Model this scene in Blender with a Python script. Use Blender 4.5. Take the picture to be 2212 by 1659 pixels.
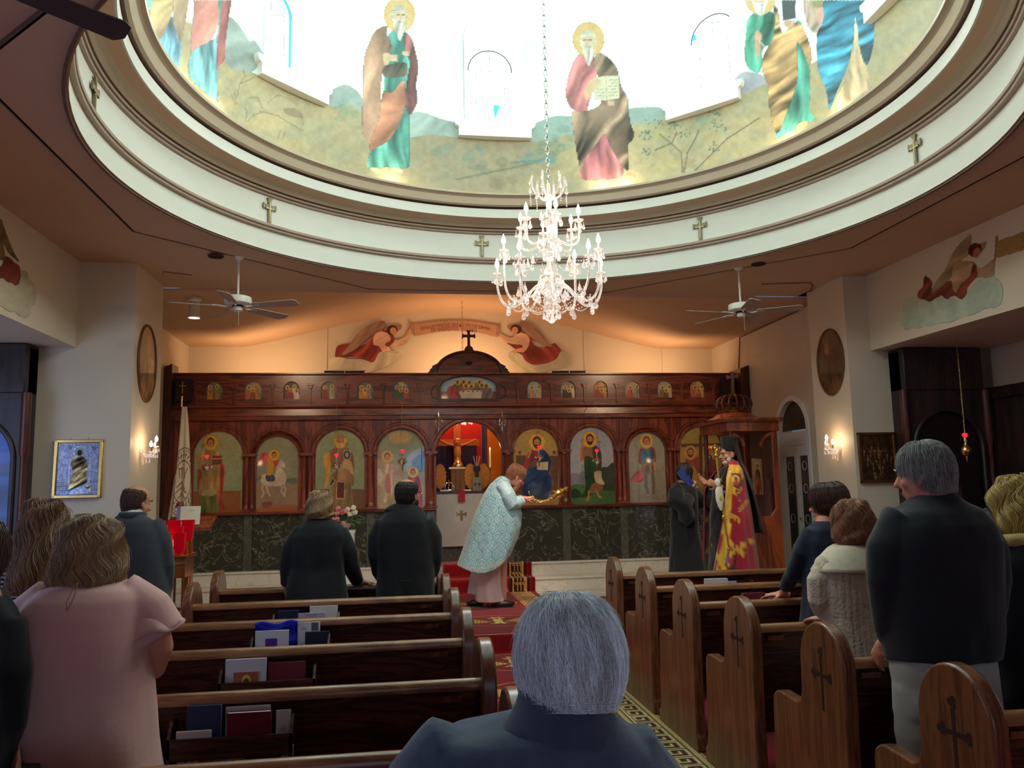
import bpy, bmesh, math, random
import numpy as np
from mathutils import Vector, Matrix, noise as mnoise
random.seed(7); RNG = np.random.default_rng(11)
PI = math.pi
for o in list(bpy.data.objects): bpy.data.objects.remove(o)
SC = bpy.context.scene; COL = SC.collection

# ---------------------------------------------------------------- camera, world, exposure
PW, PH = 2212, 1659
FPX = 1761.4; YAW, PITCH, ROLL = 0.14436, 0.12515, -0.02015; CAMZ = 1.65
def cam_basis():
    cy, sy = math.cos(YAW), math.sin(YAW)
    f = np.array([sy*math.cos(PITCH), cy*math.cos(PITCH), math.sin(PITCH)])
    r = np.array([cy, -sy, 0.0]); u = np.cross(r, f)
    c, s = math.cos(ROLL), math.sin(ROLL)
    return c*r+s*u, -s*r+c*u, f
CR, CU, CF = cam_basis(); CP = np.array([0, 0, CAMZ])
cam = bpy.data.objects.new('camera', bpy.data.cameras.new('camera')); COL.objects.link(cam)
cam.data.sensor_width = 36; cam.data.lens = 36*FPX/PW; cam.data.clip_start = 0.05
cam.matrix_world = Matrix(((CR[0], CU[0], -CF[0], CP[0]), (CR[1], CU[1], -CF[1], CP[1]), (CR[2], CU[2], -CF[2], CP[2]), (0, 0, 0, 1)))
SC.camera = cam
W = bpy.data.worlds.new('world'); SC.world = W; W.use_nodes = True
W.node_tree.nodes['Background'].inputs[0].default_value = (0.55, 0.7, 1, 1)
W.node_tree.nodes['Background'].inputs[1].default_value = 0.2
SC.view_settings.view_transform = 'Standard'; SC.view_settings.look = 'None'
SC.view_settings.exposure = 0.0; SC.view_settings.gamma = 1; SC.view_settings.use_curve_mapping = False

def lamp(name, kind, loc, energy, color, size=None, rot=None, sizey=None, spot=None, aim=None, blend=.5):
    d = bpy.data.lights.new(name, kind); d.energy = energy; d.color = color
    if kind == 'AREA':
        d.size = size
        if sizey: d.shape = 'RECTANGLE'; d.size_y = sizey
    elif size: d.shadow_soft_size = size
    if kind == 'SPOT': d.spot_size = math.radians(spot); d.spot_blend = blend
    o = bpy.data.objects.new(name, d); COL.objects.link(o); o.location = loc
    if aim is not None:
        o.rotation_euler = (Vector(aim)-Vector(loc)).to_track_quat('-Z', 'Y').to_euler()
    elif rot: o.rotation_euler = rot
    return o
NX, NY = 1.1, 5.63            # axis of the dome
DAY = (.95, 1.0, .97); WARM = (1.0, 0.60, 0.30); WARM2 = (1.0, 0.72, 0.45)
# daylight of the eight drum windows
for k in range(8):
    a = math.radians(k*45.8); d = (math.sin(a), math.cos(a))
    lamp('drum_window_daylight', 'AREA', (NX+2.98*d[0], NY+2.98*d[1], 6.15), 44, DAY, .45, sizey=.9, aim=(NX-1.0*d[0], NY-1.0*d[1], 6.35))
# warm lamps hidden behind the drum's rim, at the feet of the painted figures
for a in (-74, -64, -23, 23, 28, 64, 75.5, 112, 158, -112, -158):
    r = math.radians(a); lamp('rim_lamp', 'POINT', (NX+2.80*math.sin(r), NY+2.80*math.cos(r), 4.86), 2.2, (1, .80, .50), .03)
# altar: ceiling lamps behind and before the screen
for x in (-1.9, 1.1, 4.1):
    lamp('altar_lamp', 'AREA', (x, 12.25, 3.3 if x != 1.1 else 3.4), 11, WARM, 1.3, sizey=.3, aim=(x, 12.9, 4.1))
lamp('altar_inner_lamp', 'POINT', (1.1, 12.5, 3.1), 22, (1, .55, .22), .1)
for x in (-1.6, 3.8):
    lamp('screen_spot', 'SPOT', (x, 9.2, 3.8), 62 if x < 0 else 74, WARM2, .06, spot=95, aim=(x+.25*(1.1-x), 11.8, 2.0), blend=.8)
lamp('soleas_spot', 'SPOT', (1.6, 8.9, 3.8), 230, (1, .84, .66), .05, spot=46, aim=(1.25, 10.2, 1.1), blend=.7)
lamp('throne_spot', 'SPOT', (3.3, 8.6, 3.8), 110, (1, .82, .6), .05, spot=40, aim=(4.0, 9.4, 1.3), blend=.7)
# daylight from the windows of the side walls, and a cool fill behind the camera
lamp('side_window_daylight', 'AREA', (-4.25, 3.0, 1.8), 26, (.42, .60, 1), 1.2, sizey=1.8, aim=(1.5, 3.5, .9))
lamp('side_window_daylight', 'AREA', (-4.25, 6.6, 1.8), 15, (.42, .60, 1), 1.0, sizey=2.0, aim=(-3.8, 8.2, 1.6))
lamp('side_window_daylight', 'AREA', (6.45, 3.0, 1.8), 9, (.75, .85, 1), 1.2, sizey=2.2, aim=(1.5, 4.5, 1.2))
lamp('rear_cool_fill', 'AREA', (0.9, -3.6, 1.8), 30, (.52, .72, 1), 2.6, sizey=2.0, aim=(1.1, 5, .9))  # unseen area light added to fill the foreground

# ---------------------------------------------------------------- small tools
def srgb(c):
    c = np.asarray(c, float)/255.0
    return np.where(c <= .04045, c/12.92, ((c+.055)/1.055)**2.4)
def S(r, g, b): v = srgb((r, g, b)); return (float(v[0]), float(v[1]), float(v[2]), 1.0)
def ray(x, y): return CF+CR*(x-PW/2)/FPX-CU*(y-PH/2)/FPX
def onY(x, y, Y): r = ray(x, y); return CP+r*Y/r[1]
def onX(x, y, X): r = ray(x, y); return CP+r*X/r[0]
def onZ(x, y, Z): r = ray(x, y); return CP+r*(Z-CAMZ)/r[2]
def project(P):
    d = np.asarray(P, float)-CP; z = d@CF
    return PW/2+FPX*(d@CR)/z, PH/2-FPX*(d@CU)/z

def tag(o, label=None, cat=None, group=None, kind=None):
    if label: o['label'] = label
    if cat: o['category'] = cat
    if group: o['group'] = group
    if kind: o['kind'] = kind
    return o
def empty(name, loc=(0, 0, 0), rz=0, label=None, cat=None, group=None):
    o = bpy.data.objects.new(name, None); COL.objects.link(o); o.location = loc; o.rotation_euler = (0, 0, rz)
    o.empty_display_size = .05
    return tag(o, label, cat, group)
def copy_tree(o, parent=None):
    c = o.copy(); COL.objects.link(c)
    if parent: c.parent = parent
    for ch in o.children: copy_tree(ch, c)
    return c

class MB:
    def __init__(s): s.v = []; s.f = []; s.m = []; s.mi = 0
    def add(s, vs, fs):
        n = len(s.v); s.v += [tuple(map(float, v)) for v in vs]; s.f += [tuple(i+n for i in f) for f in fs]; s.m += [s.mi]*len(fs)
        return s
    def box(s, x0, x1, y0, y1, z0, z1):
        return s.add([(x0,y0,z0),(x1,y0,z0),(x1,y1,z0),(x0,y1,z0),(x0,y0,z1),(x1,y0,z1),(x1,y1,z1),(x0,y1,z1)],
                     [(0,3,2,1),(4,5,6,7),(0,1,5,4),(1,2,6,5),(2,3,7,6),(3,0,4,7)])
    def cbox(s, c, d, rot=None):
        h = [q/2 for q in d]; vs = []
        for z in (-1, 1):
            for x, y in ((-1,-1),(1,-1),(1,1),(-1,1)):
                p = Vector((x*h[0], y*h[1], z*h[2]))
                if rot is not None: p = rot@p
                vs.append(p+Vector(c))
        return s.add(vs, [(0,3,2,1),(4,5,6,7),(0,1,5,4),(1,2,6,5),(2,3,7,6),(3,0,4,7)])
    def prism(s, pts, fn, d0, d1):
        """polygon pts (u,v) extruded; fn(u,v,w)->xyz"""
        n = len(pts); vs = [fn(u, v, d0) for u, v in pts]+[fn(u, v, d1) for u, v in pts]
        fs = [tuple(range(n))[::-1], tuple(range(n, 2*n))]+[(i, (i+1) % n, n+(i+1) % n, n+i) for i in range(n)]
        return s.add(vs, fs)
    def lathe(s, prof, c=(0,0,0), n=20, mat=None, a0=0, a1=2*PI):
        full = abs(a1-a0-2*PI) < 1e-6; k = n if full else n+1; vs = []; fs = []
        for r, z in prof:
            for i in range(k):
                a = a0+(a1-a0)*i/n; p = Vector((r*math.cos(a), r*math.sin(a), z))
                if mat is not None: p = mat@p
                vs.append(p+Vector(c))
        for j in range(len(prof)-1):
            for i in range(n):
                i2 = (i+1) % k; fs.append((j*k+i, j*k+i2, (j+1)*k+i2, (j+1)*k+i))
        return s.add(vs, fs)
    def loft(s, rings, cap=True):
        n = len(rings[0]); vs = [p for r in rings for p in r]; fs = []
        for j in range(len(rings)-1):
            for i in range(n):
                i2 = (i+1) % n; fs.append((j*n+i, j*n+i2, (j+1)*n+i2, (j+1)*n+i))
        if cap: fs.append(tuple(range(n))[::-1]); fs.append(tuple(range((len(rings)-1)*n, len(rings)*n)))
        return s.add(vs, fs)
    def tube(s, pts, rad, n=12, cap=True, flat=1.0, up=None, round_ends=False):
        pts = [Vector(p) for p in pts]; m = len(pts)
        if not hasattr(rad, '__len__'): rad = [rad]*m
        rad = list(rad)
        if round_ends:
            d0 = (pts[0]-pts[1]).normalized(); d1 = (pts[-1]-pts[-2]).normalized(); r0, r1 = rad[0], rad[-1]
            pts = [pts[0]+d0*r0*.95, pts[0]+d0*r0*.6]+pts+[pts[-1]+d1*r1*.6, pts[-1]+d1*r1*.95]
            rad = [r0*.3, r0*.8]+rad+[r1*.8, r1*.3]; m = len(pts)
        rings = []; prev = Vector(up) if up is not None else None
        for i in range(m):
            t = (pts[min(i+1, m-1)]-pts[max(i-1, 0)])
            t = t.normalized() if t.length > 1e-9 else Vector((0, 0, 1))
            if prev is None: prev = Vector((0, 0, 1)) if abs(t.z) < .9 else Vector((0, 1, 0))
            a = (prev-t*prev.dot(t)); a = a.normalized() if a.length > 1e-6 else t.orthogonal().normalized()
            b = t.cross(a); prev = a
            rings.append([pts[i]+a*(rad[i]*math.cos(2*PI*k/n))+b*(rad[i]*flat*math.sin(2*PI*k/n)) for k in range(n)])
        return s.loft(rings, cap)
    def ell(s, c, r, rot=None, n=14, m=9):
        rings = []
        for j in range(1, m):
            th = PI*j/m; rings.append([Vector((r[0]*math.sin(th)*math.cos(2*PI*i/n), r[1]*math.sin(th)*math.sin(2*PI*i/n), -r[2]*math.cos(th))) for i in range(n)])
        vs = [Vector((0,0,-r[2]))]+[p for q in rings for p in q]+[Vector((0,0,r[2]))]
        if rot is not None: vs = [rot@p for p in vs]
        vs = [p+Vector(c) for p in vs]; L = len(vs)-1
        fs = [(0, 1+(i+1) % n, 1+i) for i in range(n)]
        for j in range(m-2):
            for i in range(n): fs.append((1+j*n+i, 1+j*n+(i+1) % n, 1+(j+1)*n+(i+1) % n, 1+(j+1)*n+i))
        fs += [(1+(m-2)*n+i, 1+(m-2)*n+(i+1) % n, L) for i in range(n)]
        return s.add(vs, fs)
    def xform(s, M): s.v = [tuple(M@Vector(v)) for v in s.v]; return s
    def mesh(s, name, smooth=None):
        me = bpy.data.meshes.new(name); me.from_pydata(s.v, [], s.f)
        return me
    def build(s, name, mats, parent=None, smooth=True, angle=38, bevel=0):
        me = s.mesh(name)
        if not isinstance(mats, (list, tuple)): mats = [mats]
        for m in mats: me.materials.append(m)
        if len(mats) > 1: me.polygons.foreach_set('material_index', s.m)
        fixn(me)
        if smooth:
            me.polygons.foreach_set('use_smooth', [True]*len(me.polygons)); me.set_sharp_from_angle(angle=math.radians(angle))
        o = bpy.data.objects.new(name, me); COL.objects.link(o)
        if parent: o.parent = parent
        if bevel:
            b = o.modifiers.new('edge', 'BEVEL'); b.width = bevel; b.segments = 2; b.limit_method = 'ANGLE'
        return o
def fixn(me):
    bm = bmesh.new(); bm.from_mesh(me); bmesh.ops.recalc_face_normals(bm, faces=bm.faces); bm.to_mesh(me); bm.free()
def struct(name, mb, mat, **k):
    o = mb.build(name, mat, **k); o['kind'] = 'structure'; return o
def remesh(me, voxel, it=4, fac=.5):
    fixn(me)
    o = bpy.data.objects.new('tmp', me); COL.objects.link(o)
    m = o.modifiers.new('r', 'REMESH'); m.mode = 'VOXEL'; m.voxel_size = voxel
    if it: s = o.modifiers.new('s', 'SMOOTH'); s.iterations = it; s.factor = fac
    dg = bpy.context.evaluated_depsgraph_get(); new = bpy.data.meshes.new_from_object(o.evaluated_get(dg))
    bpy.data.objects.remove(o); return new
def wrinkle(me, fn):
    n = len(me.vertices); co = np.empty(n*3); me.vertices.foreach_get('co', co); no = np.empty(n*3)
    me.vertices.foreach_get('normal', no); co = co.reshape(-1, 3); no = no.reshape(-1, 3)
    co += no*fn(co)[:, None]; me.vertices.foreach_set('co', co.ravel()); me.update()
def skin_obj(name, me, mat, parent=None):
    me.materials.clear(); me.materials.append(mat)
    me.polygons.foreach_set('use_smooth', [True]*len(me.polygons))
    o = bpy.data.objects.new(name, me); COL.objects.link(o)
    if parent: o.parent = parent
    return o
_g3 = RNG.random((32, 32, 32))
def n3(p, f=1.0, seed=0.0):
    """smooth 3-D value noise in -1..1"""
    q = np.asarray(p)*f+seed*7.31+100; i = np.floor(q).astype(int); t = q-i; t = t*t*(3-2*t); o = 0
    for a in (0, 1):
        for b in (0, 1):
            for c in (0, 1):
                w = (t[..., 0] if a else 1-t[..., 0])*(t[..., 1] if b else 1-t[..., 1])*(t[..., 2] if c else 1-t[..., 2])
                o = o+w*_g3[(i[..., 0]+a) % 32, (i[..., 1]+b) % 32, (i[..., 2]+c) % 32]
    return o*2-1

# ---------------------------------------------------------------- materials
def mat(name, color, rough=.6, metal=0, var=.08, scale=6, bump=0, bscale=60, spec=.5, trans=0, sheen=0, coat=0, emit=None, es=0, stretch=None, attr=None, ior=1.45, alpha=1, aniso=None):
    m = bpy.data.materials.new(name); m.use_nodes = True; nt = m.node_tree; N = nt.nodes; L = nt.links; b = N['Principled BSDF']
    I = b.inputs
    I['Roughness'].default_value = rough; I['Metallic'].default_value = metal; I['Specular IOR Level'].default_value = spec
    I['Transmission Weight'].default_value = trans; I['Sheen Weight'].default_value = sheen; I['Coat Weight'].default_value = coat
    I['IOR'].default_value = ior; I['Alpha'].default_value = alpha
    tc = N.new('ShaderNodeTexCoord'); mp = N.new('ShaderNodeMapping'); L.new(tc.outputs['Object'], mp.inputs[0])
    if stretch: mp.inputs['Scale'].default_value = stretch
    if attr:
        a = N.new('ShaderNodeAttribute'); a.attribute_name = attr; src = a.outputs['Color']
    else:
        rg = N.new('ShaderNodeRGB'); rg.outputs[0].default_value = color; src = rg.outputs[0]
    if var:
        n = N.new('ShaderNodeTexNoise'); n.inputs['Scale'].default_value = scale; n.inputs['Detail'].default_value = 5; L.new(mp.outputs[0], n.inputs['Vector'])
        mr = N.new('ShaderNodeMapRange'); mr.inputs['From Min'].default_value = .25; mr.inputs['From Max'].default_value = .75
        mr.inputs['To Min'].default_value = 1-var; mr.inputs['To Max'].default_value = 1+var; L.new(n.outputs['Fac'], mr.inputs['Value'])
        vm = N.new('ShaderNodeVectorMath'); vm.operation = 'SCALE'; L.new(src, vm.inputs[0]); L.new(mr.outputs[0], vm.inputs['Scale']); src = vm.outputs[0]
    L.new(src, I['Base Color'])
    if bump:
        n2 = N.new('ShaderNodeTexNoise'); n2.inputs['Scale'].default_value = bscale; n2.inputs['Detail'].default_value = 3; L.new(mp.outputs[0], n2.inputs['Vector'])
        bp = N.new('ShaderNodeBump'); bp.inputs['Strength'].default_value = bump; bp.inputs['Distance'].default_value = .004
        L.new(n2.outputs['Fac'], bp.inputs['Height']); L.new(bp.outputs[0], I['Normal'])
    if emit: I['Emission Color'].default_value = emit; I['Emission Strength'].default_value = es
    return m
def wood(name, c1, c2, rough=.35, axis='X', sc=3.0, coat=.3, fig=2.2):
    """c1 light, c2 dark grain, running along axis"""
    m = bpy.data.materials.new(name); m.use_nodes = True; nt = m.node_tree; N = nt.nodes; L = nt.links; b = N['Principled BSDF']
    tc = N.new('ShaderNodeTexCoord'); mp = N.new('ShaderNodeMapping'); L.new(tc.outputs['Object'], mp.inputs[0])
    s = {'X': (.12, 1, 1), 'Y': (1, .12, 1), 'Z': (1, 1, .12)}[axis]; mp.inputs['Scale'].default_value = tuple(q*sc for q in s)
    n = N.new('ShaderNodeTexNoise'); n.inputs['Scale'].default_value = fig; n.inputs['Detail'].default_value = 4; n.inputs['Distortion'].default_value = 1.2; L.new(mp.outputs[0], n.inputs['Vector'])
    m1 = N.new('ShaderNodeMath'); m1.operation = 'MULTIPLY'; m1.inputs[1].default_value = 26; L.new(n.outputs['Fac'], m1.inputs[0])
    m2 = N.new('ShaderNodeMath'); m2.operation = 'SINE'; L.new(m1.outputs[0], m2.inputs[0])
    n3_ = N.new('ShaderNodeTexNoise'); n3_.inputs['Scale'].default_value = 40; n3_.inputs['Detail'].default_value = 3; L.new(mp.outputs[0], n3_.inputs['Vector'])
    ad = N.new('ShaderNodeMath'); ad.operation = 'MULTIPLY_ADD'; ad.inputs[1].default_value = .28; L.new(m2.outputs[0], ad.inputs[0]); L.new(n3_.outputs['Fac'], ad.inputs[2])
    cr = N.new('ShaderNodeValToRGB'); cr.color_ramp.elements[0].position = .25; cr.color_ramp.elements[0].color = c2; cr.color_ramp.elements[1].position = .75; cr.color_ramp.elements[1].color = c1
    L.new(ad.outputs[0], cr.inputs[0]); L.new(cr.outputs[0], b.inputs['Base Color'])
    bp = N.new('ShaderNodeBump'); bp.inputs['Strength'].default_value = .08; bp.inputs['Distance'].default_value = .002; L.new(ad.outputs[0], bp.inputs['Height']); L.new(bp.outputs[0], b.inputs['Normal'])
    b.inputs['Roughness'].default_value = rough; b.inputs['Coat Weight'].default_value = coat; b.inputs['Coat Roughness'].default_value = .25
    return m
def marble(name, base, vein, sc=2.2, thr=.04, rough=.2, tile=None):
    m = bpy.data.materials.new(name); m.use_nodes = True; nt = m.node_tree; N = nt.nodes; L = nt.links; b = N['Principled BSDF']
    tc = N.new('ShaderNodeTexCoord'); n = N.new('ShaderNodeTexNoise'); n.inputs['Scale'].default_value = sc; n.inputs['Detail'].default_value = 8; n.inputs['Distortion'].default_value = 1.5
    n.inputs['Roughness'].default_value = .62
    L.new(tc.outputs['Object'], n.inputs['Vector'])
    s = N.new('ShaderNodeMath'); s.operation = 'SUBTRACT'; s.inputs[1].default_value = .5; L.new(n.outputs['Fac'], s.inputs[0])
    a = N.new('ShaderNodeMath'); a.operation = 'ABSOLUTE'; L.new(s.outputs[0], a.inputs[0])
    mk = N.new('ShaderNodeTexNoise'); mk.inputs['Scale'].default_value = sc*1.3; L.new(tc.outputs['Object'], mk.inputs['Vector'])
    dv = N.new('ShaderNodeMath'); dv.operation = 'DIVIDE'; L.new(a.outputs[0], dv.inputs[0]); L.new(mk.outputs['Fac'], dv.inputs[1])
    cr = N.new('ShaderNodeValToRGB'); cr.color_ramp.elements[0].position = 0; cr.color_ramp.elements[0].color = vein; cr.color_ramp.elements[1].position = thr; cr.color_ramp.elements[1].color = base
    L.new(dv.outputs[0], cr.inputs[0]); src = cr.outputs[0]
    if tile:
        br = N.new('ShaderNodeTexBrick'); br.offset = .5; br.inputs['Scale'].default_value = 1; br.inputs['Mortar Size'].default_value = .003
        br.inputs['Brick Width'].default_value = tile; br.inputs['Row Height'].default_value = tile
        br.inputs['Color1'].default_value = (1, 1, 1, 1); br.inputs['Color2'].default_value = (.9, .9, .88, 1); br.inputs['Mortar'].default_value = (.45, .42, .38, 1)
        L.new(tc.outputs['Object'], br.inputs['Vector']); mx = N.new('ShaderNodeVectorMath'); mx.operation = 'MULTIPLY'; L.new(src, mx.inputs[0]); L.new(br.outputs['Color'], mx.inputs[1]); src = mx.outputs[0]
    L.new(src, b.inputs['Base Color']); b.inputs['Roughness'].default_value = rough
    return m
def emis(name, col, st, base=None):
    return mat(name, base or col, .5, var=0, emit=col, es=st)

M = {}
M['wall'] = mat('cream_plaster', (.68, .585, .45, 1), .55, var=.03, scale=2, bump=.12, bscale=45)
M['ceil'] = mat('ceiling_paint', (.64, .43, .29, 1), .7, var=.03, scale=1.5)
M['ring'] = mat('ring_white', (.66, .66, .57, 1), .5, var=.02)
M['mould'] = mat('moulding_taupe', (.42, .32, .25, 1), .45, var=.05)
M['mould2'] = mat('moulding_cream', (.56, .47, .34, 1), .4, var=.03)
M['groove'] = mat('moulding_and_shadow_gap', (.16, .10, .07, 1), .6, var=.05)
M['redfloor'] = mat('red_carpet', (.42, .006, .014, 1), .95, var=.18, scale=30, bump=.5, bscale=350, sheen=.3)
M['tile'] = marble('white_marble_tiles', (.80, .74, .64, 1), (.62, .55, .46, 1), 1.2, .02, .18, tile=.305)
M['riser'] = marble('white_marble_riser', (.82, .76, .66, 1), (.6, .53, .44, 1), 1.8, .02, .25)
M['green'] = marble('green_marble', (.05, .05, .038, 1), (.26, .25, .19, 1), 3.6, .035, .16)
M['green2'] = marble('green_marble_strip', (.095, .095, .072, 1), (.22, .21, .16, 1), 5.0, .03, .2)
M['mahog'] = wood('mahogany', (.27, .055, .022, 1), (.10, .016, .008, 1), .3, 'X', 2.5, .4)
M['mahogZ'] = wood('mahogany_upright', (.30, .062, .024, 1), (.12, .02, .009, 1), .3, 'Z', 2.5, .4)
M['mahogD'] = wood('mahogany_dark', (.12, .026, .013, 1), (.045, .009, .006, 1), .35, 'Z', 2.5, .3)
M['throne'] = wood('throne_wood', (.38, .085, .03, 1), (.19, .035, .014, 1), .3, 'Z', 2.5, .4)
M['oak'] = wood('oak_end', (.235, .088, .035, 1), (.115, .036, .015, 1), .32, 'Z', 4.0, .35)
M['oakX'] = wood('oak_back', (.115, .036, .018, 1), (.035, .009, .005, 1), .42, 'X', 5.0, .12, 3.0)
M['rail'] = wood('oak_rail', (.36, .155, .065, 1), (.20, .075, .03, 1), .25, 'X', 3.0, .5)
M['carve'] = mat('carved_dark', (.035, .012, .006, 1), .7)
M['dark'] = wood('shrine_wood', (.035, .014, .012, 1), (.012, .005, .006, 1), .5, 'Z', 3, .2)
M['gold'] = mat('gold', (.80, .50, .14, 1), .28, 1, var=.12, scale=30)
M['goldpaint'] = mat('gold_cloth', (.75, .48, .09, 1), .42, .25, var=.15, scale=40)
M['silver'] = mat('silver', (.78, .76, .72, 1), .2, 1, var=.1, scale=40)
M['brass'] = mat('brass', (.72, .47, .20, 1), .25, 1, var=.1)
M['fanw'] = mat('fan_white', (.72, .68, .60, 1), .4, var=.02)
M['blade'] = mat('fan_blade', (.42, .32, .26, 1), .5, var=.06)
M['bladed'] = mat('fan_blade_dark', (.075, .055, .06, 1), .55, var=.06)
M['black'] = mat('black_plastic', (.012, .012, .013, 1), .5, var=.05)
M['white'] = mat('white_gloss', (.82, .80, .76, 1), .4, var=.02)
M['redglass'] = mat('red_glass', (.62, .0, .015, 1), .08, var=0, trans=.35, spec=.9, emit=(1, .005, .02, 1), es=.07)
M['redlit'] = mat('red_glass_lit', (.8, .01, .02, 1), .12, var=0, emit=(1, .015, .03, 1), es=1.4)
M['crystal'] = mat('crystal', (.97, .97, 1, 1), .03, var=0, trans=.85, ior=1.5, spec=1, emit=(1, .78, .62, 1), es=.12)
M['bulb'] = emis('candle_bulb', (1, .80, .58, 1), 14)
M['flame'] = emis('flame', (1, .75, .4, 1), 12)
M['glassday'] = emis('daylit_glass', (.90, .97, 1, 1), 2.2)
M['cyan'] = emis('cyan_glass', (.02, .62, .85, 1), .95)
M['rose'] = emis('rose_glass', (.85, .12, .3, 1), .9)
M['lead'] = mat('lead', (.03, .03, .04, 1), .6)
M['page'] = mat('paper', (.78, .76, .76, 1), .8, var=.03)
def cloth(name, c, rough=.85, sheen=.25, var=.12, scale=14, bump=.35, bscale=260): return mat(name, c, rough, var=var, scale=scale, bump=bump, bscale=bscale, sheen=sheen)
# ---------------------------------------------------------------- painting tool (colours laid onto real surfaces)
class Canvas:
    def __init__(s, x0, y0, x1, y1, sc=1.5, bg=(128, 128, 128), clear=False):
        s.x0, s.y0, s.sc = x0, y0, sc; s.w = int((x1-x0)*sc)+1; s.h = int((y1-y0)*sc)+1
        s.c = np.empty((s.h, s.w, 3)); s.c[:] = bg; s.a = np.zeros((s.h, s.w)) if clear else np.ones((s.h, s.w))
        s.gx, s.gy = np.meshgrid(x0+np.arange(s.w)/sc, y0+np.arange(s.h)/sc)
    def noise(s, f, seed=0, st=(1, 1)):
        return n3(np.stack([s.gx*st[0], s.gy*st[1], np.zeros_like(s.gx)+seed*3.7], -1), f)
    def mask(s, pts):
        pts = np.asarray(pts, float); bx0, by0 = pts.min(0); bx1, by1 = pts.max(0)
        i0 = max(0, int((bx0-s.x0)*s.sc)-1); i1 = min(s.w, int((bx1-s.x0)*s.sc)+3); j0 = max(0, int((by0-s.y0)*s.sc)-1); j1 = min(s.h, int((by1-s.y0)*s.sc)+3)
        if i1 <= i0 or j1 <= j0: return None
        X = s.gx[j0:j1, i0:i1]; Y = s.gy[j0:j1, i0:i1]; inside = np.zeros(X.shape, bool); n = len(pts)
        for k in range(n):
            xa, ya = pts[k]; xb, yb = pts[(k+1) % n]
            if ya == yb: continue
            c = ((ya > Y) != (yb > Y)) & (X < (xb-xa)*(Y-ya)/(yb-ya)+xa); inside ^= c
        return (slice(j0, j1), slice(i0, i1)), inside
    @staticmethod
    def smooth(pts, n=5):
        p = np.asarray(pts, float); out = []; m = len(p)
        for i in range(m):
            a, b, c, d = p[i-1], p[i], p[(i+1) % m], p[(i+2) % m]
            for t in np.arange(n)/n: out.append(.5*(2*b+(c-a)*t+(2*a-5*b+4*c-d)*t*t+(3*b-a-3*c+d)*t**3))
        return out
    def poly(s, pts, col, sm=True, al=1.0, fold=None, edge=0, shade=None):
        """fold=(angle deg, period px, amount); shade=(dx,dy,amount) painted modelling; edge=dark outline strength"""
        if sm and len(pts) > 3: pts = s.smooth(pts)
        r = s.mask(pts)
        if r is None: return s
        sl, m = r; col = np.asarray(col, float); X = s.gx[sl]; Y = s.gy[sl]; g = np.ones(m.shape)
        if fold:
            an, per, am = fold; an = math.radians(an); u = X*math.cos(an)+Y*math.sin(an); v = Y*math.cos(an)-X*math.sin(an)
            u = u+n3(np.stack([X, Y, X*0], -1), .022)*per*.6; q = np.stack([u/per, v/(per*5.5), u*0], -1)
            g = g*(1+am*2.7*n3(q, 1.25)+am*1.4*n3(q, 2.9, 2))
        if shade:
            dx, dy, am = shade; xs = (X-X.min())/max(1, np.ptp(X))-.5; ys = (Y-Y.min())/max(1, np.ptp(Y))-.5; g = g*(1+am*(xs*dx+ys*dy))
        v = np.clip(col*g[..., None], 0, 255); A = (m*al)[..., None]
        if edge:
            e = m & ~(np.roll(m, 1, 0) & np.roll(m, -1, 0) & np.roll(m, 1, 1) & np.roll(m, -1, 1)); v = np.where(e[..., None], v*(1-edge), v)
        s.c[sl] = s.c[sl]*(1-A)+v*A; s.a[sl] = np.maximum(s.a[sl], m)
        return s
    def ell(s, cx, cy, rx, ry, col, al=1.0, rot=0, **k):
        r = math.radians(rot); t = np.linspace(0, 2*PI, 28, endpoint=False)
        return s.poly([(cx+rx*math.cos(a)*math.cos(r)-ry*math.sin(a)*math.sin(r), cy+rx*math.cos(a)*math.sin(r)+ry*math.sin(a)*math.cos(r)) for a in t], col, False, al, **k)
    def line(s, pts, w, col, al=1.0, sm=False):
        if sm:
            q = s.smooth([pts[0]]+list(pts)+[pts[-1]], 4); pts = q[4:-8]
        for (xa, ya), (xb, yb) in zip(pts[:-1], pts[1:]):
            d = math.hypot(xb-xa, yb-ya) or 1; nx, ny = -(yb-ya)/d*w/2, (xb-xa)/d*w/2; ex, ey = (xb-xa)/d*w*.3, (yb-ya)/d*w*.3
            s.poly([(xa+nx-ex, ya+ny-ey), (xb+nx+ex, yb+ny+ey), (xb-nx+ex, yb-ny+ey), (xa-nx-ex, ya-ny-ey)], col, False, al)
        return s
    def mottle(s, am, f=.05, seed=1): s.c = np.clip(s.c*(1+am*s.noise(f, seed))[..., None], 0, 255); return s
    def sample(s, px, py):
        x = np.clip((px-s.x0)*s.sc, 0, s.w-1.001); y = np.clip((py-s.y0)*s.sc, 0, s.h-1.001); i = x.astype(int); j = y.astype(int); tx = (x-i)[:, None]; ty = (y-j)[:, None]
        c = s.c[j, i]*(1-tx)*(1-ty)+s.c[j, i+1]*tx*(1-ty)+s.c[j+1, i]*(1-tx)*ty+s.c[j+1, i+1]*tx*ty
        return c, s.a[np.round(y).astype(int), np.round(x).astype(int)]
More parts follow.
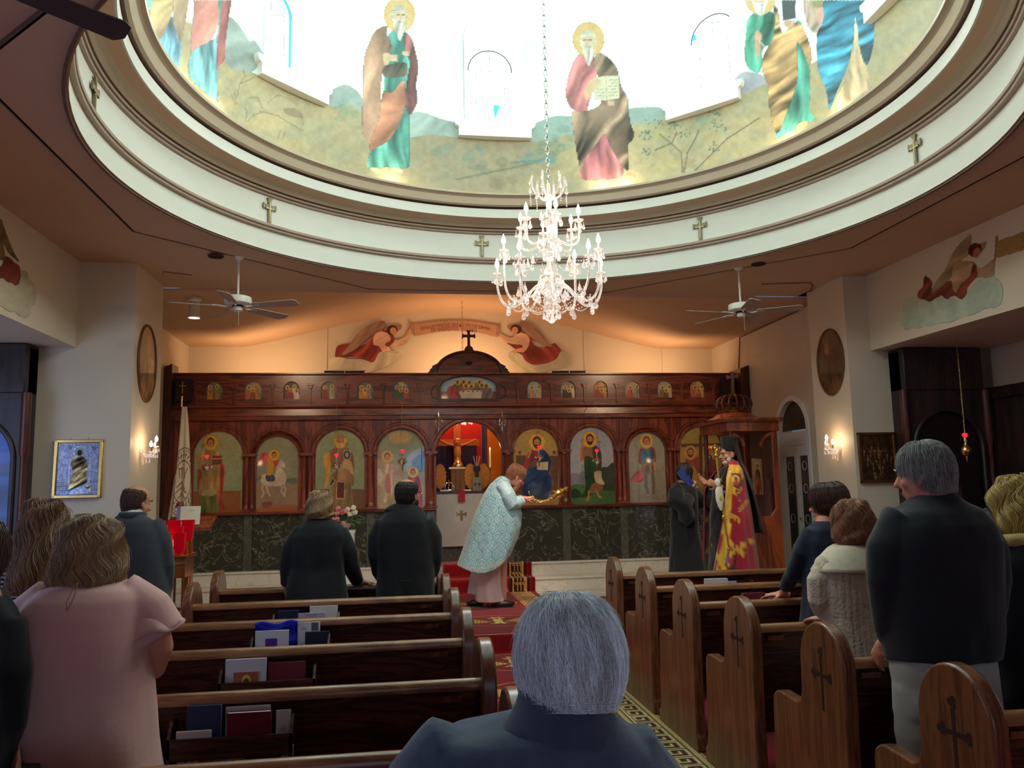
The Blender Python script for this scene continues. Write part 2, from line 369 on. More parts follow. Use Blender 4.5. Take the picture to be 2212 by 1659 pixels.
def painted_grid(name, P, nu, nv, col, keep=None, material=None, parent=None, gain=1.0):
    """P (nv*nu,3) grid of vertices, col sRGB 0-255 per vertex"""
    idx = np.arange(nu*nv).reshape(nv, nu); q = np.stack([idx[:-1, :-1], idx[:-1, 1:], idx[1:, 1:], idx[1:, :-1]], -1).reshape(-1, 4)
    if keep is not None:
        q = q[keep[q].all(1)]; used = np.zeros(len(P), bool); used[q.ravel()] = True; remap = np.cumsum(used)-1; P = P[used]; col = col[used]; q = remap[q]
    me = bpy.data.meshes.new(name); me.vertices.add(len(P)); me.vertices.foreach_set('co', np.ascontiguousarray(P, float).ravel())
    me.loops.add(q.size); me.loops.foreach_set('vertex_index', q.ravel().astype(np.int32)); me.polygons.add(len(q)); me.polygons.foreach_set('loop_start', np.arange(0, q.size, 4, dtype=np.int32))
    me.update(calc_edges=True); me.validate()
    at = me.color_attributes.new('paint', 'FLOAT_COLOR', 'POINT'); L = np.ones((len(P), 4)); L[:, :3] = np.clip(srgb(col)*gain, 0, .92); at.data.foreach_set('color', L.astype(np.float32).ravel())
    me.materials.append(material or M['paint']); me.polygons.foreach_set('use_smooth', [True]*len(q))
    o = bpy.data.objects.new(name, me); COL.objects.link(o)
    if parent: o.parent = parent
    return o
M['paint'] = mat('painted_surface', None, .55, attr='paint', var=.03, scale=25, spec=.3)
M['glazed'] = mat('glazed_painting', None, .38, attr='paint', var=.02, scale=25, spec=.35, coat=.55)
M['glazed'].node_tree.nodes['Principled BSDF'].inputs['Coat Roughness'].default_value = .06
M['carpet'] = mat('woven_runner', None, .95, attr='paint', var=.12, scale=60, bump=.5, bscale=400, sheen=.25, spec=.15)
def flat_paint(name, cv, org, du, dv, w, h, step, keepfn=None, gain=1.0, material=None, parent=None, local=None, photo=True, usealpha=False):
    """plane patch at org spanned by unit du,dv; sampled from the canvas (photo px) or canvas (u,v) metres*100"""
    nu = max(3, int(w/step)+1); nv = max(3, int(h/step)+1); U, V = np.meshgrid(np.linspace(0, w, nu), np.linspace(0, h, nv)); U = U.ravel(); V = V.ravel()
    P = np.asarray(org, float)+U[:, None]*np.asarray(du, float)+V[:, None]*np.asarray(dv, float)
    if photo: px, py = project(P)
    else: px, py = U*100, (h-V)*100
    c, a = cv.sample(px, py); keep = None
    if keepfn is not None: keep = keepfn(U, V)
    if usealpha: keep = (a > .5) if keep is None else keep & (a > .5)
    if local is not None: P = P-np.asarray(local)
    return painted_grid(name, P, nu, nv, c, keep, material, parent, gain)

# ---------------------------------------------------------------- the room
ZC = 3.92; PY = 8.3; SZ = .19; PLY = 8.35; PZ = .57
def B(*a): return MB().box(*a)
struct('floor', B(-4.5, 6.8, -4, PLY, -.1, 0), M['redfloor'])
struct('floor_soleas', B(-3.3, 5.5, PLY, 11.95, -.1, SZ), M['tile'])
# altar platform: two white marble risers with lipped treads
mb = MB()
for (y, z0, z1) in ((11.5, SZ, .38), (11.78, .38, PZ)):
    mb.box(-3.3, 5.5, y, 13.1, z0, z1-.028); mb.box(-3.3, 5.5, y-.02, 13.1, z1-.028, z1)
struct('floor_platform', mb, M['riser'], bevel=.004)
# ceiling with the circular opening
def ring_fill(outer, rad, z, n=128, c=(NX, NY), z2=None):
    """flat annulus between polygon 'outer' (sampled at same angles) and circle"""
    mb = MB(); vs = []
    for i in range(n):
        a = 2*PI*i/n; ca, sa = math.sin(a), math.cos(a); R = outer(ca, sa); vs += [(c[0]+R*ca, c[1]+R*sa, z2 if z2 else z), (c[0]+rad*ca, c[1]+rad*sa, z)]
    return mb.add(vs, [(2*i, 2*((i+1) % n), 2*((i+1) % n)+1, 2*i+1) for i in range(n)])
OCT = 3.33; OCY = 5.83
def octR(ca, sa, ap=OCT, cy=OCY):
    # distance from (NX,NY) to octagon centred (NX,cy)
    best = 1e9; oy = cy-NY
    for k in range(8):
        t = k*PI/4; nx, ny = math.sin(t), math.cos(t); d = ca*nx+sa*ny
        if d > 1e-6: best = min(best, (ap+oy*ny)/d)
    return best
def boxR(ca, sa):
    best = 1e9
    for nx, ny, q in ((1, 0, 5.25-NX), (-1, 0, NX+3.05), (0, 1, 9.3-NY), (0, -1, NY+4)):
        d = ca*nx+sa*ny
        if d > 1e-6: best = min(best, q/d)
    return best
mb = MB(); n = 256; vs = []
for i in range(n):
    a = 2*PI*i/n; ca, sa = math.sin(a), math.cos(a); R = boxR(ca, sa); r = octR(ca, sa)
    vs += [(NX+R*ca, NY+R*sa, ZC), (NX+r*ca, NY+r*sa, ZC), (NX+r*ca, NY+r*sa, ZC-.02)]
fs = []
for i in range(n):
    j = (i+1) % n; fs += [(3*i, 3*j, 3*j+1, 3*i+1), (3*i+1, 3*j+1, 3*j+2, 3*i+2)]
mb.add(vs, fs)
struct('ceiling', mb, M['ceil'], smooth=False)
# corner pieces of the ceiling box (angles sample can miss the corners)
mb = MB()
for x, y in ((-3.05, 9.3), (5.25, 9.3), (-3.05, -4), (5.25, -4)): mb.box(min(x, x+.3*(1 if x < 0 else -1)), max(x, x+.3*(1 if x < 0 else -1)), y-.3 if y > 0 else y, y if y > 0 else y+.3, ZC, ZC+.02)
struct('ceiling_corner', mb, M['ceil'])
struct('ceiling_soffit', ring_fill(octR, 3.07, ZC-.02), M['mould2'] if False else M['ceil'])
mb = MB(); vs = []
for k in range(8):
    a = (k+.5)*PI/4; R = OCT/math.cos(PI/8)
    for dr, dz in ((.012, -.045), (-.014, -.045), (-.014, -.015), (.012, -.015)): vs.append((NX+(R+dr)*math.sin(a), OCY+(R+dr)*math.cos(a), ZC+dz+.025))
mb.add(vs, [(4*k+i, 4*k+(i+1) % 4, 4*((k+1) % 8)+(i+1) % 4, 4*((k+1) % 8)+i) for k in range(8) for i in range(4)])
struct('trim_shadow_strip', mb, M['groove'], smooth=False)  # dark strip whose colour stands in for the octagon's shadow gap
# drum rings: white band, string moulding, crown cornice, soffit, upper band, rope moulding
def ring(prof, name, mt, n=160):
    mb = MB(); mb.lathe([(r, z) for r, z in prof], (NX, NY, 0), n); return struct(name, mb, mt, angle=30)
ring([(3.09, 3.885), (3.09, 4.10)], 'wall_drum_base', M['ring']); ring([(3.105, 3.885), (3.085, 3.885), (3.085, 3.895)], 'trim_2', M['groove'])
ring([(3.09, 4.10), (3.055, 4.103), (3.05, 4.115), (3.068, 4.118), (3.068, 4.126), (3.045, 4.13), (3.04, 4.148), (3.06, 4.152), (3.06, 4.162), (3.085, 4.166)], 'trim_3', M['mould'])
ring([(3.085, 4.166), (3.085, 4.43)], 'wall_drum_frieze', M['ring'])
ring([(3.085, 4.43), (3.06, 4.432), (3.055, 4.445), (3.075, 4.448), (3.075, 4.456), (3.045, 4.46), (3.04, 4.475), (3.055, 4.478), (3.055, 4.484)], 'trim_4', M['mould'])
ring([(3.055, 4.484), (3.04, 4.485), (3.03, 4.49)], 'trim_5', M['groove'])
ring([(3.03, 4.49), (3.01, 4.50), (3.00, 4.515), (2.985, 4.518), (2.975, 4.53), (2.96, 4.532)], 'trim_6', M['mould2'])
ring([(2.96, 4.532), (2.865, 4.545)], 'trim_7', M['ceil'])
ring([(2.865, 4.545), (2.85, 4.545), (2.845, 4.64)], 'wall_drum_band', M['ring'])
ring([(2.845, 4.64), (2.87, 4.644), (2.87, 4.654), (2.82, 4.66)], 'trim_8', M['groove'])
ring([(2.82, 4.66), (2.795, 4.672), (2.78, 4.70), (2.765, 4.735), (2.74, 4.752), (2.715, 4.756), (2.71, 4.775), (2.735, 4.782), (2.75, 4.79), (2.93, 4.79)], 'trim_9', M['mould2'])
# golden crosses on the drum frieze
def cross_poly(w, h, t, fl):
    """flared orthodox cross outline, (u,v) centred on the crossing"""
    q = []
    for k, L in ((0, h*.36), (1, w/2), (2, h*.64), (3, w/2)):
        a = k*PI/2; arm = [(-t, L*.72), (-t*fl, L*.86), (-t*fl, L*.95), (0, L), (t*fl, L*.95), (t*fl, L*.86), (t, L*.72)] if k != 2 else [(-t, L), (t, L)]
        for u, v in [(-t, t)]+arm: q.append((u*math.cos(a)+v*math.sin(a), -u*math.sin(a)+v*math.cos(a)))
    return q
M['xgold'] = mat('bronze_gilt', (.20, .155, .075, 1), .45, .3, var=.1); M['xgold2'] = mat('bronze_gilt_light', (.42, .35, .18, 1), .4, .3, var=.1)
for k in range(8):
    a = math.radians(-94.2+k*45+(1.6 if k else 0)) if k < 5 else math.radians(-94.2+k*45)
    if k == 0: a = math.radians(-93)
    R = 3.075; ca, sa = math.sin(a), math.cos(a); zc = 4.325
    fn = lambda u, v, w: (NX+(R-w)*ca+u*sa, NY+(R-w)*sa-u*ca, zc+v)
    names = {0: 'leftmost in view, seen edge-on under the dark fan blade', 1: 'above the left ceiling fan', 2: 'straight ahead, partly behind the chandelier', 3: 'to the right of the chandelier', 4: 'far right in view, above the flying angel'}
    if k > 4: continue
    o = MB().prism(cross_poly(.155, .25, .017, 1.7), fn, 0, .012).build('wall_cross', M['xgold'], smooth=False)
    tag(o, 'gilt cross on the white ring of the dome, '+names[k], 'cross', 'gilt crosses around the dome ring')
    MB().prism([(u*.62, v*.62-.02) for u, v in cross_poly(.15, .30, .008, 1.8)], fn, .0121, .016).build('inlay', M['xgold2'], o, smooth=False)

# ---- painted drum wall
WIN = [k*46.0 for k in (-2, -1, 0, 1, 2)]; RD = 2.9
def in_open(az, z, hw=.325, spring=6.60, zb=5.60):
    m = np.zeros(az.shape, bool)
    for k in range(8):
        w = k*46.0 if k <= 2 else (-46.0*(8-k) if k >= 6 else k*45.0)
        u = np.radians((az-w+180) % 360-180)*RD
        m |= (np.abs(u) < hw) & (z > zb) & ((z < spring) | (u*u+(z-spring)**2 < hw*hw))
    return m
def T(ox, oy, k): return lambda l: [(ox+x*k, oy+y*k) for x, y in l]
def mural_canvas():
    cv = Canvas(250, -40, 2212, 440, 1.6, (225, 248, 244)); c = cv
    # soft clouds
    n = cv.noise(.006, 3, (1, 1.6)); cv.c += (np.clip(n, 0, 1)*26)[..., None]*np.array([1, .2, .25]); cv.c += (np.clip(-n-.2, 0, 1)*-22)[..., None]*np.array([1, .15, .2])
    D1, D2, D3, D4 = T(300, 0, .2080), T(740, 0, .2411), T(1160, 0, .2472), T(1580, 0, .2351)
    # far hills (grey green)
    c.poly(D1([(930, 180), (1010, 230), (1080, 320), (1150, 430), (1200, 420), (1270, 520), (1300, 620), (1100, 800), (900, 800), (860, 400)]), (140, 155, 145), fold=(60, 26, .05))
    c.poly([(690, 250), (705, 205), (725, 190), (748, 183), (775, 200), (800, 240), (850, 262), (885, 244), (915, 243), (950, 256), (985, 268), (1000, 310), (900, 330), (700, 300)], (148, 168, 158), fold=(50, 30, .04))
    c.poly([(1140, 300), (1150, 272), (1175, 258), (1205, 250), (1240, 250), (1350, 236), (1380, 232), (1435, 234), (1455, 262), (1450, 330), (1150, 340)], (142, 168, 156), fold=(20, 40, .04))
    c.poly([(1580, 200), (1590, 168), (1608, 155), (1640, 160), (1665, 180), (1680, 230), (1600, 260)], (150, 152, 160))
    # ochre ground
    g = (158, 148, 92)
    c.poly([(250, 20), (330, 20), (440, 60), (500, 150), (540, 155), (690, 215), (720, 235), (760, 225), (800, 262), (870, 300), (930, 290), (985, 296), (1160, 305), (1230, 290), (1420, 262), (1445, 255), (1600, 205), (1680, 170), (1790, 120), (1880, 20), (1960, -20), (2100, -40), (2212, -40), (2212, 440), (250, 440)], g, sm=False)
    m = (np.abs(cv.c-np.array(g)).sum(-1) < 1); n1 = cv.noise(.012, 5); n2 = cv.noise(.03, 6, (1, 1.5)); n4 = cv.noise(.08, 8)
    tint = np.array([166, 152, 106.])+n1[..., None]*np.array([22, 14, 8])+n2[..., None]*np.array([-14, -4, 6])+n4[..., None]*9
    mid = np.exp(-((cv.gx-1000)/190)**2)[..., None]; tint = tint*(1-mid*.55)+np.array([132, 120, 96.])*mid*.55
    cv.c = np.where(m[..., None], tint, cv.c)
    # bluish bushes and earth strokes near the middle
    rs = np.random.default_rng(5)
    for x, y, r, col, al in [(960, 330, 20, (110, 140, 118), .5), (1010, 340, 18, (100, 135, 118), .55), (1040, 325, 14, (95, 130, 120), .5), (1100, 350, 26, (130, 118, 88), .5), (1140, 340, 16, (80, 130, 125), .5), (1175, 330, 22, (95, 130, 115), .55), (1200, 300, 24, (100, 140, 122), .6), (1190, 345, 14, (60, 130, 140), .5), (1215, 310, 10, (90, 130, 110), .5), (1110, 320, 22, (150, 130, 100), .5), (740, 232, 14, (100, 135, 110), .5), (755, 240, 22, (130, 150, 110), .5), (1030, 365, 18, (95, 110, 85), .4), (1080, 380, 26, (120, 105, 75), .4), (1500, 320, 40, (170, 160, 115), .4), (1445, 345, 22, (185, 178, 90), .4), (1520, 262, 16, (110, 160, 140), .5), (1420, 290, 14, (180, 180, 80), .45), (1485, 350, 12, (180, 120, 85), .45)]:
        for _ in range(7): c.ell(x+rs.normal()*r*.6, y+rs.normal()*r*.4, r*rs.uniform(.3, .7), r*rs.uniform(.25, .5), np.array(col)*rs.uniform(.85, 1.12), al*.6)
    c.line([(985, 388), (1060, 372), (1110, 362), (1160, 350)], 5, (90, 95, 75), .5); c.line([(1100, 352), (1170, 346), (1160, 355)], 4, (60, 120, 130), .6)
    # painted trees
    for pts in ([(1475, 372), (1472, 330), (1450, 310), (1425, 290)], [(1450, 310), (1430, 318), (1415, 325)], [(1478, 372), (1485, 330), (1502, 300), (1510, 280)], [(1500, 370), (1530, 340), (1570, 300), (1640, 255)], [(1452, 308), (1462, 285)]): c.line(pts, 3.2, (105, 92, 68), .8)
    for x0, y0, q in ((1400, 290, 16), (1455, 270, 16), (1420, 265, 10), (1390, 328, 14), (1548, 245, 18), (1552, 272, 16), (1470, 290, 12), (1540, 318, 12)):
        for _ in range(q): c.ell(x0+rs.normal()*9, y0+rs.normal()*6, 2.6, 1.6, (70, 105, 85), .8, rs.uniform(0, 180))
    # sketchy plants on the left
    for pts in ([(512, 212), (518, 180), (530, 165), (525, 150)], [(518, 182), (540, 172), (552, 165)], [(530, 262), (534, 240), (528, 232)], [(535, 262), (548, 248), (566, 243)], [(508, 225), (500, 205)], [(512, 226), (506, 200)], [(560, 240), (600, 250), (640, 275), (655, 282)], [(535, 212), (556, 210), (566, 232), (575, 240)], [(575, 225), (600, 205), (630, 215), (650, 240), (655, 270)], [(600, 300), (606, 282)], [(612, 300), (616, 284)]): c.line(pts, 2.2, (110, 98, 66), .6)
    c.poly([(565, 240), (590, 212), (625, 200), (655, 215), (662, 245), (610, 235)], (178, 160, 118), al=.5); c.poly([(612, 236), (640, 235), (655, 255), (625, 250)], (105, 88, 66), al=.5)
    # ---- standing figures, traced
    def drape(P, base, dark, light, fold): c.poly(P, base, fold=fold, edge=.35)
    def hand(x, y, s=1, rot=0, col=(205, 170, 130)):
        c.ell(x, y, 7*s, 5.5*s, col, rot=rot)
        for i in range(4): c.line([(x+2*s, y-4*s+i*2.7*s), (x+10*s, y-5*s+i*3*s)], 2.2*s, np.array(col)*(.92+.04*i))
    def head(x, y, s, hair, beard, skin=(206, 176, 138), halo=(205, 160, 88), look=1, bl=30):
        c.ell(x, y, 34*s, 38*s, halo, edge=.25, shade=(0, .5, .12)); c.ell(x, y, 31*s, 35*s, np.array(halo)*1.08, al=.5)
        c.ell(x-1, y+2, 18*s, 23*s, hair, fold=(80, 5, .06)); c.poly([(x-12*s, y-6*s), (x+12*s, y-8*s), (x+14*s, y+10*s), (x+6*s, y+24*s), (x-6*s, y+24*s), (x-13*s, y+8*s)], skin, shade=(.6*look, .3, .12))
        for q in (-1, 1): c.line([(x+look*3*s+q*6*s-3.4*s, y+1*s), (x+look*3*s+q*6*s+3.4*s, y+.6*s)], 2.2*s, (70, 55, 42)); c.line([(x+look*3*s+q*6*s-4*s, y-3*s), (x+look*3*s+q*6*s+4*s, y-3.6*s)], 1.4*s, np.array(hair)*.8)
        c.poly([(x+look*3*s-1.5*s, y), (x+look*3*s+1.5*s, y), (x+look*5*s, y+10*s), (x+look*1*s, y+10.5*s)], np.array(skin)*.88)
        c.poly([(x-14*s, y+8*s), (x-8*s, y+13*s), (x+look*3*s, y+11*s), (x+9*s, y+13*s), (x+14*s, y+7*s), (x+13*s, y+24*s), (x+6*s, y+(24+bl*.8)*s), (x+1*s, y+(26+bl)*s), (x-6*s, y+(24+bl*.7)*s), (x-13*s, y+22*s)], beard, fold=(10, 6, .09)); c.line([(x-3*s, y+16*s), (x+7*s, y+15.6*s)], 1.8*s, (150, 95, 80), .8)
    # A: left of centre, brown and green
    c.poly(D2([(215, 1490), (250, 1340), (370, 800), (350, 520), (420, 300), (560, 280), (600, 500), (600, 900), (600, 1400), (600, 1490), (520, 1510), (400, 1495), (300, 1510)]), (72, 158, 140), fold=(0, 17, .16), edge=.3)
    c.poly(D2([(400, 235), (300, 270), (240, 380), (190, 540), (185, 800), (175, 1000), (185, 1200), (245, 1290), (270, 1230), (330, 1060), (345, 900), (355, 650), (430, 500), (430, 380), (395, 300)]), (178, 128, 98), fold=(12, 26, .13), edge=.35)
    c.poly(D2([(560, 290), (620, 350), (650, 450), (680, 600), (660, 760), (672, 900), (630, 1000), (590, 1020), (560, 900), (580, 700), (600, 560), (560, 450)]), (150, 82, 80), fold=(5, 22, .16), edge=.3)
    c.poly(D2([(365, 820), (440, 830), (540, 720), (560, 800), (560, 950), (500, 1120), (420, 1250), (300, 1325), (245, 1345), (250, 1260), (320, 1080), (340, 950)]), (188, 112, 78), fold=(60, 22, .14), edge=.35)
    c.poly(D2([(365, 600), (560, 560), (580, 660), (520, 690), (380, 690)]), (92, 80, 66), fold=(30, 12, .2)); hand(*D2([(440, 520)])[0], 1.3, 0); hand(*D2([(560, 480)])[0], .9, 20)
    c.poly(D2([(365, 480), (430, 490), (420, 560), (375, 580)]), (205, 165, 125)); head(*D2([(510, 130)])[0], 1.0, (176, 166, 150), (190, 182, 164), look=1)
    for x in (300, 490): c.ell(*D2([(x, 1525)])[0], 13, 5, (215, 190, 130), rot=18)
    # B: right of centre, rose tunic, brown cloak, open book
    c.poly(D3([(390, 1560), (400, 1400), (500, 1250), (560, 1150), (640, 1200), (720, 1400), (760, 1500), (700, 1560), (560, 1570)]), (192, 96, 104), fold=(0, 17, .16), edge=.3)
    c.poly(D3([(400, 460), (330, 520), (280, 650), (250, 800), (270, 900), (320, 960), (430, 975), (455, 900), (520, 680), (540, 560), (500, 500)]), (196, 104, 104), fold=(30, 22, .12), edge=.3)
    c.poly(D3([(530, 460), (620, 500), (700, 600), (735, 750), (790, 850), (800, 950), (820, 1080), (850, 1170), (830, 1230), (795, 1280), (800, 1480), (760, 1470), (700, 1380), (640, 1280), (590, 1170), (520, 1260), (420, 1380), (390, 1500), (350, 1350), (320, 1150), (305, 980), (430, 970), (560, 900), (540, 700), (500, 560)]), (110, 86, 66), fold=(35, 25, .28), edge=.35)
    c.poly(D3([(500, 680), (590, 660), (715, 660), (720, 860), (600, 880), (500, 870)]), (205, 196, 160), sm=False, edge=.3); c.line(D3([(600, 665), (608, 875)]), 1.4, (150, 135, 105))
    for i in range(6):
        y = 700+i*27; c.line(D3([(620, y), (700, y-3)]), 1.4, (120, 110, 90), .7)
        if i > 2: c.line(D3([(515, y), (590, y)]), 1.2, (120, 110, 90), .6)
    c.poly(D3([(410, 800), (470, 700), (540, 690), (520, 760), (470, 830), (430, 870)]), (208, 168, 120)); hand(*D3([(510, 730)])[0], 1.1, 10); hand(*D3([(635, 900)])[0], .9, 90)
    head(*D3([(450, 345)])[0], 1.0, (196, 190, 172), (186, 180, 160), look=-1, bl=32)
    c.ell(*D3([(820, 1530)])[0], 12, 5, (180, 130, 95), rot=20)
    # C: green tunic, ochre cloak, dark book
    c.poly(D4([(410, 1280), (440, 1150), (560, 900), (600, 700), (560, 300), (640, 200), (720, 640), (720, 1000), (770, 1080), (690, 1130), (600, 1180), (480, 1240)]), (60, 152, 128), fold=(5, 16, .18), edge=.3)
    c.poly(D4([(230, 110), (150, 180), (130, 350), (120, 500), (150, 620), (240, 670), (280, 600), (290, 450), (380, 380), (400, 150), (340, 100)]), (56, 140, 112), fold=(5, 20, .18), edge=.3)
    c.poly(D4([(385, 50), (430, 100), (470, 300), (600, 200), (680, 300), (735, 480), (715, 610), (650, 450), (600, 400), (610, 640), (590, 800), (520, 1000), (420, 1230), (350, 1000), (330, 780), (280, 640), (300, 500), (380, 350), (400, 180)]), (146, 108, 62), fold=(55, 17, .3), edge=.35)
    c.poly(D4([(460, 0), (590, -10), (590, 170), (470, 190)]), (62, 66, 70), sm=False); hand(*D4([(520, 220)])[0], 1.4, 200, (200, 150, 110)); c.poly(D4([(230, 280), (270, 320), (260, 500), (235, 540), (215, 350)]), (204, 140, 100)); hand(*D4([(240, 340)])[0], .9, 300, (208, 150, 112)); c.line(D4([(255, 370), (310, 440)]), 2.5, (190, 188, 175))
    head(*D4([(265, -20)])[0], .98, (190, 188, 178), (205, 204, 196), look=1, bl=14); c.ell(*D4([(650, 1150)])[0], 13, 7, (222, 186, 110), rot=-30)
    # D: blue cloak
    c.poly(D4([(895, 1010), (960, 900), (1080, 640), (1130, 200), (1200, 300), (1240, 600), (1290, 790), (1200, 860), (1000, 980)]), (198, 170, 122), fold=(-6, 13, .13), edge=.2)
    c.poly(D4([(670, -40), (800, -40), (850, 100), (840, 260), (800, 310), (730, 280), (690, 210), (670, 90)]), (192, 160, 140), fold=(20, 14, .1), edge=.3)
    c.poly(D4([(860, -40), (1250, -40), (1300, 100), (1315, 300), (1290, 480), (1240, 600), (1180, 450), (1140, 150), (1120, 400), (1050, 650), (960, 860), (900, 1010), (870, 830), (800, 640), (785, 320), (840, 200)]), (36, 116, 150), fold=(65, 17, .28), edge=.3)
    c.poly(D4([(780, 80), (845, 70), (840, 190), (790, 200)]), (206, 150, 120)); c.poly(D4([(740, -40), (840, -40), (830, 60), (760, 60)]), (140, 130, 70))
    # E, F at the left: ochre/blue and rose/teal
    c.poly(D1([(205, 400), (330, 190), (360, 200), (440, 430), (430, 600), (410, 700), (330, 600)]), (76, 140, 172), fold=(0, 12, .2), edge=.3)
    c.poly(D1([(130, -60), (340, -60), (370, 20), (330, 180), (290, 280), (210, 410), (120, 240), (118, 100)]), (192, 152, 92), fold=(50, 24, .14), edge=.3); c.poly(D1([(370, -60), (510, -60), (500, 120), (460, 350), (440, 450), (370, 280), (355, 190)]), (172, 134, 90), fold=(10, 20, .14), edge=.3)
    c.poly(D1([(540, 560), (700, 440), (830, 420), (815, 700), (820, 1010), (790, 1040), (530, 800)]), (92, 160, 170), fold=(4, 13, .2), edge=.3)
    c.poly(D1([(590, -60), (830, -60), (835, 100), (820, 260), (760, 400), (700, 450), (560, 520), (540, 590), (545, 350), (570, 100)]), (206, 118, 102), fold=(25, 26, .1), edge=.3)
    c.poly(D1([(870, -60), (965, -60), (940, 150), (905, 400), (890, 610), (830, 690), (810, 720), (815, 450), (850, 150)]), (204, 96, 92), fold=(5, 14, .16), edge=.3); c.poly(D1([(820, -60), (880, -60), (850, 160), (820, 420), (800, 430), (830, 200)]), (96, 130, 122), fold=(0, 8, .15))
    c.poly(D1([(30, -60), (140, -60), (130, 60), (60, 90)]), (110, 190, 170))
    L_ = cv.c.mean(-1, keepdims=True); cv.c = (cv.c*.84+L_*.16)*.86+255*.12*np.array([.93, 1, .97])
    cv.mottle(.035, .12, 9); cv.mottle(.03, .4, 10)
    return cv

def drum_paint():
    cv = mural_canvas(); nu = 1500; nv = 250; az = np.linspace(-180, 180, nu); zz = np.linspace(4.74, 7.25, nv)
    A, Z = np.meshgrid(az, zz); A = A.ravel(); Z = Z.ravel(); r = np.radians(A)
    P = np.stack([NX+RD*np.sin(r), NY+RD*np.cos(r), Z], -1); px, py = project(P); vis = (px > 0) & (px < PW) & (py > 0) & (np.abs(A) < 140)
    d = (P-CP)@CF; vis &= d > .5
    c, a = cv.sample(px, py); sky = np.array([222, 246, 242.]); hill = np.array([150, 150, 105.])
    n = n3(P, 1.6)[:, None]*.5+.5; hz = 5.55+.15*np.sin(np.radians(A)*9)+.08*np.sin(np.radians(A)*23)
    gen = np.where((Z < hz)[:, None], hill*(.8+.4*n), sky*(.95+.05*n)); c = np.where(vis[:, None], c, gen)
    keep = ~in_open(A, Z)
    o = painted_grid('wall_drum', P, nu, nv, c, keep, M['paint'], None, 1.0); o['kind'] = 'structure'
drum_paint()
# dome above
mb = MB(); mb.lathe([(RD*math.cos(t), 7.25+2.3*math.sin(t)) for t in np.linspace(0, PI/2*.995, 20)], (NX, NY, 0), 64)
M['domesky'] = mat('dome_sky_paint', S(222, 244, 244), .6, var=.04, scale=1.5); struct('ceiling_dome', mb, M['domesky'])
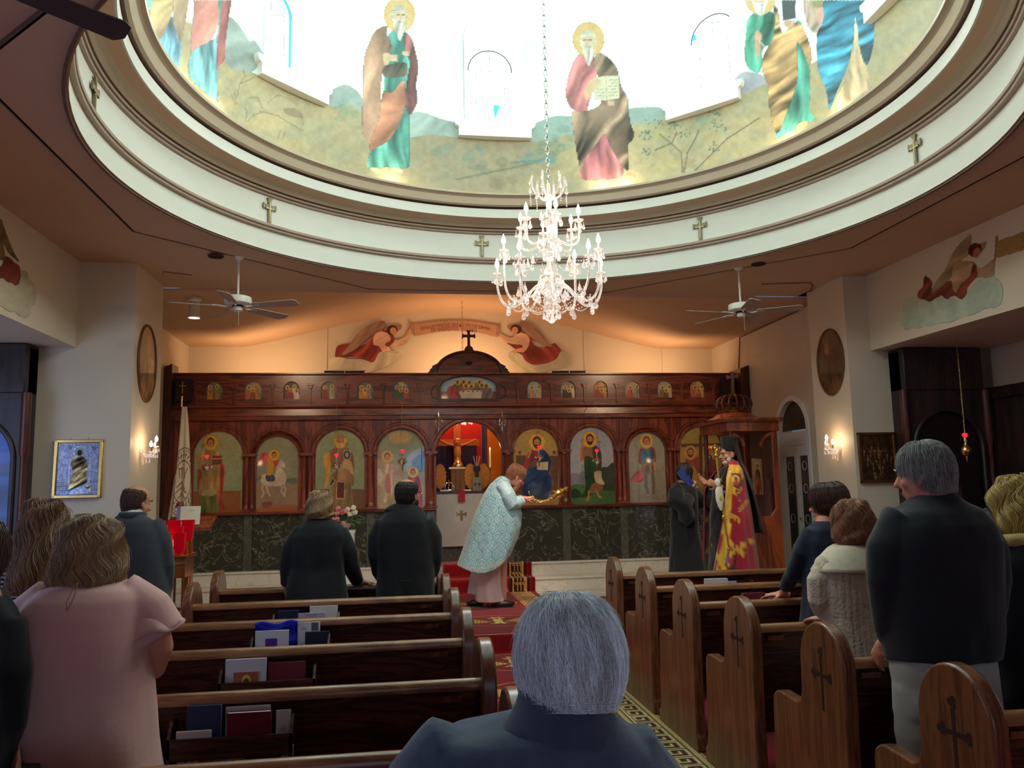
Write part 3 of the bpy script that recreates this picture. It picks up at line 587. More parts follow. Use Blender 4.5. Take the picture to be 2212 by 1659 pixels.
# windows: splayed reveal, ledge, leaded glass
def arch_pts(hw, spring, zb, n=18): return [(-hw, zb)]+[(-hw*math.cos(PI*i/n), spring+hw*math.sin(PI*i/n)) for i in range(n+1)]+[(hw, zb)]
M['reveal'] = mat('window_reveal', (.86, .90, .92, 1), .6, var=.02)
for wi in range(8):
    w = wi*46.0 if wi <= 2 else (-46.0*(8-wi) if wi >= 6 else wi*45.0)
    a = math.radians(w); ca, sa = math.sin(a), math.cos(a)
    F = lambda u, v, d: (NX+d*ca+u*sa, NY+d*sa-u*ca, v)
    R0 = 2.885; R1 = 3.22; A0 = arch_pts(.33, 6.60, 5.57); A1 = arch_pts(.255, 6.42, 5.60); r = tag(empty('window_%d' % (wi+1), F(0, 5.6, R1)), kind='structure'); O = Vector(F(0, 5.6, R1))
    mb = MB(); n = len(A0); vs = [Vector(F(u, v, math.sqrt(R0*R0-u*u)))-O for u, v in A0]+[Vector(F(u*.96, v*.985+.09, R0+.17))-O for u, v in A0]+[Vector(F(u, v, R1))-O for u, v in A1]
    mb.add(vs, [(k*n+i, k*n+(i+1) % n, (k+1)*n+(i+1) % n, (k+1)*n+i) for k in (0, 1) for i in range(n)]); mb.build('window_reveal', M['reveal'], r, angle=60)
    mb = MB(); fn = lambda u, v, d: Vector(F(u, v, d))-O
    mb.prism([(-.40, 5.45), (.40, 5.45), (.40, 5.555), (.43, 5.57), (.445, 5.60), (.445, 5.635), (-.445, 5.635), (-.445, 5.60), (-.43, 5.57), (-.40, 5.555)], fn, 2.80, 3.2); mb.build('window_ledge', M['white'], r, smooth=False)
    MB().prism(arch_pts(.265, 6.42, 5.55), fn, R1, R1+.012).build('glass', M['glassday'], r, smooth=False)
    # leading and a few coloured pieces
    lb = MB(); q = arch_pts(.252, 6.42, 5.6); lb.tube([fn(u, v, R1-.006) for u, v in q[1:-1]], .0055, 5); 
    for u in (-.165, .165): lb.tube([fn(u, 5.62, R1-.006), fn(u, 6.40, R1-.006)], .003, 4)
    for z in (5.83, 6.02, 6.22, 6.42): lb.tube([fn(-.25, z, R1-.006), fn(-.165, z, R1-.006)], .003, 4); lb.tube([fn(.165, z, R1-.006), fn(.25, z, R1-.006)], .003, 4)
    for z in (5.83, 6.02, 6.42): lb.tube([fn(0 if z < 6.3 else -.16, z, R1-.006), fn(.165, z, R1-.006)], .003, 4)
    lb.tube([fn(-.165*math.cos(t), 6.42+.165*math.sin(t), R1-.006) for t in np.linspace(0, PI, 10)], .003, 4); lb.tube([fn(0, 6.42, R1-.006), fn(0, 6.66, R1-.006)], .003, 4)
    lb.build('leading', M['lead'], r)
    if wi == 0: MB().prism([(.03, 6.01), (.11, 6.01), (.05, 5.84)], fn, R1-.01, R1-.004).build('cyan_pane', M['cyan'], r, smooth=False)
    if wi == 1: MB().prism([(-.24, 6.46), (-.19, 6.46), (-.2, 6.53), (-.22, 6.53)], fn, R1-.01, R1-.004).build('cyan_pane', M['cyan'], r, smooth=False)
    if wi == 7:
        mb = MB(); 
        for t0, t1 in zip(np.linspace(0, 1.45, 8)[:-1], np.linspace(0, 1.45, 8)[1:]): mb.prism([(.225*math.cos(t0), 6.42+.225*math.sin(t0)), (.25*math.cos(t0), 6.42+.25*math.sin(t0)), (.25*math.cos(t1), 6.42+.25*math.sin(t1)), (.225*math.cos(t1), 6.42+.225*math.sin(t1))], fn, R1-.01, R1-.004)
        mb.prism([(.225, 5.62), (.25, 5.62), (.25, 6.42), (.225, 6.42)], fn, R1-.01, R1-.004); mb.build('cyan_pane', M['cyan'], r, smooth=False)
        MB().prism([(-.25, 5.62), (-.235, 5.62), (-.235, 5.9), (-.25, 5.9)], fn, R1-.01, R1-.004).build('rose_pane', M['rose'], r, smooth=False)

# ---- walls, piers, beams
W_ = M['wall']
mb = MB(); mb.box(-4.6, -3.05, -4, 8.2, 3.07, 4.1); struct('wall_left_beam', mb, W_)
mb = MB(); mb.box(5.25, 6.9, -4, 8.2, 3.07, 4.1); struct('wall_right_beam', mb, W_)
struct('wall_left_pier', MB().box(-4.6, -2.52, PY, 9.25, 0, 4.1), W_); struct('wall_right_pier', MB().box(4.97, 6.9, PY, 9.1, 0, 4.1), W_)
mb = MB().box(-4.6, -3.05, 8.2, PY, 3.07, 4.1); struct('wall_left_lintel', mb, W_); mb = MB().box(5.25, 6.9, 8.2, PY, 3.07, 4.1); struct('wall_right_lintel', mb, W_)
struct('wall_left_apse', MB().box(-3.35, -3.13, 9.25, 13.2, 0, 4.1), W_)
struct('wall_left', MB().box(-4.6, -4.4, -4, PY, 0, 3.1), W_); struct('wall_right', MB().box(6.58, 6.8, -4, PY, 0, 3.1), W_)
struct('wall_entrance', MB().box(-4.6, 6.9, -4.2, -4, 0, 4.1), W_)
# right apse wall with an arched door opening
ay0, ay1, az = 9.93, 10.72, 2.33
mb = MB(); fX = lambda u, v, w: (w, u, v)
mb.box(5.3, 5.5, 9.1, ay0, 0, 4.1); mb.box(5.3, 5.5, ay1, 13.2, 0, 4.1)
hw = (ay1-ay0)/2; c = (ay0+ay1)/2; top = [(c-hw*math.cos(PI*i/20), az+hw*math.sin(PI*i/20)) for i in range(21)]
for (u0, v0), (u1, v1) in zip(top[:-1], top[1:]): mb.prism([(u0, v0), (u1, v1), (u1, 4.1), (u0, 4.1)], fX, 5.3, 5.5)
struct('wall_right_apse', mb, W_, smooth=False)
d = tag(empty('door_1', (5.34, c, 0)), kind='structure'); loc = Vector((5.34, c, 0)); fD = lambda u, v, w: (w-5.34, u-c, v)
mb = MB()
arc = [(c-(hw+.07)*math.cos(PI*i/20), az+(hw+.07)*math.sin(PI*i/20)) for i in range(21)]
for (p0, p1, q0, q1) in zip(arc[:-1], arc[1:], top[:-1], top[1:]): mb.prism([p0, p1, q1, q0], fD, 5.285, 5.3)
mb.prism([(ay0-.07, SZ), (ay0, SZ), (ay0, az), (ay0-.07, az)], fD, 5.285, 5.3); mb.prism([(ay1, SZ), (ay1+.07, SZ), (ay1+.07, az), (ay1, az)], fD, 5.285, 5.3)
mb.build('frame', M['white'], d, smooth=False)
mb = MB(); mb.prism([(ay0, az-.2), (ay1, az-.2), (ay1, az-.02), (ay0, az-.02)], fD, 5.34, 5.40); mb.build('door_rail', M['white'], d, smooth=False)
MB().prism(top, fD, 5.36, 5.38).build('fanlight', mat('dark_glass', (.05, .04, .03, 1), .25, var=.2), d, smooth=False)
for s0, s1 in ((ay0, c-.005), (c+.005, ay1)):
    lf = MB(); a0, a1 = s0+.09, s1-.09
    lf.prism([(s0, SZ), (s1, SZ), (s1, az-.2), (s0, az-.2)], fD, 5.35, 5.385); o = lf.build('door_leaf', M['white'], d, smooth=False)
    MB().prism([(a0, .45), (a1, .45), (a1, az-.35), (a0, az-.35)], fD, 5.342, 5.3495).build('door_glass', mat('door_glass', (.05, .05, .05, 1), .15, var=.3), o, smooth=False)
    mb = MB()
    for z in (.75, 1.15, 1.55, 1.85): mb.lathe([(.062, -.003), (.055, -.003), (.055, .003)], (5.34-5.34, (a0+a1)/2-c, z), 16, Matrix.Rotation(PI/2, 3, 'Y'))
    mb.build('grille_ring', M['white'], o)
MB().ell((5.335-5.34, -.03, 1.15), (.02, .02, .02)).build('knob', M['brass'], d)
# altar wall and vaulted altar ceiling
def vault(x):
    t = np.clip((x+2.39)/(4.43+2.39), 0, 1); return ZC-.03+.61*np.sin(PI*t)**1.25
xs = list(np.linspace(-3.13, 5.3, 60)); mb = MB(); vs = []
for x in xs: vs += [(x, 13.0, .5), (x, 13.0, float(vault(x)))]
mb.add(vs, [(2*i, 2*i+2, 2*i+3, 2*i+1) for i in range(len(xs)-1)]); struct('wall_altar', mb, W_)
mb = MB()
for x0, x1 in ((-3.13, -2.39), (4.43, 5.3)): mb.box(x0, x1, 12.97, 13.0, .5, ZC-.03)
for x0, x1 in ((-1.10, -1.05), (3.10, 3.14)): mb.box(x0, x1, 12.985, 13.0, .5, 4.26)
struct('wall_altar_pilaster', mb, W_)
mb = MB(); vs = []
for x in xs: vs += [(x, 9.3, float(vault(x))), (x, 13.0, float(vault(x)))]
mb.add(vs, [(2*i, 2*i+1, 2*i+3, 2*i+2) for i in range(len(xs)-1)]); struct('ceiling_altar', mb, M['ceil'])
mb = MB(); vs = []
for x in xs: vs += [(x, 9.3, ZC-.03), (x, 9.3, float(vault(x))+.02)]
mb.add(vs, [(2*i, 2*i+2, 2*i+3, 2*i+1) for i in range(len(xs)-1)]); struct('ceiling_step', mb, M['ceil'])
# cracks in the ceiling plaster run beside the pier heads
M['crack'] = mat('crack', (.25, .12, .06, 1), .8)
def crack(name, pts, r=.006): struct(name, MB().tube(pts, r, 5), M['crack'])
crack('trim_shadow_strip1', [(4.2, 8.7, ZC-.004), (4.75, 8.6, ZC-.004), (4.86, 8.75, ZC-.004), (5.1, 9.3, ZC-.012), (5.29, 9.9, ZC-.04), (5.29, 11.8, ZC-.05), (5.29, 11.9, 3.4)], .009)
crack('trim_shadow_strip2', [(-2.1, 8.72, ZC-.004), (-2.35, 8.6, ZC-.004), (-2.38, 8.68, ZC-.004)], .006)
# small recessed cans
for x, y, nm in ((-1.62, 7.75, 'beside the left fan'), (3.82, 7.8, 'beside the right fan')):
    p = onZ(*( (466, 553) if x < 0 else (1638, 570)), ZC-.022)
    t = empty('recessed_light', p, 0, 'black unlit recessed ceiling can '+nm, 'ceiling light', 'recessed cans')
    MB().lathe([(.001, -.004), (.058, -.004), (.062, -.010), (.072, -.010), (.075, 0)], n=24).build('rim', M['black'], t)
    MB().lathe([(.001, .0), (.05, -.003)], n=20).build('lens', M['carve'], t)
# outlet in the lower riser
p = onY(1178, 1267, 11.49); o = MB().cbox((0, 0, 0), (.085, .008, .055)).build('outlet_plate', M['white'], bevel=.002); o.location = p; tag(o, 'cream electrical outlet in the lower marble step right of the runner', 'outlet')
MB().cbox((-.02, -.005, 0), (.012, .004, .022)).cbox((.02, -.005, 0), (.012, .004, .022)).build('socket', M['mould2'], o)
# power: side walls wooden panel on the right
t = empty('wall_panel', (6.5, 7.0, 0), 0, 'large dark wooden panel with raised frame on the right side wall', 'panel')
mb = MB(); mb.box(-.0, .07, -2.2, 1.17, .02, 2.6); mb.build('board', M['dark'], t)
mb = MB(); mb.box(-.05, 0, -2.2, 1.17, 2.5, 2.62); mb.box(-.03, 0, 1.07, 1.17, .02, 2.5); mb.box(-.03, 0, -.6, -.5, .02, 2.5); mb.box(-.03, 0, -2.2, -2.1, .02, 2.5); mb.box(-.03, 0, -2.1, 1.07, 1.0, 1.1); mb.build('frame', M['dark'], t)
# side wall windows (light sources of the cool daylight), stained glass
for i, (y0, y1) in enumerate(((1.6, 2.8), (4.6, 5.8))):
    r = tag(empty('window_%d' % (9+i), (-4.39, (y0+y1)/2, 1.0)), kind='structure')
    MB().prism([(u, v) for u, v in arch_pts(.5, 1.2, 0)], lambda u, v, w: (w, u, v), 0, .01).build('stained_glass', mat('stained_blue%d' % i, (.1, .25, .6, 1), .3, var=.5, scale=9, emit=(.12, .3, .9, 1), es=.6), r, smooth=False)
    mb = MB(); q = arch_pts(.55, 1.2, -.05); mb.tube([(.02, u, v) for u, v in q], .035, 6); mb.build('window_frame', M['dark'], r)
# ---------------------------------------------------------------- icon screen
def T(ox, oy, k): return lambda l: [(ox+x*k, oy+y*k) for x, y in l]
IY = 11.85
BAYS = [('L1', -2.43, .325, 2.50), ('L2', -1.63, .285, 2.43), ('L3', -.768, .340, 2.505), ('L4', .093, .338, 2.50), ('D', 1.075, .480, 2.60),
        ('R1', 2.062, .332, 2.50), ('R2', 2.905, .330, 2.505), ('R3', 3.753, .285, 2.43), ('R4', 4.60, .328, 2.495)]
COLS = [-2.01, -1.225, -.337, .513, 1.645, 2.485, 3.352, 4.155]
SX0, SX1 = -3.10, 5.28
scr = empty('icon_screen', (1.09, IY, PZ), 0, 'tall mahogany icon screen of arched bays over green marble, spanning the altar', 'icon screen')
SO = Vector((1.09, IY, PZ)); fY = lambda u, v, w: Vector((u, w, v))-SO
def sb(name, mb, m, **k): return mb.build(name, m, scr, **k)
mb = MB(); edges = [SX0]+[c for c in COLS]+[SX1]
for i, (nm, c, hw, top) in enumerate(BAYS):          # arched bay boards
    l, r = edges[i], edges[i+1]; sp = top-hw; zb = 1.36 if nm != 'D' else PZ; Y0, Y1 = IY+.03, IY+.10
    for a, b in ((l, c-hw), (c+hw, r)): mb.prism([(a, zb), (b, zb), (b, 2.66), (a, 2.66)], fY, Y0, Y1)
    arc = [(c-hw*math.cos(PI*k/24), sp+hw*math.sin(PI*k/24)) for k in range(25)]
    for p, q in zip(arc[:-1], arc[1:]): mb.prism([p, q, (q[0], 2.66), (p[0], 2.66)], fY, Y0, Y1)
sb('arcade_board', mb, M['mahogZ'], smooth=False)
for i, (nm, c, hw, top) in enumerate(BAYS):          # arch mouldings
    sp = top-hw; mb = MB()
    for dr, rad, yy in ((.012, .012, IY+.015), (.07, .010, IY+.022), (.105, .007, IY+.026)):
        R = hw+dr; pts = [Vector((c-R*math.cos(PI*k/28), yy, sp+R*math.sin(PI*k/28)))-SO for k in range(29)]
        if dr > .1: pts = pts[4:-4]
        mb.tube(pts, rad, 6)
    if nm in ('L2', 'R3'):   # deep recessed door arches
        arc = [(c-(hw+.06)*math.cos(PI*k/24), sp+(hw+.06)*math.sin(PI*k/24)) for k in range(25)]; arc2 = [(c-hw*math.cos(PI*k/24), sp+hw*math.sin(PI*k/24)) for k in range(25)]
        for (p, q, p2, q2) in zip(arc[:-1], arc[1:], arc2[:-1], arc2[1:]): mb.add([fY(*p, IY-.005), fY(*q, IY-.005), fY(*q2, IY+.06), fY(*p2, IY+.06)], [(0, 1, 2, 3)])
    sb('arch_moulding', mb, M['mahog'])
for c in COLS:                                       # half columns with capitals and spandrel posts
    mb = MB(); o = Vector((c, IY+.02, 0))-SO
    for dx in ((-.038, .038) if c in (-2.01, -1.225, 3.352, 4.155) else (0,)):
        r = .036 if dx else .058
        mb.lathe([(r*1.25, 1.40), (r*1.3, 1.43), (r*1.05, 1.455), (r, 1.47), (r*.93, 2.10), (r, 2.115), (r*1.15, 2.125), (r*1.1, 2.14)], o+Vector((dx, 0, 0)), 14)
    mb.prism([(c-.085, 2.14), (c+.085, 2.14), (c+.10, 2.165), (c+.10, 2.18), (c-.10, 2.18), (c-.10, 2.165)], fY, IY-.05, IY+.05)
    mb.prism([(c-.014, 2.30), (c+.014, 2.30), (c+.014, 2.66), (c-.014, 2.66)], fY, IY+.01, IY+.04)
    for q in (-1, 1): mb.tube([Vector((c+q*.012, IY+.02, 2.19))-SO, Vector((c+q*.02, IY+.02, 2.25))-SO, Vector((c+q*.05, IY+.025, 2.34))-SO], .008, 5)
    mb.prism([(c-.095, 1.37), (c+.095, 1.37), (c+.095, 1.405), (c-.095, 1.405)], fY, IY-.06, IY+.05)
    sb('column', mb, M['mahogZ'])
mb = MB()                                            # entablature
P_ = [(0, 2.64), (-.02, 2.65), (-.02, 2.665), (-.005, 2.67), (-.005, 2.70), (-.02, 2.71), (-.01, 2.80), (-.03, 2.81), (-.055, 2.825), (-.075, 2.83), (-.075, 2.85), (-.03, 2.86), (.01, 2.87), (.10, 2.87), (.10, 2.64)]
mb.prism([(y, z) for y, z in P_], lambda u, v, w: Vector((w, IY+u, v))-SO, SX0, SX1); sb('entablature', mb, M['mahog'], smooth=False)
SM = [-2.5, -1.974, -1.448, -.928, -.414, .093, 2.066, 2.569, 3.063, 3.564, 4.07, 4.583]
mb = MB()                                            # attic band with small arched openings
def band_with_arches(mb, x0, x1, z0, z1, holes, y0, y1):
    xs = [x0]
    for c, hw, zb, zt in holes: xs += [c-hw, c+hw]
    xs.append(x1)
    for a, b in zip(xs[0::2], xs[1::2]): mb.prism([(a, z0), (b, z0), (b, z1), (a, z1)], fY, y0, y1)
    for c, hw, zb, zt in holes:
        mb.prism([(c-hw, z0), (c+hw, z0), (c+hw, zb), (c-hw, zb)], fY, y0, y1); rise = min(hw, .12); ht = zt-rise if hw < .2 else zt-.14; rz = zt-ht
        arc = [(c-hw*math.cos(PI*k/14), ht+rz*math.sin(PI*k/14)) for k in range(15)]
        for p, q in zip(arc[:-1], arc[1:]): mb.prism([p, q, (q[0], z1), (p[0], z1)], fY, y0, y1)
holes = [(c, .112, 2.945, 3.20) for c in SM[:6]]+[(1.078, .405, 2.945, 3.265)]+[(c, .112, 2.945, 3.20) for c in SM[6:]]
band_with_arches(mb, SX0+.02, SX1-.02, 2.86, 3.29, holes, IY, IY+.07); sb('attic_board', mb, M['mahog'], smooth=False)
mb = MB(); mb.prism([(0, 3.285), (-.04, 3.30), (-.04, 3.318), (.10, 3.318), (.10, 3.285)], lambda u, v, w: Vector((w, IY+u, v))-SO, SX0, SX1)
mids = [(a+b)/2 for a, b in zip(SM[:5], SM[1:6])]+[(a+b)/2 for a, b in zip(SM[6:11], SM[7:])]+[-2.76, .35, 1.8, 4.84]
sb('cornice', mb, M['mahog'], smooth=False)
for m_ in mids:
    mb = MB(); mb.box(m_-.014-SO.x, m_+.014-SO.x, -.018, .005, 2.88-PZ, 3.16-PZ); mb.box(m_-.045-SO.x, m_+.045-SO.x, -.024, .005, 3.14-PZ, 3.165-PZ); mb.box(m_-.028-SO.x, m_+.028-SO.x, -.024, .005, 3.10-PZ, 3.14-PZ); sb('pilaster', mb, M['mahogZ'], bevel=.003)
mb = MB()                                            # frame and volutes of the supper panel
mb.prism([(.62, 2.90), (1.54, 2.90), (1.54, 2.94), (.62, 2.94)], fY, IY-.02, IY+.02)
for q in (-1, 1):
    mb.prism([(1.078+q*.415, 2.94), (1.078+q*.46, 2.94), (1.078+q*.46, 3.16), (1.078+q*.415, 3.12)], fY, IY-.02, IY+.02)
    mb.tube([Vector((1.078+q*(.46+.09*math.sin(t)), IY-.01, 3.04+.10*math.cos(t)))-SO for t in np.linspace(0, PI, 12)], .007, 6)
mb.tube([Vector((1.078-.41*math.cos(t), IY-.01, 3.125+.15*math.sin(t)))-SO for t in np.linspace(0, PI, 24)], .009, 6); sb('supper_frame', mb, M['mahogD'])
mb = MB()                                            # sill
for a, b in ((SX0, 1.075-.49), (1.075+.49, SX1)):
    mb.prism([(0, 1.325), (-.05, 1.33), (-.075, 1.345), (-.075, 1.36), (-.04, 1.375), (.10, 1.375), (.10, 1.325)], lambda u, v, w: Vector((w, IY+u, v))-SO, a, b)
sb('sill', mb, M['mahog'], smooth=False)
for a, b in ((-3.1, -2.07), (-1.95, -1.285), (-1.165, -.395), (-.28, .455), (1.70, 2.43), (2.54, 3.30), (3.40, 4.10), (4.21, 5.28)): sb('marble_panel', MB().prism([(a, PZ), (b, PZ), (b, 1.33), (a, 1.33)], fY, IY, IY+.08), M['green'], bevel=.003)
for c in COLS: sb('marble_strip', MB().prism([(c-.057, PZ), (c+.057, PZ), (c+.057, 1.33), (c-.057, 1.33)], fY, IY-.012, IY+.08), M['green2'], bevel=.003)
# wings at both ends
sb('left_wing', MB().prism([(-3.12, PZ), (-3.02, PZ), (-3.02, 3.42), (-3.12, 3.38)], fY, IY-.22, IY+.1), M['mahogD'], smooth=False)
sb('right_wing', MB().prism([(5.16, PZ), (5.29, PZ), (5.29, 3.40), (5.16, 3.34)], fY, IY-.3, IY+.1), M['mahogD'], smooth=False)
# tympanum
mb = MB(); tc = 1.09; arcT = lambda r, n=24: [(tc-r*math.cos(PI*k/n), 3.315+r*.66*math.sin(PI*k/n)) for k in range(n+1)]
mb.prism(arcT(.50), fY, IY+.0, IY+.05); sb('tympanum', mb, M['mahog'], smooth=False)
mb = MB(); mb.tube([fY(u, v, IY-.005) for u, v in arcT(.49)], .024, 8)
for q in (-1, 1): mb.prism([(tc+q*.49, 3.315), (tc+q*.60, 3.315), (tc+q*.60, 3.34), (tc+q*.575, 3.345), (tc+q*.575, 3.375), (tc+q*.54, 3.40), (tc+q*.54, 3.425), (tc+q*.47, 3.46)], fY, IY-.01, IY+.05)
mb.prism([(tc-.10, 3.62), (tc+.10, 3.62), (tc+.07, 3.655), (tc+.055, 3.70), (tc+.02, 3.73), (tc-.02, 3.73), (tc-.055, 3.70), (tc-.07, 3.655)], fY, IY-.01, IY+.05); sb('tympanum_moulding', mb, M['mahogD'], angle=30)
mb = MB(); mb.prism([(u+tc, v+3.875) for u, v in cross_poly(.20, .24, .020, 1.8)], fY, IY+.0, IY+.03); sb('cross', mb, M['mahogD'], smooth=False)
# vigilant eye relief: dark disc
mb = MB(); mb.ell(fY(1.085, 3.47, IY-.002), (.055, .012, .030)); sb('carved_eye', mb, M['carve'])
# air grilles standing on the cornice
for x0, x1, nm in ((-1.0, -.42, 'left of the arched crest'), (2.34, 2.86, 'right of the arched crest')):
    t = empty('air_grille', (x0, IY+.05, 3.318), 0, 'low white framed dark grille on top of the icon screen, '+nm, 'grille', 'grilles on the screen top'); w = x1-x0
    MB().box(0, w, -.01, .02, 0, .045).build('grille_mesh', M['carve'], t); mb = MB()
    for a, b, c, d in ((0, w, .04, .05), (w-.012, w, 0, .05), (w/2-.005, w/2+.005, 0, .05)): mb.box(a, b, -.02, .025, c, d)
    mb.build('frame', M['white'], t)
# ---------------------------------------------------------------- the paintings
cv = Canvas(395, 795, 1590, 1130, 2.0, (120, 110, 90)); c = cv
I1, I2, I3, I4 = T(400, 890, .14463), T(670, 890, .14463), T(930, 880, .15068), T(1220, 890, .15371)
SK = (190, 132, 92)
def face(x, y, s, hair, beard=None, halo=(208, 158, 60), skin=SK, hs=1.9):
    if halo: c.ell(x, y, 11.5*s*hs/1.9, 12*s*hs/1.9, np.array(halo)*.85); c.ell(x, y, 10.4*s*hs/1.9, 10.9*s*hs/1.9, halo)
    c.ell(x, y-.8*s, 5.6*s, 7.2*s, hair); c.ell(x, y+.8*s, 4*s, 5.6*s, skin, shade=(.5, .2, .15))
    for q in (-1, 1): c.ell(x+q*1.7*s, y, .9*s, .5*s, (60, 40, 30))
    c.line([(x, y), (x+.3*s, y+2.2*s)], .7*s, np.array(skin)*.75)
    if beard is not None: c.poly([(x-4*s, y+2*s), (x, y+3.4*s), (x+4*s, y+2*s), (x+3.4*s, y+6*s), (x, y+8.5*s), (x-3.4*s, y+6*s)], beard)
    else: c.line([(x-1.4*s, y+3.6*s), (x+1.4*s, y+3.6*s)], .8*s, (140, 70, 55))
def sky(x0, x1, ct, cb, y0=905, ym=1125):
    k = np.clip((cv.gy-y0)/(ym-y0), 0, 1)[..., None]; m = ((cv.gx > x0) & (cv.gx < x1) & (cv.gy > 880))[..., None]; cv.c = np.where(m, np.array(ct)*(1-k)+np.array(cb)*k, cv.c)
# L1 deacon with a box
sky(400, 530, (165, 152, 112), (120, 140, 100)); c.poly([(400, 1062), (520, 1060), (520, 1125), (400, 1125)], (138, 86, 48), sm=False)
c.poly(I1([(220, 1500), (240, 1230), (490, 1230), (490, 1500), (430, 1530), (340, 1500), (280, 1530)]), (98, 98, 48), fold=(0, 9, 0.09)); c.poly(I1([(180, 870), (250, 900), (230, 1220), (190, 1180)]), (150, 70, 55)); c.poly(I1([(480, 760), (580, 800), (585, 1000), (560, 1180), (530, 1260), (590, 1440), (520, 1460), (480, 1200), (470, 900)]), (186, 72, 50), fold=(0, 8, 0.12))
c.poly(I1([(240, 600), (330, 570), (440, 580), (530, 640), (520, 900), (480, 1220), (215, 1220), (240, 900), (190, 800), (180, 680)]), (170, 128, 78), fold=(3, 9, 0.072)); c.poly(I1([(215, 1160), (480, 1160), (480, 1235), (215, 1225)]), (150, 138, 100), sm=False); c.poly(I1([(410, 650), (555, 650), (550, 780), (400, 790)]), (120, 66, 48), sm=False); c.line(I1([(410, 700), (550, 695)]), 1.5, (205, 160, 110))
face(*I1([(380, 460)])[0], 1.45, (96, 62, 42)); c.poly(I1([(175, 340), (240, 345), (250, 560), (190, 620), (180, 500)]), (160, 150, 142), al=.5)
# L2 rider on a white horse
sky(540, 652, (146, 138, 104), (130, 130, 110)); c.poly(I1([(1040, 1070), (1200, 1100), (1400, 1060), (1500, 1000), (1660, 985), (1700, 1300), (1700, 1560), (1030, 1560)]), (150, 122, 96), fold=(20, 30, 0.036)); c.poly(I1([(1500, 1010), (1650, 985), (1660, 1070), (1530, 1060)]), (96, 108, 88)); c.poly(I1([(1040, 1500), (1120, 1430), (1300, 1400), (1660, 1400), (1660, 1560), (1040, 1560)]), (166, 96, 56)); c.poly(I1([(1140, 1370), (1200, 1340), (1300, 1350), (1280, 1400), (1180, 1430)]), (130, 78, 62)); c.poly(I1([(1040, 1500), (1130, 1470), (1240, 1510), (1200, 1545), (1040, 1545)]), (120, 150, 118), sm=False)
hc = (200, 172, 146)
c.poly(I1([(1130, 970), (1200, 920), (1330, 950), (1370, 820), (1400, 740), (1440, 715), (1490, 780), (1490, 830), (1440, 830), (1500, 930), (1500, 1050), (1420, 1100), (1250, 1110), (1150, 1080)]), hc, fold=(60, 18, 0.03))
for l in ([(1160, 1060), (1150, 1150), (1180, 1210), (1140, 1280)], [(1210, 1090), (1230, 1180), (1270, 1260)], [(1400, 1090), (1460, 1130), (1430, 1180), (1490, 1260)], [(1460, 1060), (1500, 1140), (1480, 1230)]): c.line(I1(l), 3.2, np.array(hc)*.93)
c.line(I1([(1130, 980), (1080, 1000), (1070, 1060)]), 5, (130, 112, 92)); c.poly(I1([(1210, 940), (1330, 950), (1330, 1030), (1220, 1030)]), (66, 76, 84)); c.poly(I1([(1150, 600), (1210, 610), (1290, 640), (1380, 700), (1390, 780), (1300, 820), (1220, 760), (1180, 810), (1110, 740), (1115, 660)]), (176, 72, 72), fold=(40, 8, 0.09)); c.poly(I1([(1240, 660), (1310, 680), (1320, 850), (1280, 940), (1220, 930), (1230, 800)]), (196, 134, 50)); face(*I1([(1330, 645)])[0], 1.0, (110, 66, 40), halo=(214, 150, 50), hs=2.0)
# L3 bishop saint
sky(675, 792, (150, 152, 112), (126, 140, 104)); c.poly([(675, 1057), (792, 1057), (792, 1125), (675, 1125)], (118, 84, 62), sm=False)
c.poly(I2([(290, 1120), (360, 900), (560, 860), (610, 1100), (640, 1500), (330, 1500), (290, 1300)]), (142, 112, 70), fold=(0, 11, 0.072)); c.poly(I2([(320, 560), (430, 520), (560, 540), (640, 640), (660, 900), (640, 1110), (560, 980), (560, 800), (400, 800), (330, 850), (215, 1160), (235, 880), (190, 720), (230, 640)]), (150, 108, 74), fold=(10, 12, 0.06)); c.poly(I2([(280, 600), (310, 800), (290, 1000), (215, 1150), (230, 900), (195, 720), (220, 640)]), (204, 148, 66), fold=(0, 10, 0.048)); c.poly(I2([(500, 720), (560, 700), (620, 760), (650, 950), (560, 850), (480, 830)]), (186, 146, 98))
c.poly(I2([(500, 560), (615, 570), (600, 700), (495, 690)]), (168, 152, 124), sm=False); c.ell(*I2([(550, 640)])[0], 7, 9, (56, 56, 66)); c.ell(*I2([(550, 640)])[0], 4, 6, (160, 150, 140)); c.poly(I2([(425, 860), (555, 880), (550, 1020), (415, 1020)]), (176, 128, 88), sm=False)
c.poly(I2([(395, 1030), (525, 1040), (515, 1305), (385, 1300)]), (200, 158, 96), sm=False); c.poly(I2([(405, 1045), (512, 1052), (503, 1288), (398, 1282)]), (96, 46, 52), sm=False); c.poly(I2([(330, 970), (380, 1030), (300, 1120), (280, 1090)]), (190, 168, 130), sm=False); c.poly(I2([(335, 990), (365, 1030), (300, 1105), (288, 1090)]), (60, 52, 50), sm=False)
face(*I2([(450, 440)])[0], 1.35, (150, 108, 66), (196, 160, 116)); c.poly(I2([(395, 350), (450, 325), (510, 350), (505, 400), (395, 400)]), (168, 120, 66))
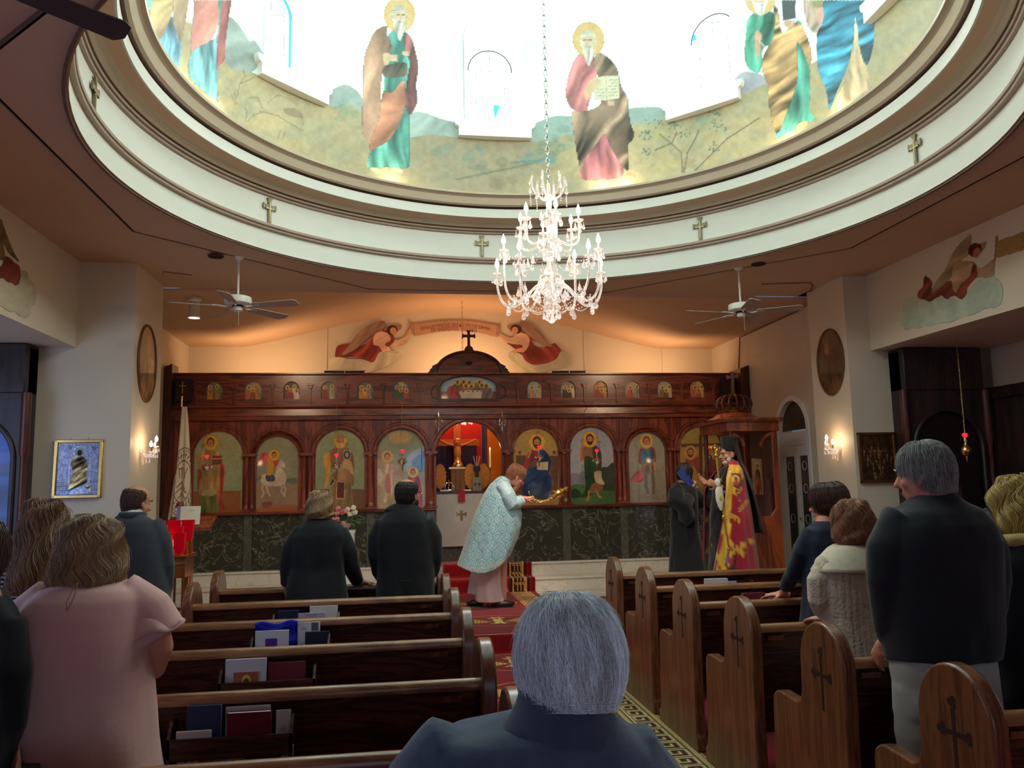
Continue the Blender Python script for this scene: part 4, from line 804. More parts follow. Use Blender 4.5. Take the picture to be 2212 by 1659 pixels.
# L4 annunciation-like pair
sky(812, 920, (128, 142, 112), (160, 140, 112)); c.ell(865, 945, 25, 14, (196, 150, 92), al=.75); c.ell(868, 950, 12, 6, (200, 160, 100), al=.6); c.poly(I2([(990, 700), (1060, 640), (1200, 760), (1720, 940), (1720, 1560), (990, 1560)]), (168, 144, 112), al=.9, fold=(30, 40, 0.036))
c.poly([(875, 1022), (918, 1020), (918, 1035), (872, 1036)], (170, 150, 124), sm=False); c.poly(I2([(1410, 880), (1440, 700), (1530, 590), (1640, 540), (1710, 535), (1710, 870), (1560, 870)]), (150, 172, 190)); c.poly(I2([(1540, 700), (1710, 640), (1710, 870), (1540, 870)]), (60, 130, 190), al=.7)
for i in range(14): x = 1450+i*19; c.line(I2([(x, 860), (x+40, 620+8*i % 60)]), .8, (205, 215, 225), .45)
c.line(I2([(1665, 545), (1665, 860)]), 1.6, (40, 60, 80)); c.poly(I2([(1090, 760), (1200, 740), (1240, 860), (1230, 960), (1230, 1200), (1210, 1340), (1100, 1340), (1120, 1150), (1000, 1080), (1020, 940), (1090, 900)]), (196, 160, 112), fold=(6, 9, 0.072)); c.poly(I2([(1140, 950), (1190, 950), (1200, 1200), (1130, 1180)]), (176, 100, 66)); c.line(I2([(1180, 830), (1330, 880), (1380, 860)]), 3, SK)
c.poly(I2([(1000, 870), (1060, 860), (1090, 1000), (1020, 1060)]), (200, 184, 156)); face(*I2([(1150, 670)])[0], 1.2, (104, 66, 46)); c.poly(I2([(1470, 960), (1620, 960), (1680, 1400), (1600, 1460), (1480, 1300)]), (168, 50, 66), fold=(5, 9, 0.12)); face(*I2([(1535, 900)])[0], 1.05, (140, 50, 54), halo=(214, 180, 90))
# R1 enthroned figure in blue
sky(1108, 1212, (180, 142, 72), (150, 112, 66)); c.poly(I3([(1225, 690), (1365, 690), (1365, 1250), (1225, 1250)]), (96, 66, 46), sm=False); c.poly(I3([(1710, 690), (1830, 700), (1830, 1250), (1710, 1250)]), (96, 66, 46), sm=False)
for x in (1280, 1768): c.ell(*I3([(x, 645)])[0], 3, 4, (92, 62, 44))
c.poly(I3([(1450, 600), (1540, 590), (1640, 640), (1720, 750), (1740, 850), (1640, 900), (1420, 900), (1340, 850), (1380, 700)]), (150, 52, 54), fold=(20, 10, 0.09)); c.poly(I3([(1560, 600), (1660, 640), (1730, 780), (1700, 950), (1740, 1050), (1700, 1250), (1640, 1320), (1440, 1300), (1320, 1250), (1340, 1000), (1400, 880), (1500, 850), (1560, 780)]), (34, 56, 96), fold=(45, 16, 0.15)); c.poly(I3([(1440, 780), (1500, 760), (1490, 860), (1430, 860)]), (88, 90, 62)); c.poly(I3([(1530, 790), (1690, 780), (1680, 900), (1525, 895)]), (198, 182, 140), sm=False); c.line(I3([(1608, 785), (1605, 895)]), 1, (130, 110, 80)); c.line(I3([(1400, 720), (1430, 650), (1440, 620)]), 3.5, SK)
face(*I3([(1525, 500)])[0], 1.65, (74, 42, 26), (66, 38, 24), halo=(216, 164, 52), hs=1.85)
# R2 forerunner in green with a scroll
sky(1232, 1332, (150, 152, 160), (170, 160, 150)); c.poly(I4([(90, 870), (200, 870), (250, 830), (320, 900), (320, 1050), (90, 1050)]), (130, 122, 128)); c.poly(I4([(500, 810), (600, 770), (690, 730), (720, 1100), (640, 1130), (500, 1100)]), (52, 62, 44)); c.poly(I4([(90, 1050), (250, 1020), (400, 1100), (720, 1120), (720, 1340), (90, 1340)]), (68, 100, 56), fold=(15, 30, 0.048)); c.poly(I4([(100, 1100), (170, 1080), (240, 1170), (160, 1210), (100, 1200)]), (38, 62, 38))
c.poly(I4([(230, 430), (260, 430), (280, 560), (250, 690), (215, 660)]), (186, 116, 76)); c.poly(I4([(260, 500), (330, 470), (400, 480), (480, 520), (500, 660), (430, 700), (290, 700), (250, 600)]), (140, 96, 66)); c.poly(I4([(390, 470), (470, 500), (515, 600), (510, 820), (430, 800), (400, 640)]), (74, 56, 44)); c.poly(I4([(275, 650), (400, 660), (460, 800), (440, 1000), (430, 1130), (330, 1180), (270, 1200), (220, 1190), (290, 1060)]), (36, 62, 34), fold=(5, 10, 0.09)); c.poly(I4([(400, 1000), (520, 1020), (520, 1110), (340, 1140)]), (128, 84, 56))
c.poly(I4([(420, 840), (510, 830), (520, 920), (560, 1020), (450, 1000), (415, 920)]), (190, 166, 128), edge=.3); 
for l in ([(340, 1110), (330, 1230), (300, 1245)], [(440, 1100), (480, 1190), (510, 1200)]): c.line(I4(l), 4, (176, 112, 74))
c.line(I4([(480, 400), (485, 520)]), 1, (90, 70, 60)); c.line(I4([(455, 420), (525, 425)]), 1, (90, 70, 60)); face(*I4([(352, 385)])[0], 1.5, (74, 44, 30), (64, 38, 26), halo=(214, 160, 52), hs=1.9)
# R3 armoured archangel
sky(1358, 1446, (150, 142, 124), (140, 130, 108)); c.poly(I4([(1060, 520), (1130, 490), (1240, 500), (1280, 600), (1260, 720), (1060, 740), (1040, 620)]), (140, 52, 56)); c.poly(I4([(1090, 540), (1230, 540), (1230, 740), (1090, 740)]), (56, 100, 110), fold=(0, 8, 0.072)); c.poly(I4([(1080, 720), (1240, 730), (1270, 830), (1180, 880), (1080, 870)]), (132, 108, 76), fold=(0, 5, 0.12)); c.poly(I4([(930, 930), (1020, 830), (1090, 840), (1110, 950), (1040, 990), (960, 980)]), (168, 76, 72), fold=(30, 8, 0.12))
for l in ([(1140, 860), (1140, 1040), (1180, 1160), (1130, 1190)], [(1230, 860), (1250, 1040), (1240, 1170), (1300, 1200)]): c.line(I4(l), 7, (112, 96, 74)); c.line(I4(l[2:]), 4, (170, 130, 96))
c.line(I4([(920, 880), (1260, 660)]), 3, (150, 120, 96)); c.line(I4([(1250, 700), (1265, 820)]), 4, SK); face(*I4([(1147, 410)])[0], 1.45, (120, 72, 44), halo=(206, 160, 80), hs=1.8)
# R4 two saints beside a cross
sky(1468, 1590, (160, 136, 72), (150, 120, 74)); c.line(I4([(1910, 330), (1910, 900)]), 7.5, (88, 62, 40)); c.line(I4([(1650, 470), (2200, 460)]), 7, (96, 68, 42)); c.poly(I4([(1700, 660), (1780, 620), (1900, 660), (1880, 900), (1840, 1100), (1700, 1100)]), (124, 64, 46), fold=(8, 9, 0.09)); c.poly(I4([(1740, 800), (1830, 780), (1870, 1000), (1800, 1250), (1740, 1200)]), (170, 124, 60)); face(*I4([(1765, 570)])[0], 1.35, (110, 66, 40), (104, 60, 38), halo=(190, 134, 66)); c.poly(I4([(1980, 700), (2080, 660), (2160, 800), (2120, 1100), (1980, 1100)]), (120, 60, 60), fold=(8, 9, 0.09)); face(*I4([(2060, 560)])[0], 1.25, (110, 70, 44), halo=(196, 150, 70))
# small feast scenes
smp = [462, 546, 629, 710, 789, 866, 1157, 1229, 1299, 1369, 1439, 1509]
pal = [((120, 112, 78), (200, 150, 50), (150, 130, 90)), ((148, 140, 112), (160, 90, 66), (170, 120, 80)), ((70, 74, 62), (160, 60, 64), (190, 180, 160)), ((120, 104, 90), (160, 64, 50), (190, 170, 140)), ((110, 104, 92), (206, 140, 50), (150, 140, 120)), ((96, 132, 134), (70, 84, 60), (176, 76, 66)), ((150, 176, 166), (170, 120, 90), (200, 180, 150)), ((142, 130, 106), (80, 62, 48), (190, 170, 140)), ((176, 104, 66), (166, 60, 48), (196, 140, 80)), ((170, 150, 130), (170, 70, 70), (150, 150, 120)), ((150, 160, 140), (130, 100, 66), (196, 180, 140)), ((180, 130, 84), (170, 110, 70), (190, 150, 100))]
rs = np.random.default_rng(3)
for i, (x, (bg, a_, b_)) in enumerate(zip(smp, pal)):
    c.poly([(x-20, 815), (x+20, 815), (x+20, 870), (x-20, 870)], bg, sm=False); c.poly([(x-20, 850), (x+20, 848), (x+20, 870), (x-20, 870)], np.array(bg)*.8, sm=False)
    for j, (dx, dy, col) in enumerate(((-8, 2, a_), (7, 0, b_), (0, 8, a_), (12, 9, b_))[: 2+(i % 3)]):
        c.poly([(x+dx-5, 868), (x+dx-5, 842+dy), (x+dx, 838+dy), (x+dx+5, 842+dy), (x+dx+6, 868)], np.array(col)*rs.uniform(.85, 1.1), fold=(0, 4, 0.072)); c.ell(x+dx, 835+dy, 4.6, 4.8, (216, 176, 90)); c.ell(x+dx, 835.5+dy, 2.3, 3, (120, 80, 56))
    if i in (5, 8, 11): c.ell(x, 829, 6, 6, (214, 180, 90), al=.8)
# supper scene
c.poly([(950, 812), (1080, 812), (1080, 870), (950, 870)], (150, 186, 196), sm=False); c.poly([(950, 846), (1080, 846), (1080, 870), (950, 870)], (120, 72, 52), sm=False); LS = T(700, 660, .25316)
hd = [(1105, 690, (150, 40, 40)), (1140, 655, (90, 70, 50)), (1170, 670, (110, 60, 46)), (1190, 650, (120, 90, 60)), (1240, 660, (150, 66, 50)), (1300, 670, (70, 80, 60)), (1325, 655, (120, 90, 60)), (1345, 680, (110, 60, 50)), (1382, 685, (130, 100, 90)), (1255, 690, (90, 80, 110)), (1210, 685, (170, 80, 60))]
for x, y, col in hd: c.poly(LS([(x-38, 740), (x-34, y+22), (x, y+8), (x+34, y+22), (x+38, 740)]), col, fold=(0, 5, 0.072)); c.ell(*LS([(x, y)])[0], 6.4, 6.4, (222, 176, 80)); c.ell(*LS([(x+1, y+3)])[0], 3.2, 4.2, (104, 62, 40))
c.poly(LS([(1150, 735), (1210, 722), (1340, 725), (1400, 740), (1385, 800), (1175, 808)]), (206, 196, 172), sm=False, fold=(0, 9, 0.03)); c.poly(LS([(1060, 700), (1110, 690), (1150, 760), (1130, 800), (1075, 810), (1050, 750)]), (160, 50, 50), fold=(10, 5, 0.12)); c.poly(LS([(1380, 700), (1425, 710), (1440, 760), (1400, 806), (1345, 800), (1350, 750)]), (136, 116, 112), fold=(40, 5, 0.12))
for x in (1190, 1230, 1270, 1310, 1345): c.ell(*LS([(x, 733)])[0], 2, 1.2, (90, 60, 40))
cv.mottle(.05, .25, 2); cv.mottle(.04, .05, 4)
names = {'L1': ('young deacon in tan robe holding a box', 'behind the white flag'), 'L2': ('rider in a red cape on a rearing white horse', ''), 'L3': ('bearded bishop saint in yellow robes holding a book', ''), 'L4': ('winged figure facing a red-robed woman', 'left of the central doorway'), 'R1': ('bearded man in blue robe on a throne', 'right of the central doorway'), 'R2': ('long-haired man in dark green robe with a scroll', ''), 'R3': ('young soldier in teal armour and red cape', ''), 'R4': ('two haloed saints beside a tall cross', 'behind the monk and throne')}
IG = 1.32
for nm, bc, hw, top in BAYS:
    if nm == 'D': continue
    sp = top-hw; hw2 = hw+.012; zb = 1.36
    o = flat_paint('icon_painting', cv, (bc-hw2, IY+.035 if nm not in ('L2', 'R3') else IY+.055, zb), (1, 0, 0), (0, 0, 1), 2*hw2, top-zb+.012, .0052, lambda U, V, hw2=hw2, sp=sp, zb=zb: (V < sp-zb) | ((U-hw2)**2+(V-(sp-zb))**2 < hw2*hw2), IG, M['glazed'], None, (bc, IY+.05, zb))
    o.location = (bc, IY+.05, zb); d, w = names[nm]; tag(o, 'arched icon of '+d.replace('two haloed', 'pair of haloed')+(', '+w if w else ''), 'painting', 'large arched icons of the screen')
feast = ['first from the left', 'second from the left', 'third from the left', 'fourth from the left', 'fifth from the left', 'last before the supper panel', 'first to the right of the supper panel', 'second right of the supper panel', 'third right of the supper panel', 'fourth right of the supper panel', 'last but one on the right', 'last on the right']
for i, x in enumerate(SM):
    o = flat_paint('small_icon', cv, (x-.115, IY+.03, 2.94), (1, 0, 0), (0, 0, 1), .23, .265, .0055, None, IG, M['glazed'], None, (x, IY+.03, 2.94)); o.location = (x, IY+.03, 2.94)
    tag(o, 'small arched icon in the upper row of the screen, '+feast[i], 'painting', 'small arched icons of the upper row')
o = flat_paint('supper_painting', cv, (.665, IY+.03, 2.94), (1, 0, 0), (0, 0, 1), .826, .33, .005, None, IG*1.1, M['glazed'], None, (1.078, IY+.03, 2.94)); o.location = (1.078, IY+.03, 2.94); tag(o, 'wide arched painting of haloed figures around a white supper table', 'painting')
# ---------------------------------------------------------------- wall paintings of angels, banner
def angel_cv(cv, A, cols, mode=0):
    c = cv; red, white, wing, cloud, skin, hair = cols
    if mode == 0:   # left angel of the altar wall, zoom coordinates
        c.poly(A([(100, 440), (95, 400), (110, 345), (160, 330), (230, 325), (300, 350), (380, 300), (440, 230), (520, 210), (600, 280), (580, 340), (520, 400), (440, 480), (300, 450), (180, 440)]), red, fold=(35, 12, 0.12), edge=.5)
        c.poly(A([(60, 445), (150, 440), (210, 455), (290, 455), (340, 460), (420, 480), (470, 400), (540, 390), (600, 380), (650, 410), (665, 440), (620, 480), (570, 495), (540, 520), (480, 540), (420, 560), (350, 580), (290, 560), (240, 545), (180, 545), (120, 545), (60, 545), (35, 500)]), cloud, fold=(20, 22, 0.042), edge=.4)
        c.poly(A([(150, 425), (200, 350), (280, 240), (340, 190), (420, 150), (490, 130), (520, 135), (520, 180), (480, 230), (420, 250), (300, 350), (200, 410)]), wing, fold=(45, 10, 0.054), edge=.5)
        c.poly(A([(430, 250), (500, 220), (590, 260), (620, 290), (700, 260), (740, 200), (755, 220), (720, 300), (690, 330), (640, 350), (560, 350), (590, 390), (640, 400), (600, 410), (540, 390), (500, 400), (470, 350), (420, 330)]), white, fold=(60, 13, 0.06), edge=.45)
        c.poly(A([(540, 220), (590, 250), (600, 300), (550, 350), (520, 330), (570, 290)]), red, edge=.3); c.poly(A([(700, 250), (740, 180), (752, 190), (725, 250)]), skin)
        c.poly(A([(510, 205), (560, 175), (640, 160), (668, 168), (655, 200), (600, 240), (580, 240)]), np.array(wing)*1.02, edge=.5); c.ell(*A([(580, 210)])[0], 12, 11, hair); c.ell(*A([(592, 218)])[0], 7, 8.5, skin, rot=-25)
    if mode == 1:
        c.poly(A([(1560, 320), (1600, 310), (1700, 250), (1750, 240), (1790, 330), (1860, 360), (1900, 350), (1960, 320), (1995, 340), (2030, 400), (1980, 460), (1900, 490), (1790, 510), (1720, 470), (1690, 420), (1600, 350)]), red, fold=(140, 12, 0.12), edge=.5)
        c.poly(A([(1580, 400), (1640, 400), (1690, 420), (1720, 470), (1790, 505), (1900, 490), (1980, 455), (2020, 390), (2070, 390), (2105, 440), (2090, 510), (2030, 540), (1960, 545), (1900, 560), (1850, 595), (1800, 590), (1740, 560), (1640, 490), (1575, 450)]), cloud, fold=(150, 22, 0.042), edge=.4)
        c.poly(A([(1670, 140), (1700, 130), (1780, 160), (1850, 230), (1920, 320), (1950, 350), (1890, 345), (1800, 300), (1740, 250), (1690, 210)]), wing, fold=(130, 10, 0.054), edge=.5)
        c.poly(A([(1490, 220), (1530, 250), (1600, 270), (1650, 230), (1720, 240), (1755, 290), (1740, 360), (1700, 400), (1680, 390), (1690, 340), (1610, 330), (1540, 310), (1495, 290)]), white, fold=(120, 13, 0.06), edge=.45); c.poly(A([(1620, 380), (1690, 360), (1700, 395), (1640, 400), (1625, 420)]), skin, edge=.3)
        c.poly(A([(1560, 170), (1600, 165), (1640, 190), (1610, 230), (1580, 210)]), np.array(wing)*1.02, edge=.5); c.ell(*A([(1640, 200)])[0], 12, 10, hair, rot=20); c.ell(*A([(1628, 212)])[0], 7, 8, skin, rot=15); c.poly(A([(1490, 175), (1505, 240), (1480, 230)]), skin)
    return c
U = T(700, 660, .25316); wcol = ((132, 56, 50), (205, 168, 140), (150, 118, 100), (190, 182, 158), (196, 140, 108), (70, 44, 34))
for mode, nm in ((0, 'left'), (1, 'right')):
    cv2 = Canvas(700, 680, 1250, 815, 2.4, clear=True); angel_cv(cv2, U, wcol, mode); cv2.mottle(.03, .2, 3); x0, x1 = (700, 900) if mode == 0 else (1070, 1245)
    a, b = onY(x0, 812, 12.965), onY(x1, 690, 12.965)
    o = flat_paint('angel_mural', cv2, (a[0], 12.965, 3.3), (1, 0, 0), (0, 0, 1), b[0]-a[0], 1.15, .006, None, 1.15, M['paint'], None, (a[0], 12.965, 3.3), usealpha=True); o.location = (a[0], 12.965, 3.3)
    tag(o, 'painted flying angel in red holding the '+nm+' end of the lettered scroll', 'mural', 'angels of the altar wall')
cv2 = Canvas(870, 680, 1100, 740, 3, clear=True); c2 = cv2
c2.poly(U([(745, 165), (850, 150), (980, 133), (1120, 128), (1260, 133), (1380, 150), (1495, 180), (1490, 262), (1440, 262), (1330, 235), (1200, 220), (1050, 220), (900, 240), (800, 258), (760, 250)]), (170, 130, 106), fold=(90, 60, 0.024), edge=.6); c2.poly(U([(733, 150), (745, 138), (762, 150), (770, 220), (775, 250), (750, 235)]), (160, 120, 98), edge=.6); c2.poly(U([(1482, 165), (1495, 155), (1502, 170), (1500, 235), (1485, 260), (1470, 240)]), (160, 120, 98), edge=.6)
a, b = onY(875, 730, 12.96), onY(1090, 690, 12.96)
ban = flat_paint('banner_mural', cv2, (a[0], 12.96, 3.95), (1, 0, 0), (0, 0, 1), b[0]-a[0], .5, .006, None, 1.15, M['paint'], None, (a[0], 12.96, 3.95), usealpha=True); ban.location = (a[0], 12.96, 3.95); tag(ban, 'painted tan scroll with two lines of dark Greek letters above the icon screen', 'mural')
M['letter'] = mat('letter_paint', S(104, 66, 52), .7)
def text_mesh(txt, size, name, material, fn, parent=None, w=None, extrude=.0):
    cu = bpy.data.curves.new(name, 'FONT'); cu.body = txt; cu.size = size; cu.align_x = 'CENTER'; cu.align_y = 'CENTER'; cu.resolution_u = 2
    o = bpy.data.objects.new('t', cu); COL.objects.link(o); dg = bpy.context.evaluated_depsgraph_get(); me = bpy.data.meshes.new_from_object(o.evaluated_get(dg)); bpy.data.objects.remove(o)
    n = len(me.vertices); co = np.empty(n*3); me.vertices.foreach_get('co', co); co = co.reshape(-1, 3); k = w/np.ptp(co[:, 0]) if w else 1
    new = np.array([fn(x*k, y, 0) for x, y, z in co]); me.vertices.foreach_set('co', new.ravel()); me.update(); me.name = name; me.materials.clear(); me.materials.append(material)
    ob = bpy.data.objects.new(name, me); COL.objects.link(ob)
    if parent: ob.parent = parent
    return ob
bl = Vector(ban.location)
def bend(px0, py0, dz):
    c0 = onY(px0, py0, 12.95)
    return lambda x, y, z: tuple(Vector((c0[0]+x, 12.95, c0[2]+y-.075*(x/.62)**2+dz))-bl)
text_mesh('ΔΟΞΑ ΕΝ ΥΨΙΣΤΟΙΣ ΘΕΩ ΚΑΙ ΕΠΙ ΓΗΣ ΕΙΡΗΝΗ', .075, 'lettering', M['letter'], bend(984, 703, 0), ban, 1.12)
text_mesh('ΕΝ ΑΝΘΡΩΠΟΙΣ  ΕΥΔΟΚΙΑ', .075, 'lettering', M['letter'], bend(981, 711.5, 0), ban, .74)
# side angels
A = T(1880, 480, .1507); cv3 = Canvas(1930, 480, 2212, 730, 2, clear=True); c = cv3
c.poly(A([(470, 1130), (530, 1070), (600, 1065), (680, 1100), (800, 1120), (900, 1070), (1000, 1065), (1100, 1090), (1200, 1080), (1300, 1120), (1370, 1000), (1480, 880), (1600, 810), (1760, 785), (1860, 850), (1905, 960), (1880, 1150), (1800, 1230), (1700, 1230), (1620, 1250), (1540, 1300), (1440, 1340), (1330, 1350), (1200, 1420), (1100, 1440), (980, 1450), (880, 1490), (780, 1480), (700, 1525), (600, 1510), (540, 1555), (470, 1520), (435, 1400), (465, 1310)]), (170, 182, 160), fold=(20, 26, 0.03), edge=.4)
c.poly(A([(680, 1090), (685, 990), (750, 920), (760, 820), (785, 765), (850, 800), (890, 870), (900, 960), (1100, 850), (1350, 780), (1500, 600), (1540, 760), (1400, 930), (1380, 1030), (1300, 1110), (1200, 1060), (1100, 1100), (1000, 1060), (860, 1140), (800, 1120)]), (112, 54, 42), fold=(40, 14, 0.15), edge=.4)
c.poly(A([(880, 1030), (920, 870), (1060, 680), (1180, 440), (1300, 280), (1430, 165), (1450, 200), (1440, 330), (1400, 480), (1300, 560), (1150, 800), (960, 980)]), (150, 126, 96), fold=(50, 13, 0.06), edge=.4); c.poly(A([(1180, 640), (1280, 560), (1480, 560), (1520, 640), (1600, 640), (1780, 520), (1780, 640), (1760, 780), (1550, 800), (1400, 850), (1300, 900), (1220, 1010), (1170, 900)]), (176, 142, 110), fold=(60, 16, 0.09), edge=.4); c.poly(A([(1480, 580), (1530, 700), (1520, 800), (1350, 920), (1290, 900), (1420, 780)]), (124, 56, 44), fold=(50, 9, 0.12))
c.poly(A([(1760, 560), (1780, 400), (1790, 210), (1830, 195), (1830, 300), (1800, 520)]), (160, 100, 76), edge=.3); c.poly(A([(1800, 270), (2203, 130), (2203, 400), (1830, 515), (1800, 500)]), (150, 116, 70), sm=False, edge=.4); c.poly(A([(1570, 310), (1650, 275), (1670, 290), (1640, 370), (1580, 440)]), (156, 118, 96), edge=.4); c.ell(*A([(1500, 400)])[0], 14, 17, (76, 34, 26), rot=30); c.ell(*A([(1525, 440)])[0], 8, 12, (168, 96, 76), rot=25)
cv3.mottle(.04, .15, 3)
o = flat_paint('angel_mural', cv3, (5.246, 5.6, 3.1), (0, 1, 0), (0, 0, 1), 2.25, .82, .007, None, 1.15, M['paint'], None, (5.246, 5.6, 3.1), usealpha=True); o.location = (5.246, 5.6, 3.1); tag(o, 'painted angel on a pale cloud on the beam above the right side aisle', 'mural')
A = T(0, 440, .19288); cv3 = Canvas(-60, 440, 100, 700, 2, clear=True); c = cv3
c.poly(A([(-250, 950), (0, 850), (100, 880), (180, 910), (235, 780), (265, 735), (310, 770), (330, 840), (380, 890), (410, 960), (410, 1060), (395, 1130), (350, 1170), (345, 1240), (290, 1285), (220, 1260), (170, 1215), (100, 1215), (50, 1170), (0, 1150), (-250, 1050)]), (172, 166, 140), fold=(90, 26, 0.042), edge=.4); c.poly(A([(-250, 700), (0, 700), (60, 590), (110, 600), (160, 650), (215, 690), (235, 780), (200, 910), (100, 880), (0, 840), (-250, 900)]), (110, 46, 40), fold=(20, 14, 0.12), edge=.3)
c.poly(A([(-200, 100), (0, 160), (40, 230), (100, 400), (160, 540), (220, 650), (190, 640), (100, 560), (40, 460), (60, 560), (40, 640), (-200, 500)]), (104, 84, 58), fold=(60, 12, 0.09), edge=.4)
cv3.mottle(.04, .15, 3)
o = flat_paint('angel_mural', cv3, (-3.046, 6.2, 3.09), (0, 1, 0), (0, 0, 1), 1.35, .82, .007, None, 1.15, M['paint'], None, (-3.046, 6.2, 3.09), usealpha=True); o.location = (-3.046, 6.2, 3.09); tag(o, 'painted red-robed angel on a cloud on the beam above the left side aisle', 'mural')
# ---------------------------------------------------------------- aisle runner
def runner():
    x0, x1 = .30, 1.94; y0 = 2.3
    path = [(y0, .006), (PLY-.03, .006), (PLY-.014, .03), (PLY-.014, SZ-.02), (PLY+.01, SZ+.006), (11.47, SZ+.006), (11.486, SZ+.03), (11.466, .38-.02), (11.48, .386), (11.745, .386), (11.766, .41), (11.746, PZ-.02), (11.76, PZ+.006), (11.86, PZ+.006)]
    s = [0]
    for (a, b), (c_, d) in zip(path[:-1], path[1:]): s.append(s[-1]+math.hypot(c_-a, d-b))
    L = s[-1]; w = x1-x0
    cv = Canvas(0, 0, w*100, L*100, 1.7, (128, 8, 16)); c = cv
    sY = lambda Y: np.interp(Y, [p[0] for p in path[:2]], s[:2])*100 if Y < PLY-.03 else (s[4]+(Y-PLY))*100
    k_step = sY(8.36); k_st2 = s[5]*100
    for side in (0, 1):
        X = (lambda q: (w*100-(q)) if side else q)     # q: distance from the carpet's outer edge
        def R(q0, q1, a, b, col): c.poly([(X(q0), a), (X(q1), a), (X(q1), b), (X(q0), b)], col, sm=False)
        g = (186, 166, 108); dk = (52, 22, 14)
        R(8, 36, 0, L*100, g)
        R(8.8, 9.6, 0, L*100, dk); R(13.2, 14.2, 0, L*100, dk); R(29.8, 30.8, 0, L*100, dk); R(34.4, 35.2, 0, L*100, dk)
        a = 0
        while a < L*100:      # rope ticks
            for q in (9.8, 31.0): c.line([(X(q), a), (X(q+3.2), a+1.4)], .5, (140, 118, 66))
            a += 2.2
        R(14.8, 29.2, 0, k_step, dk); p = 15.0; a = 0
        while a < k_step-8:   # running key pattern
            q = lambda u, v: (X(15.6+u*13), a+v*p)
            c.line([q(0, 0), q(0, .82), q(.82, .82), q(.82, .28), q(.38, .28), q(.38, .58)], 1.7, (196, 178, 122)); c.line([q(1, -.02), q(1, 1.0)], 1.4, (196, 178, 122)); c.line([q(0, 0), q(1, 0)] if False else [q(0, 1), q(1, 1)], 1.5, (196, 178, 122)); a += p
        gold = (208, 160, 70); R(8, 36, k_step, k_st2, gold); R(10.5, 11.8, k_step, k_st2, dk); R(32.4, 33.6, k_step, k_st2, dk); R(14, 30, k_step, k_st2, (196, 152, 74)); a = k_step
        while a < k_st2:
            for q in (15, 19.2, 23.4, 27.4): c.poly([(X(q), a), (X(q+2.4), a), (X(q+2.4), a+2.6), (X(q), a+2.6)], dk, sm=False)
            a += 5
        R(8, 36, k_st2, L*100, (52, 22, 14)); R(12, 14, k_st2, L*100, gold); R(30, 32, k_st2, L*100, gold); a = k_st2+2
        while a < L*100:
            for q in range(0, 3): c.line([(X(15.5+q*4.6), a), (X(15.5+q*4.6), a+9), (X(18+q*4.6), a+9)], 1.2, (206, 170, 96))
            c.line([(X(15), a+11), (X(29), a+11)], 1.1, gold); a += 13
        R(2, 4, k_st2-400, L*100, (96, 6, 12))
    def eagle(Y, r=36):
        cx, cy = w*50, sY(Y); gd = (206, 158, 70); gl = (228, 190, 104)
        t = np.linspace(0, 2*PI, 49); c.line([(cx+r*1.12*math.cos(a), cy+r*math.sin(a)) for a in t], 1.5, (196, 140, 66))
        k = r/36
        for sgn in (-1, 1):
            c.poly([(cx+sgn*3*k, cy-9*k), (cx+sgn*14*k, cy+2*k), (cx+sgn*26*k, cy+13*k), (cx+sgn*31*k, cy+11*k), (cx+sgn*31*k, cy-10*k), (cx+sgn*22*k, cy-13*k), (cx+sgn*12*k, cy-10*k), (cx+sgn*3*k, cy-5*k)], gd, edge=.2)
            for i in range(6): u = 11+i*3.8; c.line([(cx+sgn*u*k, cy+(8-i*.2)*k), (cx+sgn*(u+1.5)*k, cy-12*k)], .8, (128, 70, 24))
            c.poly([(cx+sgn*2*k, cy+4*k), (cx+sgn*5*k, cy+13*k), (cx+sgn*10*k, cy+17*k), (cx+sgn*8*k, cy+19*k), (cx+sgn*3*k, cy+16*k), (cx, cy+8*k)], gl); c.line([(cx+sgn*3*k, cy-10*k), (cx+sgn*11*k, cy-20*k)], 2*k, gd)
        c.poly([(cx-5*k, cy+7*k), (cx+5*k, cy+7*k), (cx+4*k, cy-8*k), (cx-4*k, cy-8*k)], gl, edge=.2); c.poly([(cx-3*k, cy-8*k), (cx+3*k, cy-8*k), (cx+9*k, cy-22*k), (cx, cy-19*k), (cx-9*k, cy-22*k)], gd, fold=(0, 3, .3))
        c.poly([(cx-4*k, cy+20*k), (cx+4*k, cy+20*k), (cx+5*k, cy+26*k), (cx, cy+23*k), (cx-5*k, cy+26*k)], gl)
    for Y in (3.3, 4.45, 5.6, 6.75, 7.9, 9.12, 10.5): eagle(Y)
    nu = int(w/.0075)+1; ns = int(L/.0095); ss = np.linspace(0, L, ns); ys = np.interp(ss, s, [p[0] for p in path]); zs = np.interp(ss, s, [p[1] for p in path]); xs = np.linspace(x0, x1, nu)
    P = np.stack([np.repeat(xs[None], ns, 0), np.repeat(ys[:, None], nu, 1), np.repeat(zs[:, None], nu, 1)], -1).reshape(-1, 3)
    col, _ = cv.sample(np.tile((xs-x0)*100, ns), np.repeat(ss*100, nu)); o = painted_grid('aisle_runner', P, nu, ns, col, None, M['carpet'], None, 1.15)
    tag(o, 'long red aisle carpet with gold key borders and woven gold eagles, climbing the altar steps', 'carpet')
runner()
tag(MB().box(.62, 1.53, 11.87, 12.9, PZ, PZ+.006).build('altar_rug', M['redfloor']), 'plain red rug on the floor inside the altar doorway', 'rug')
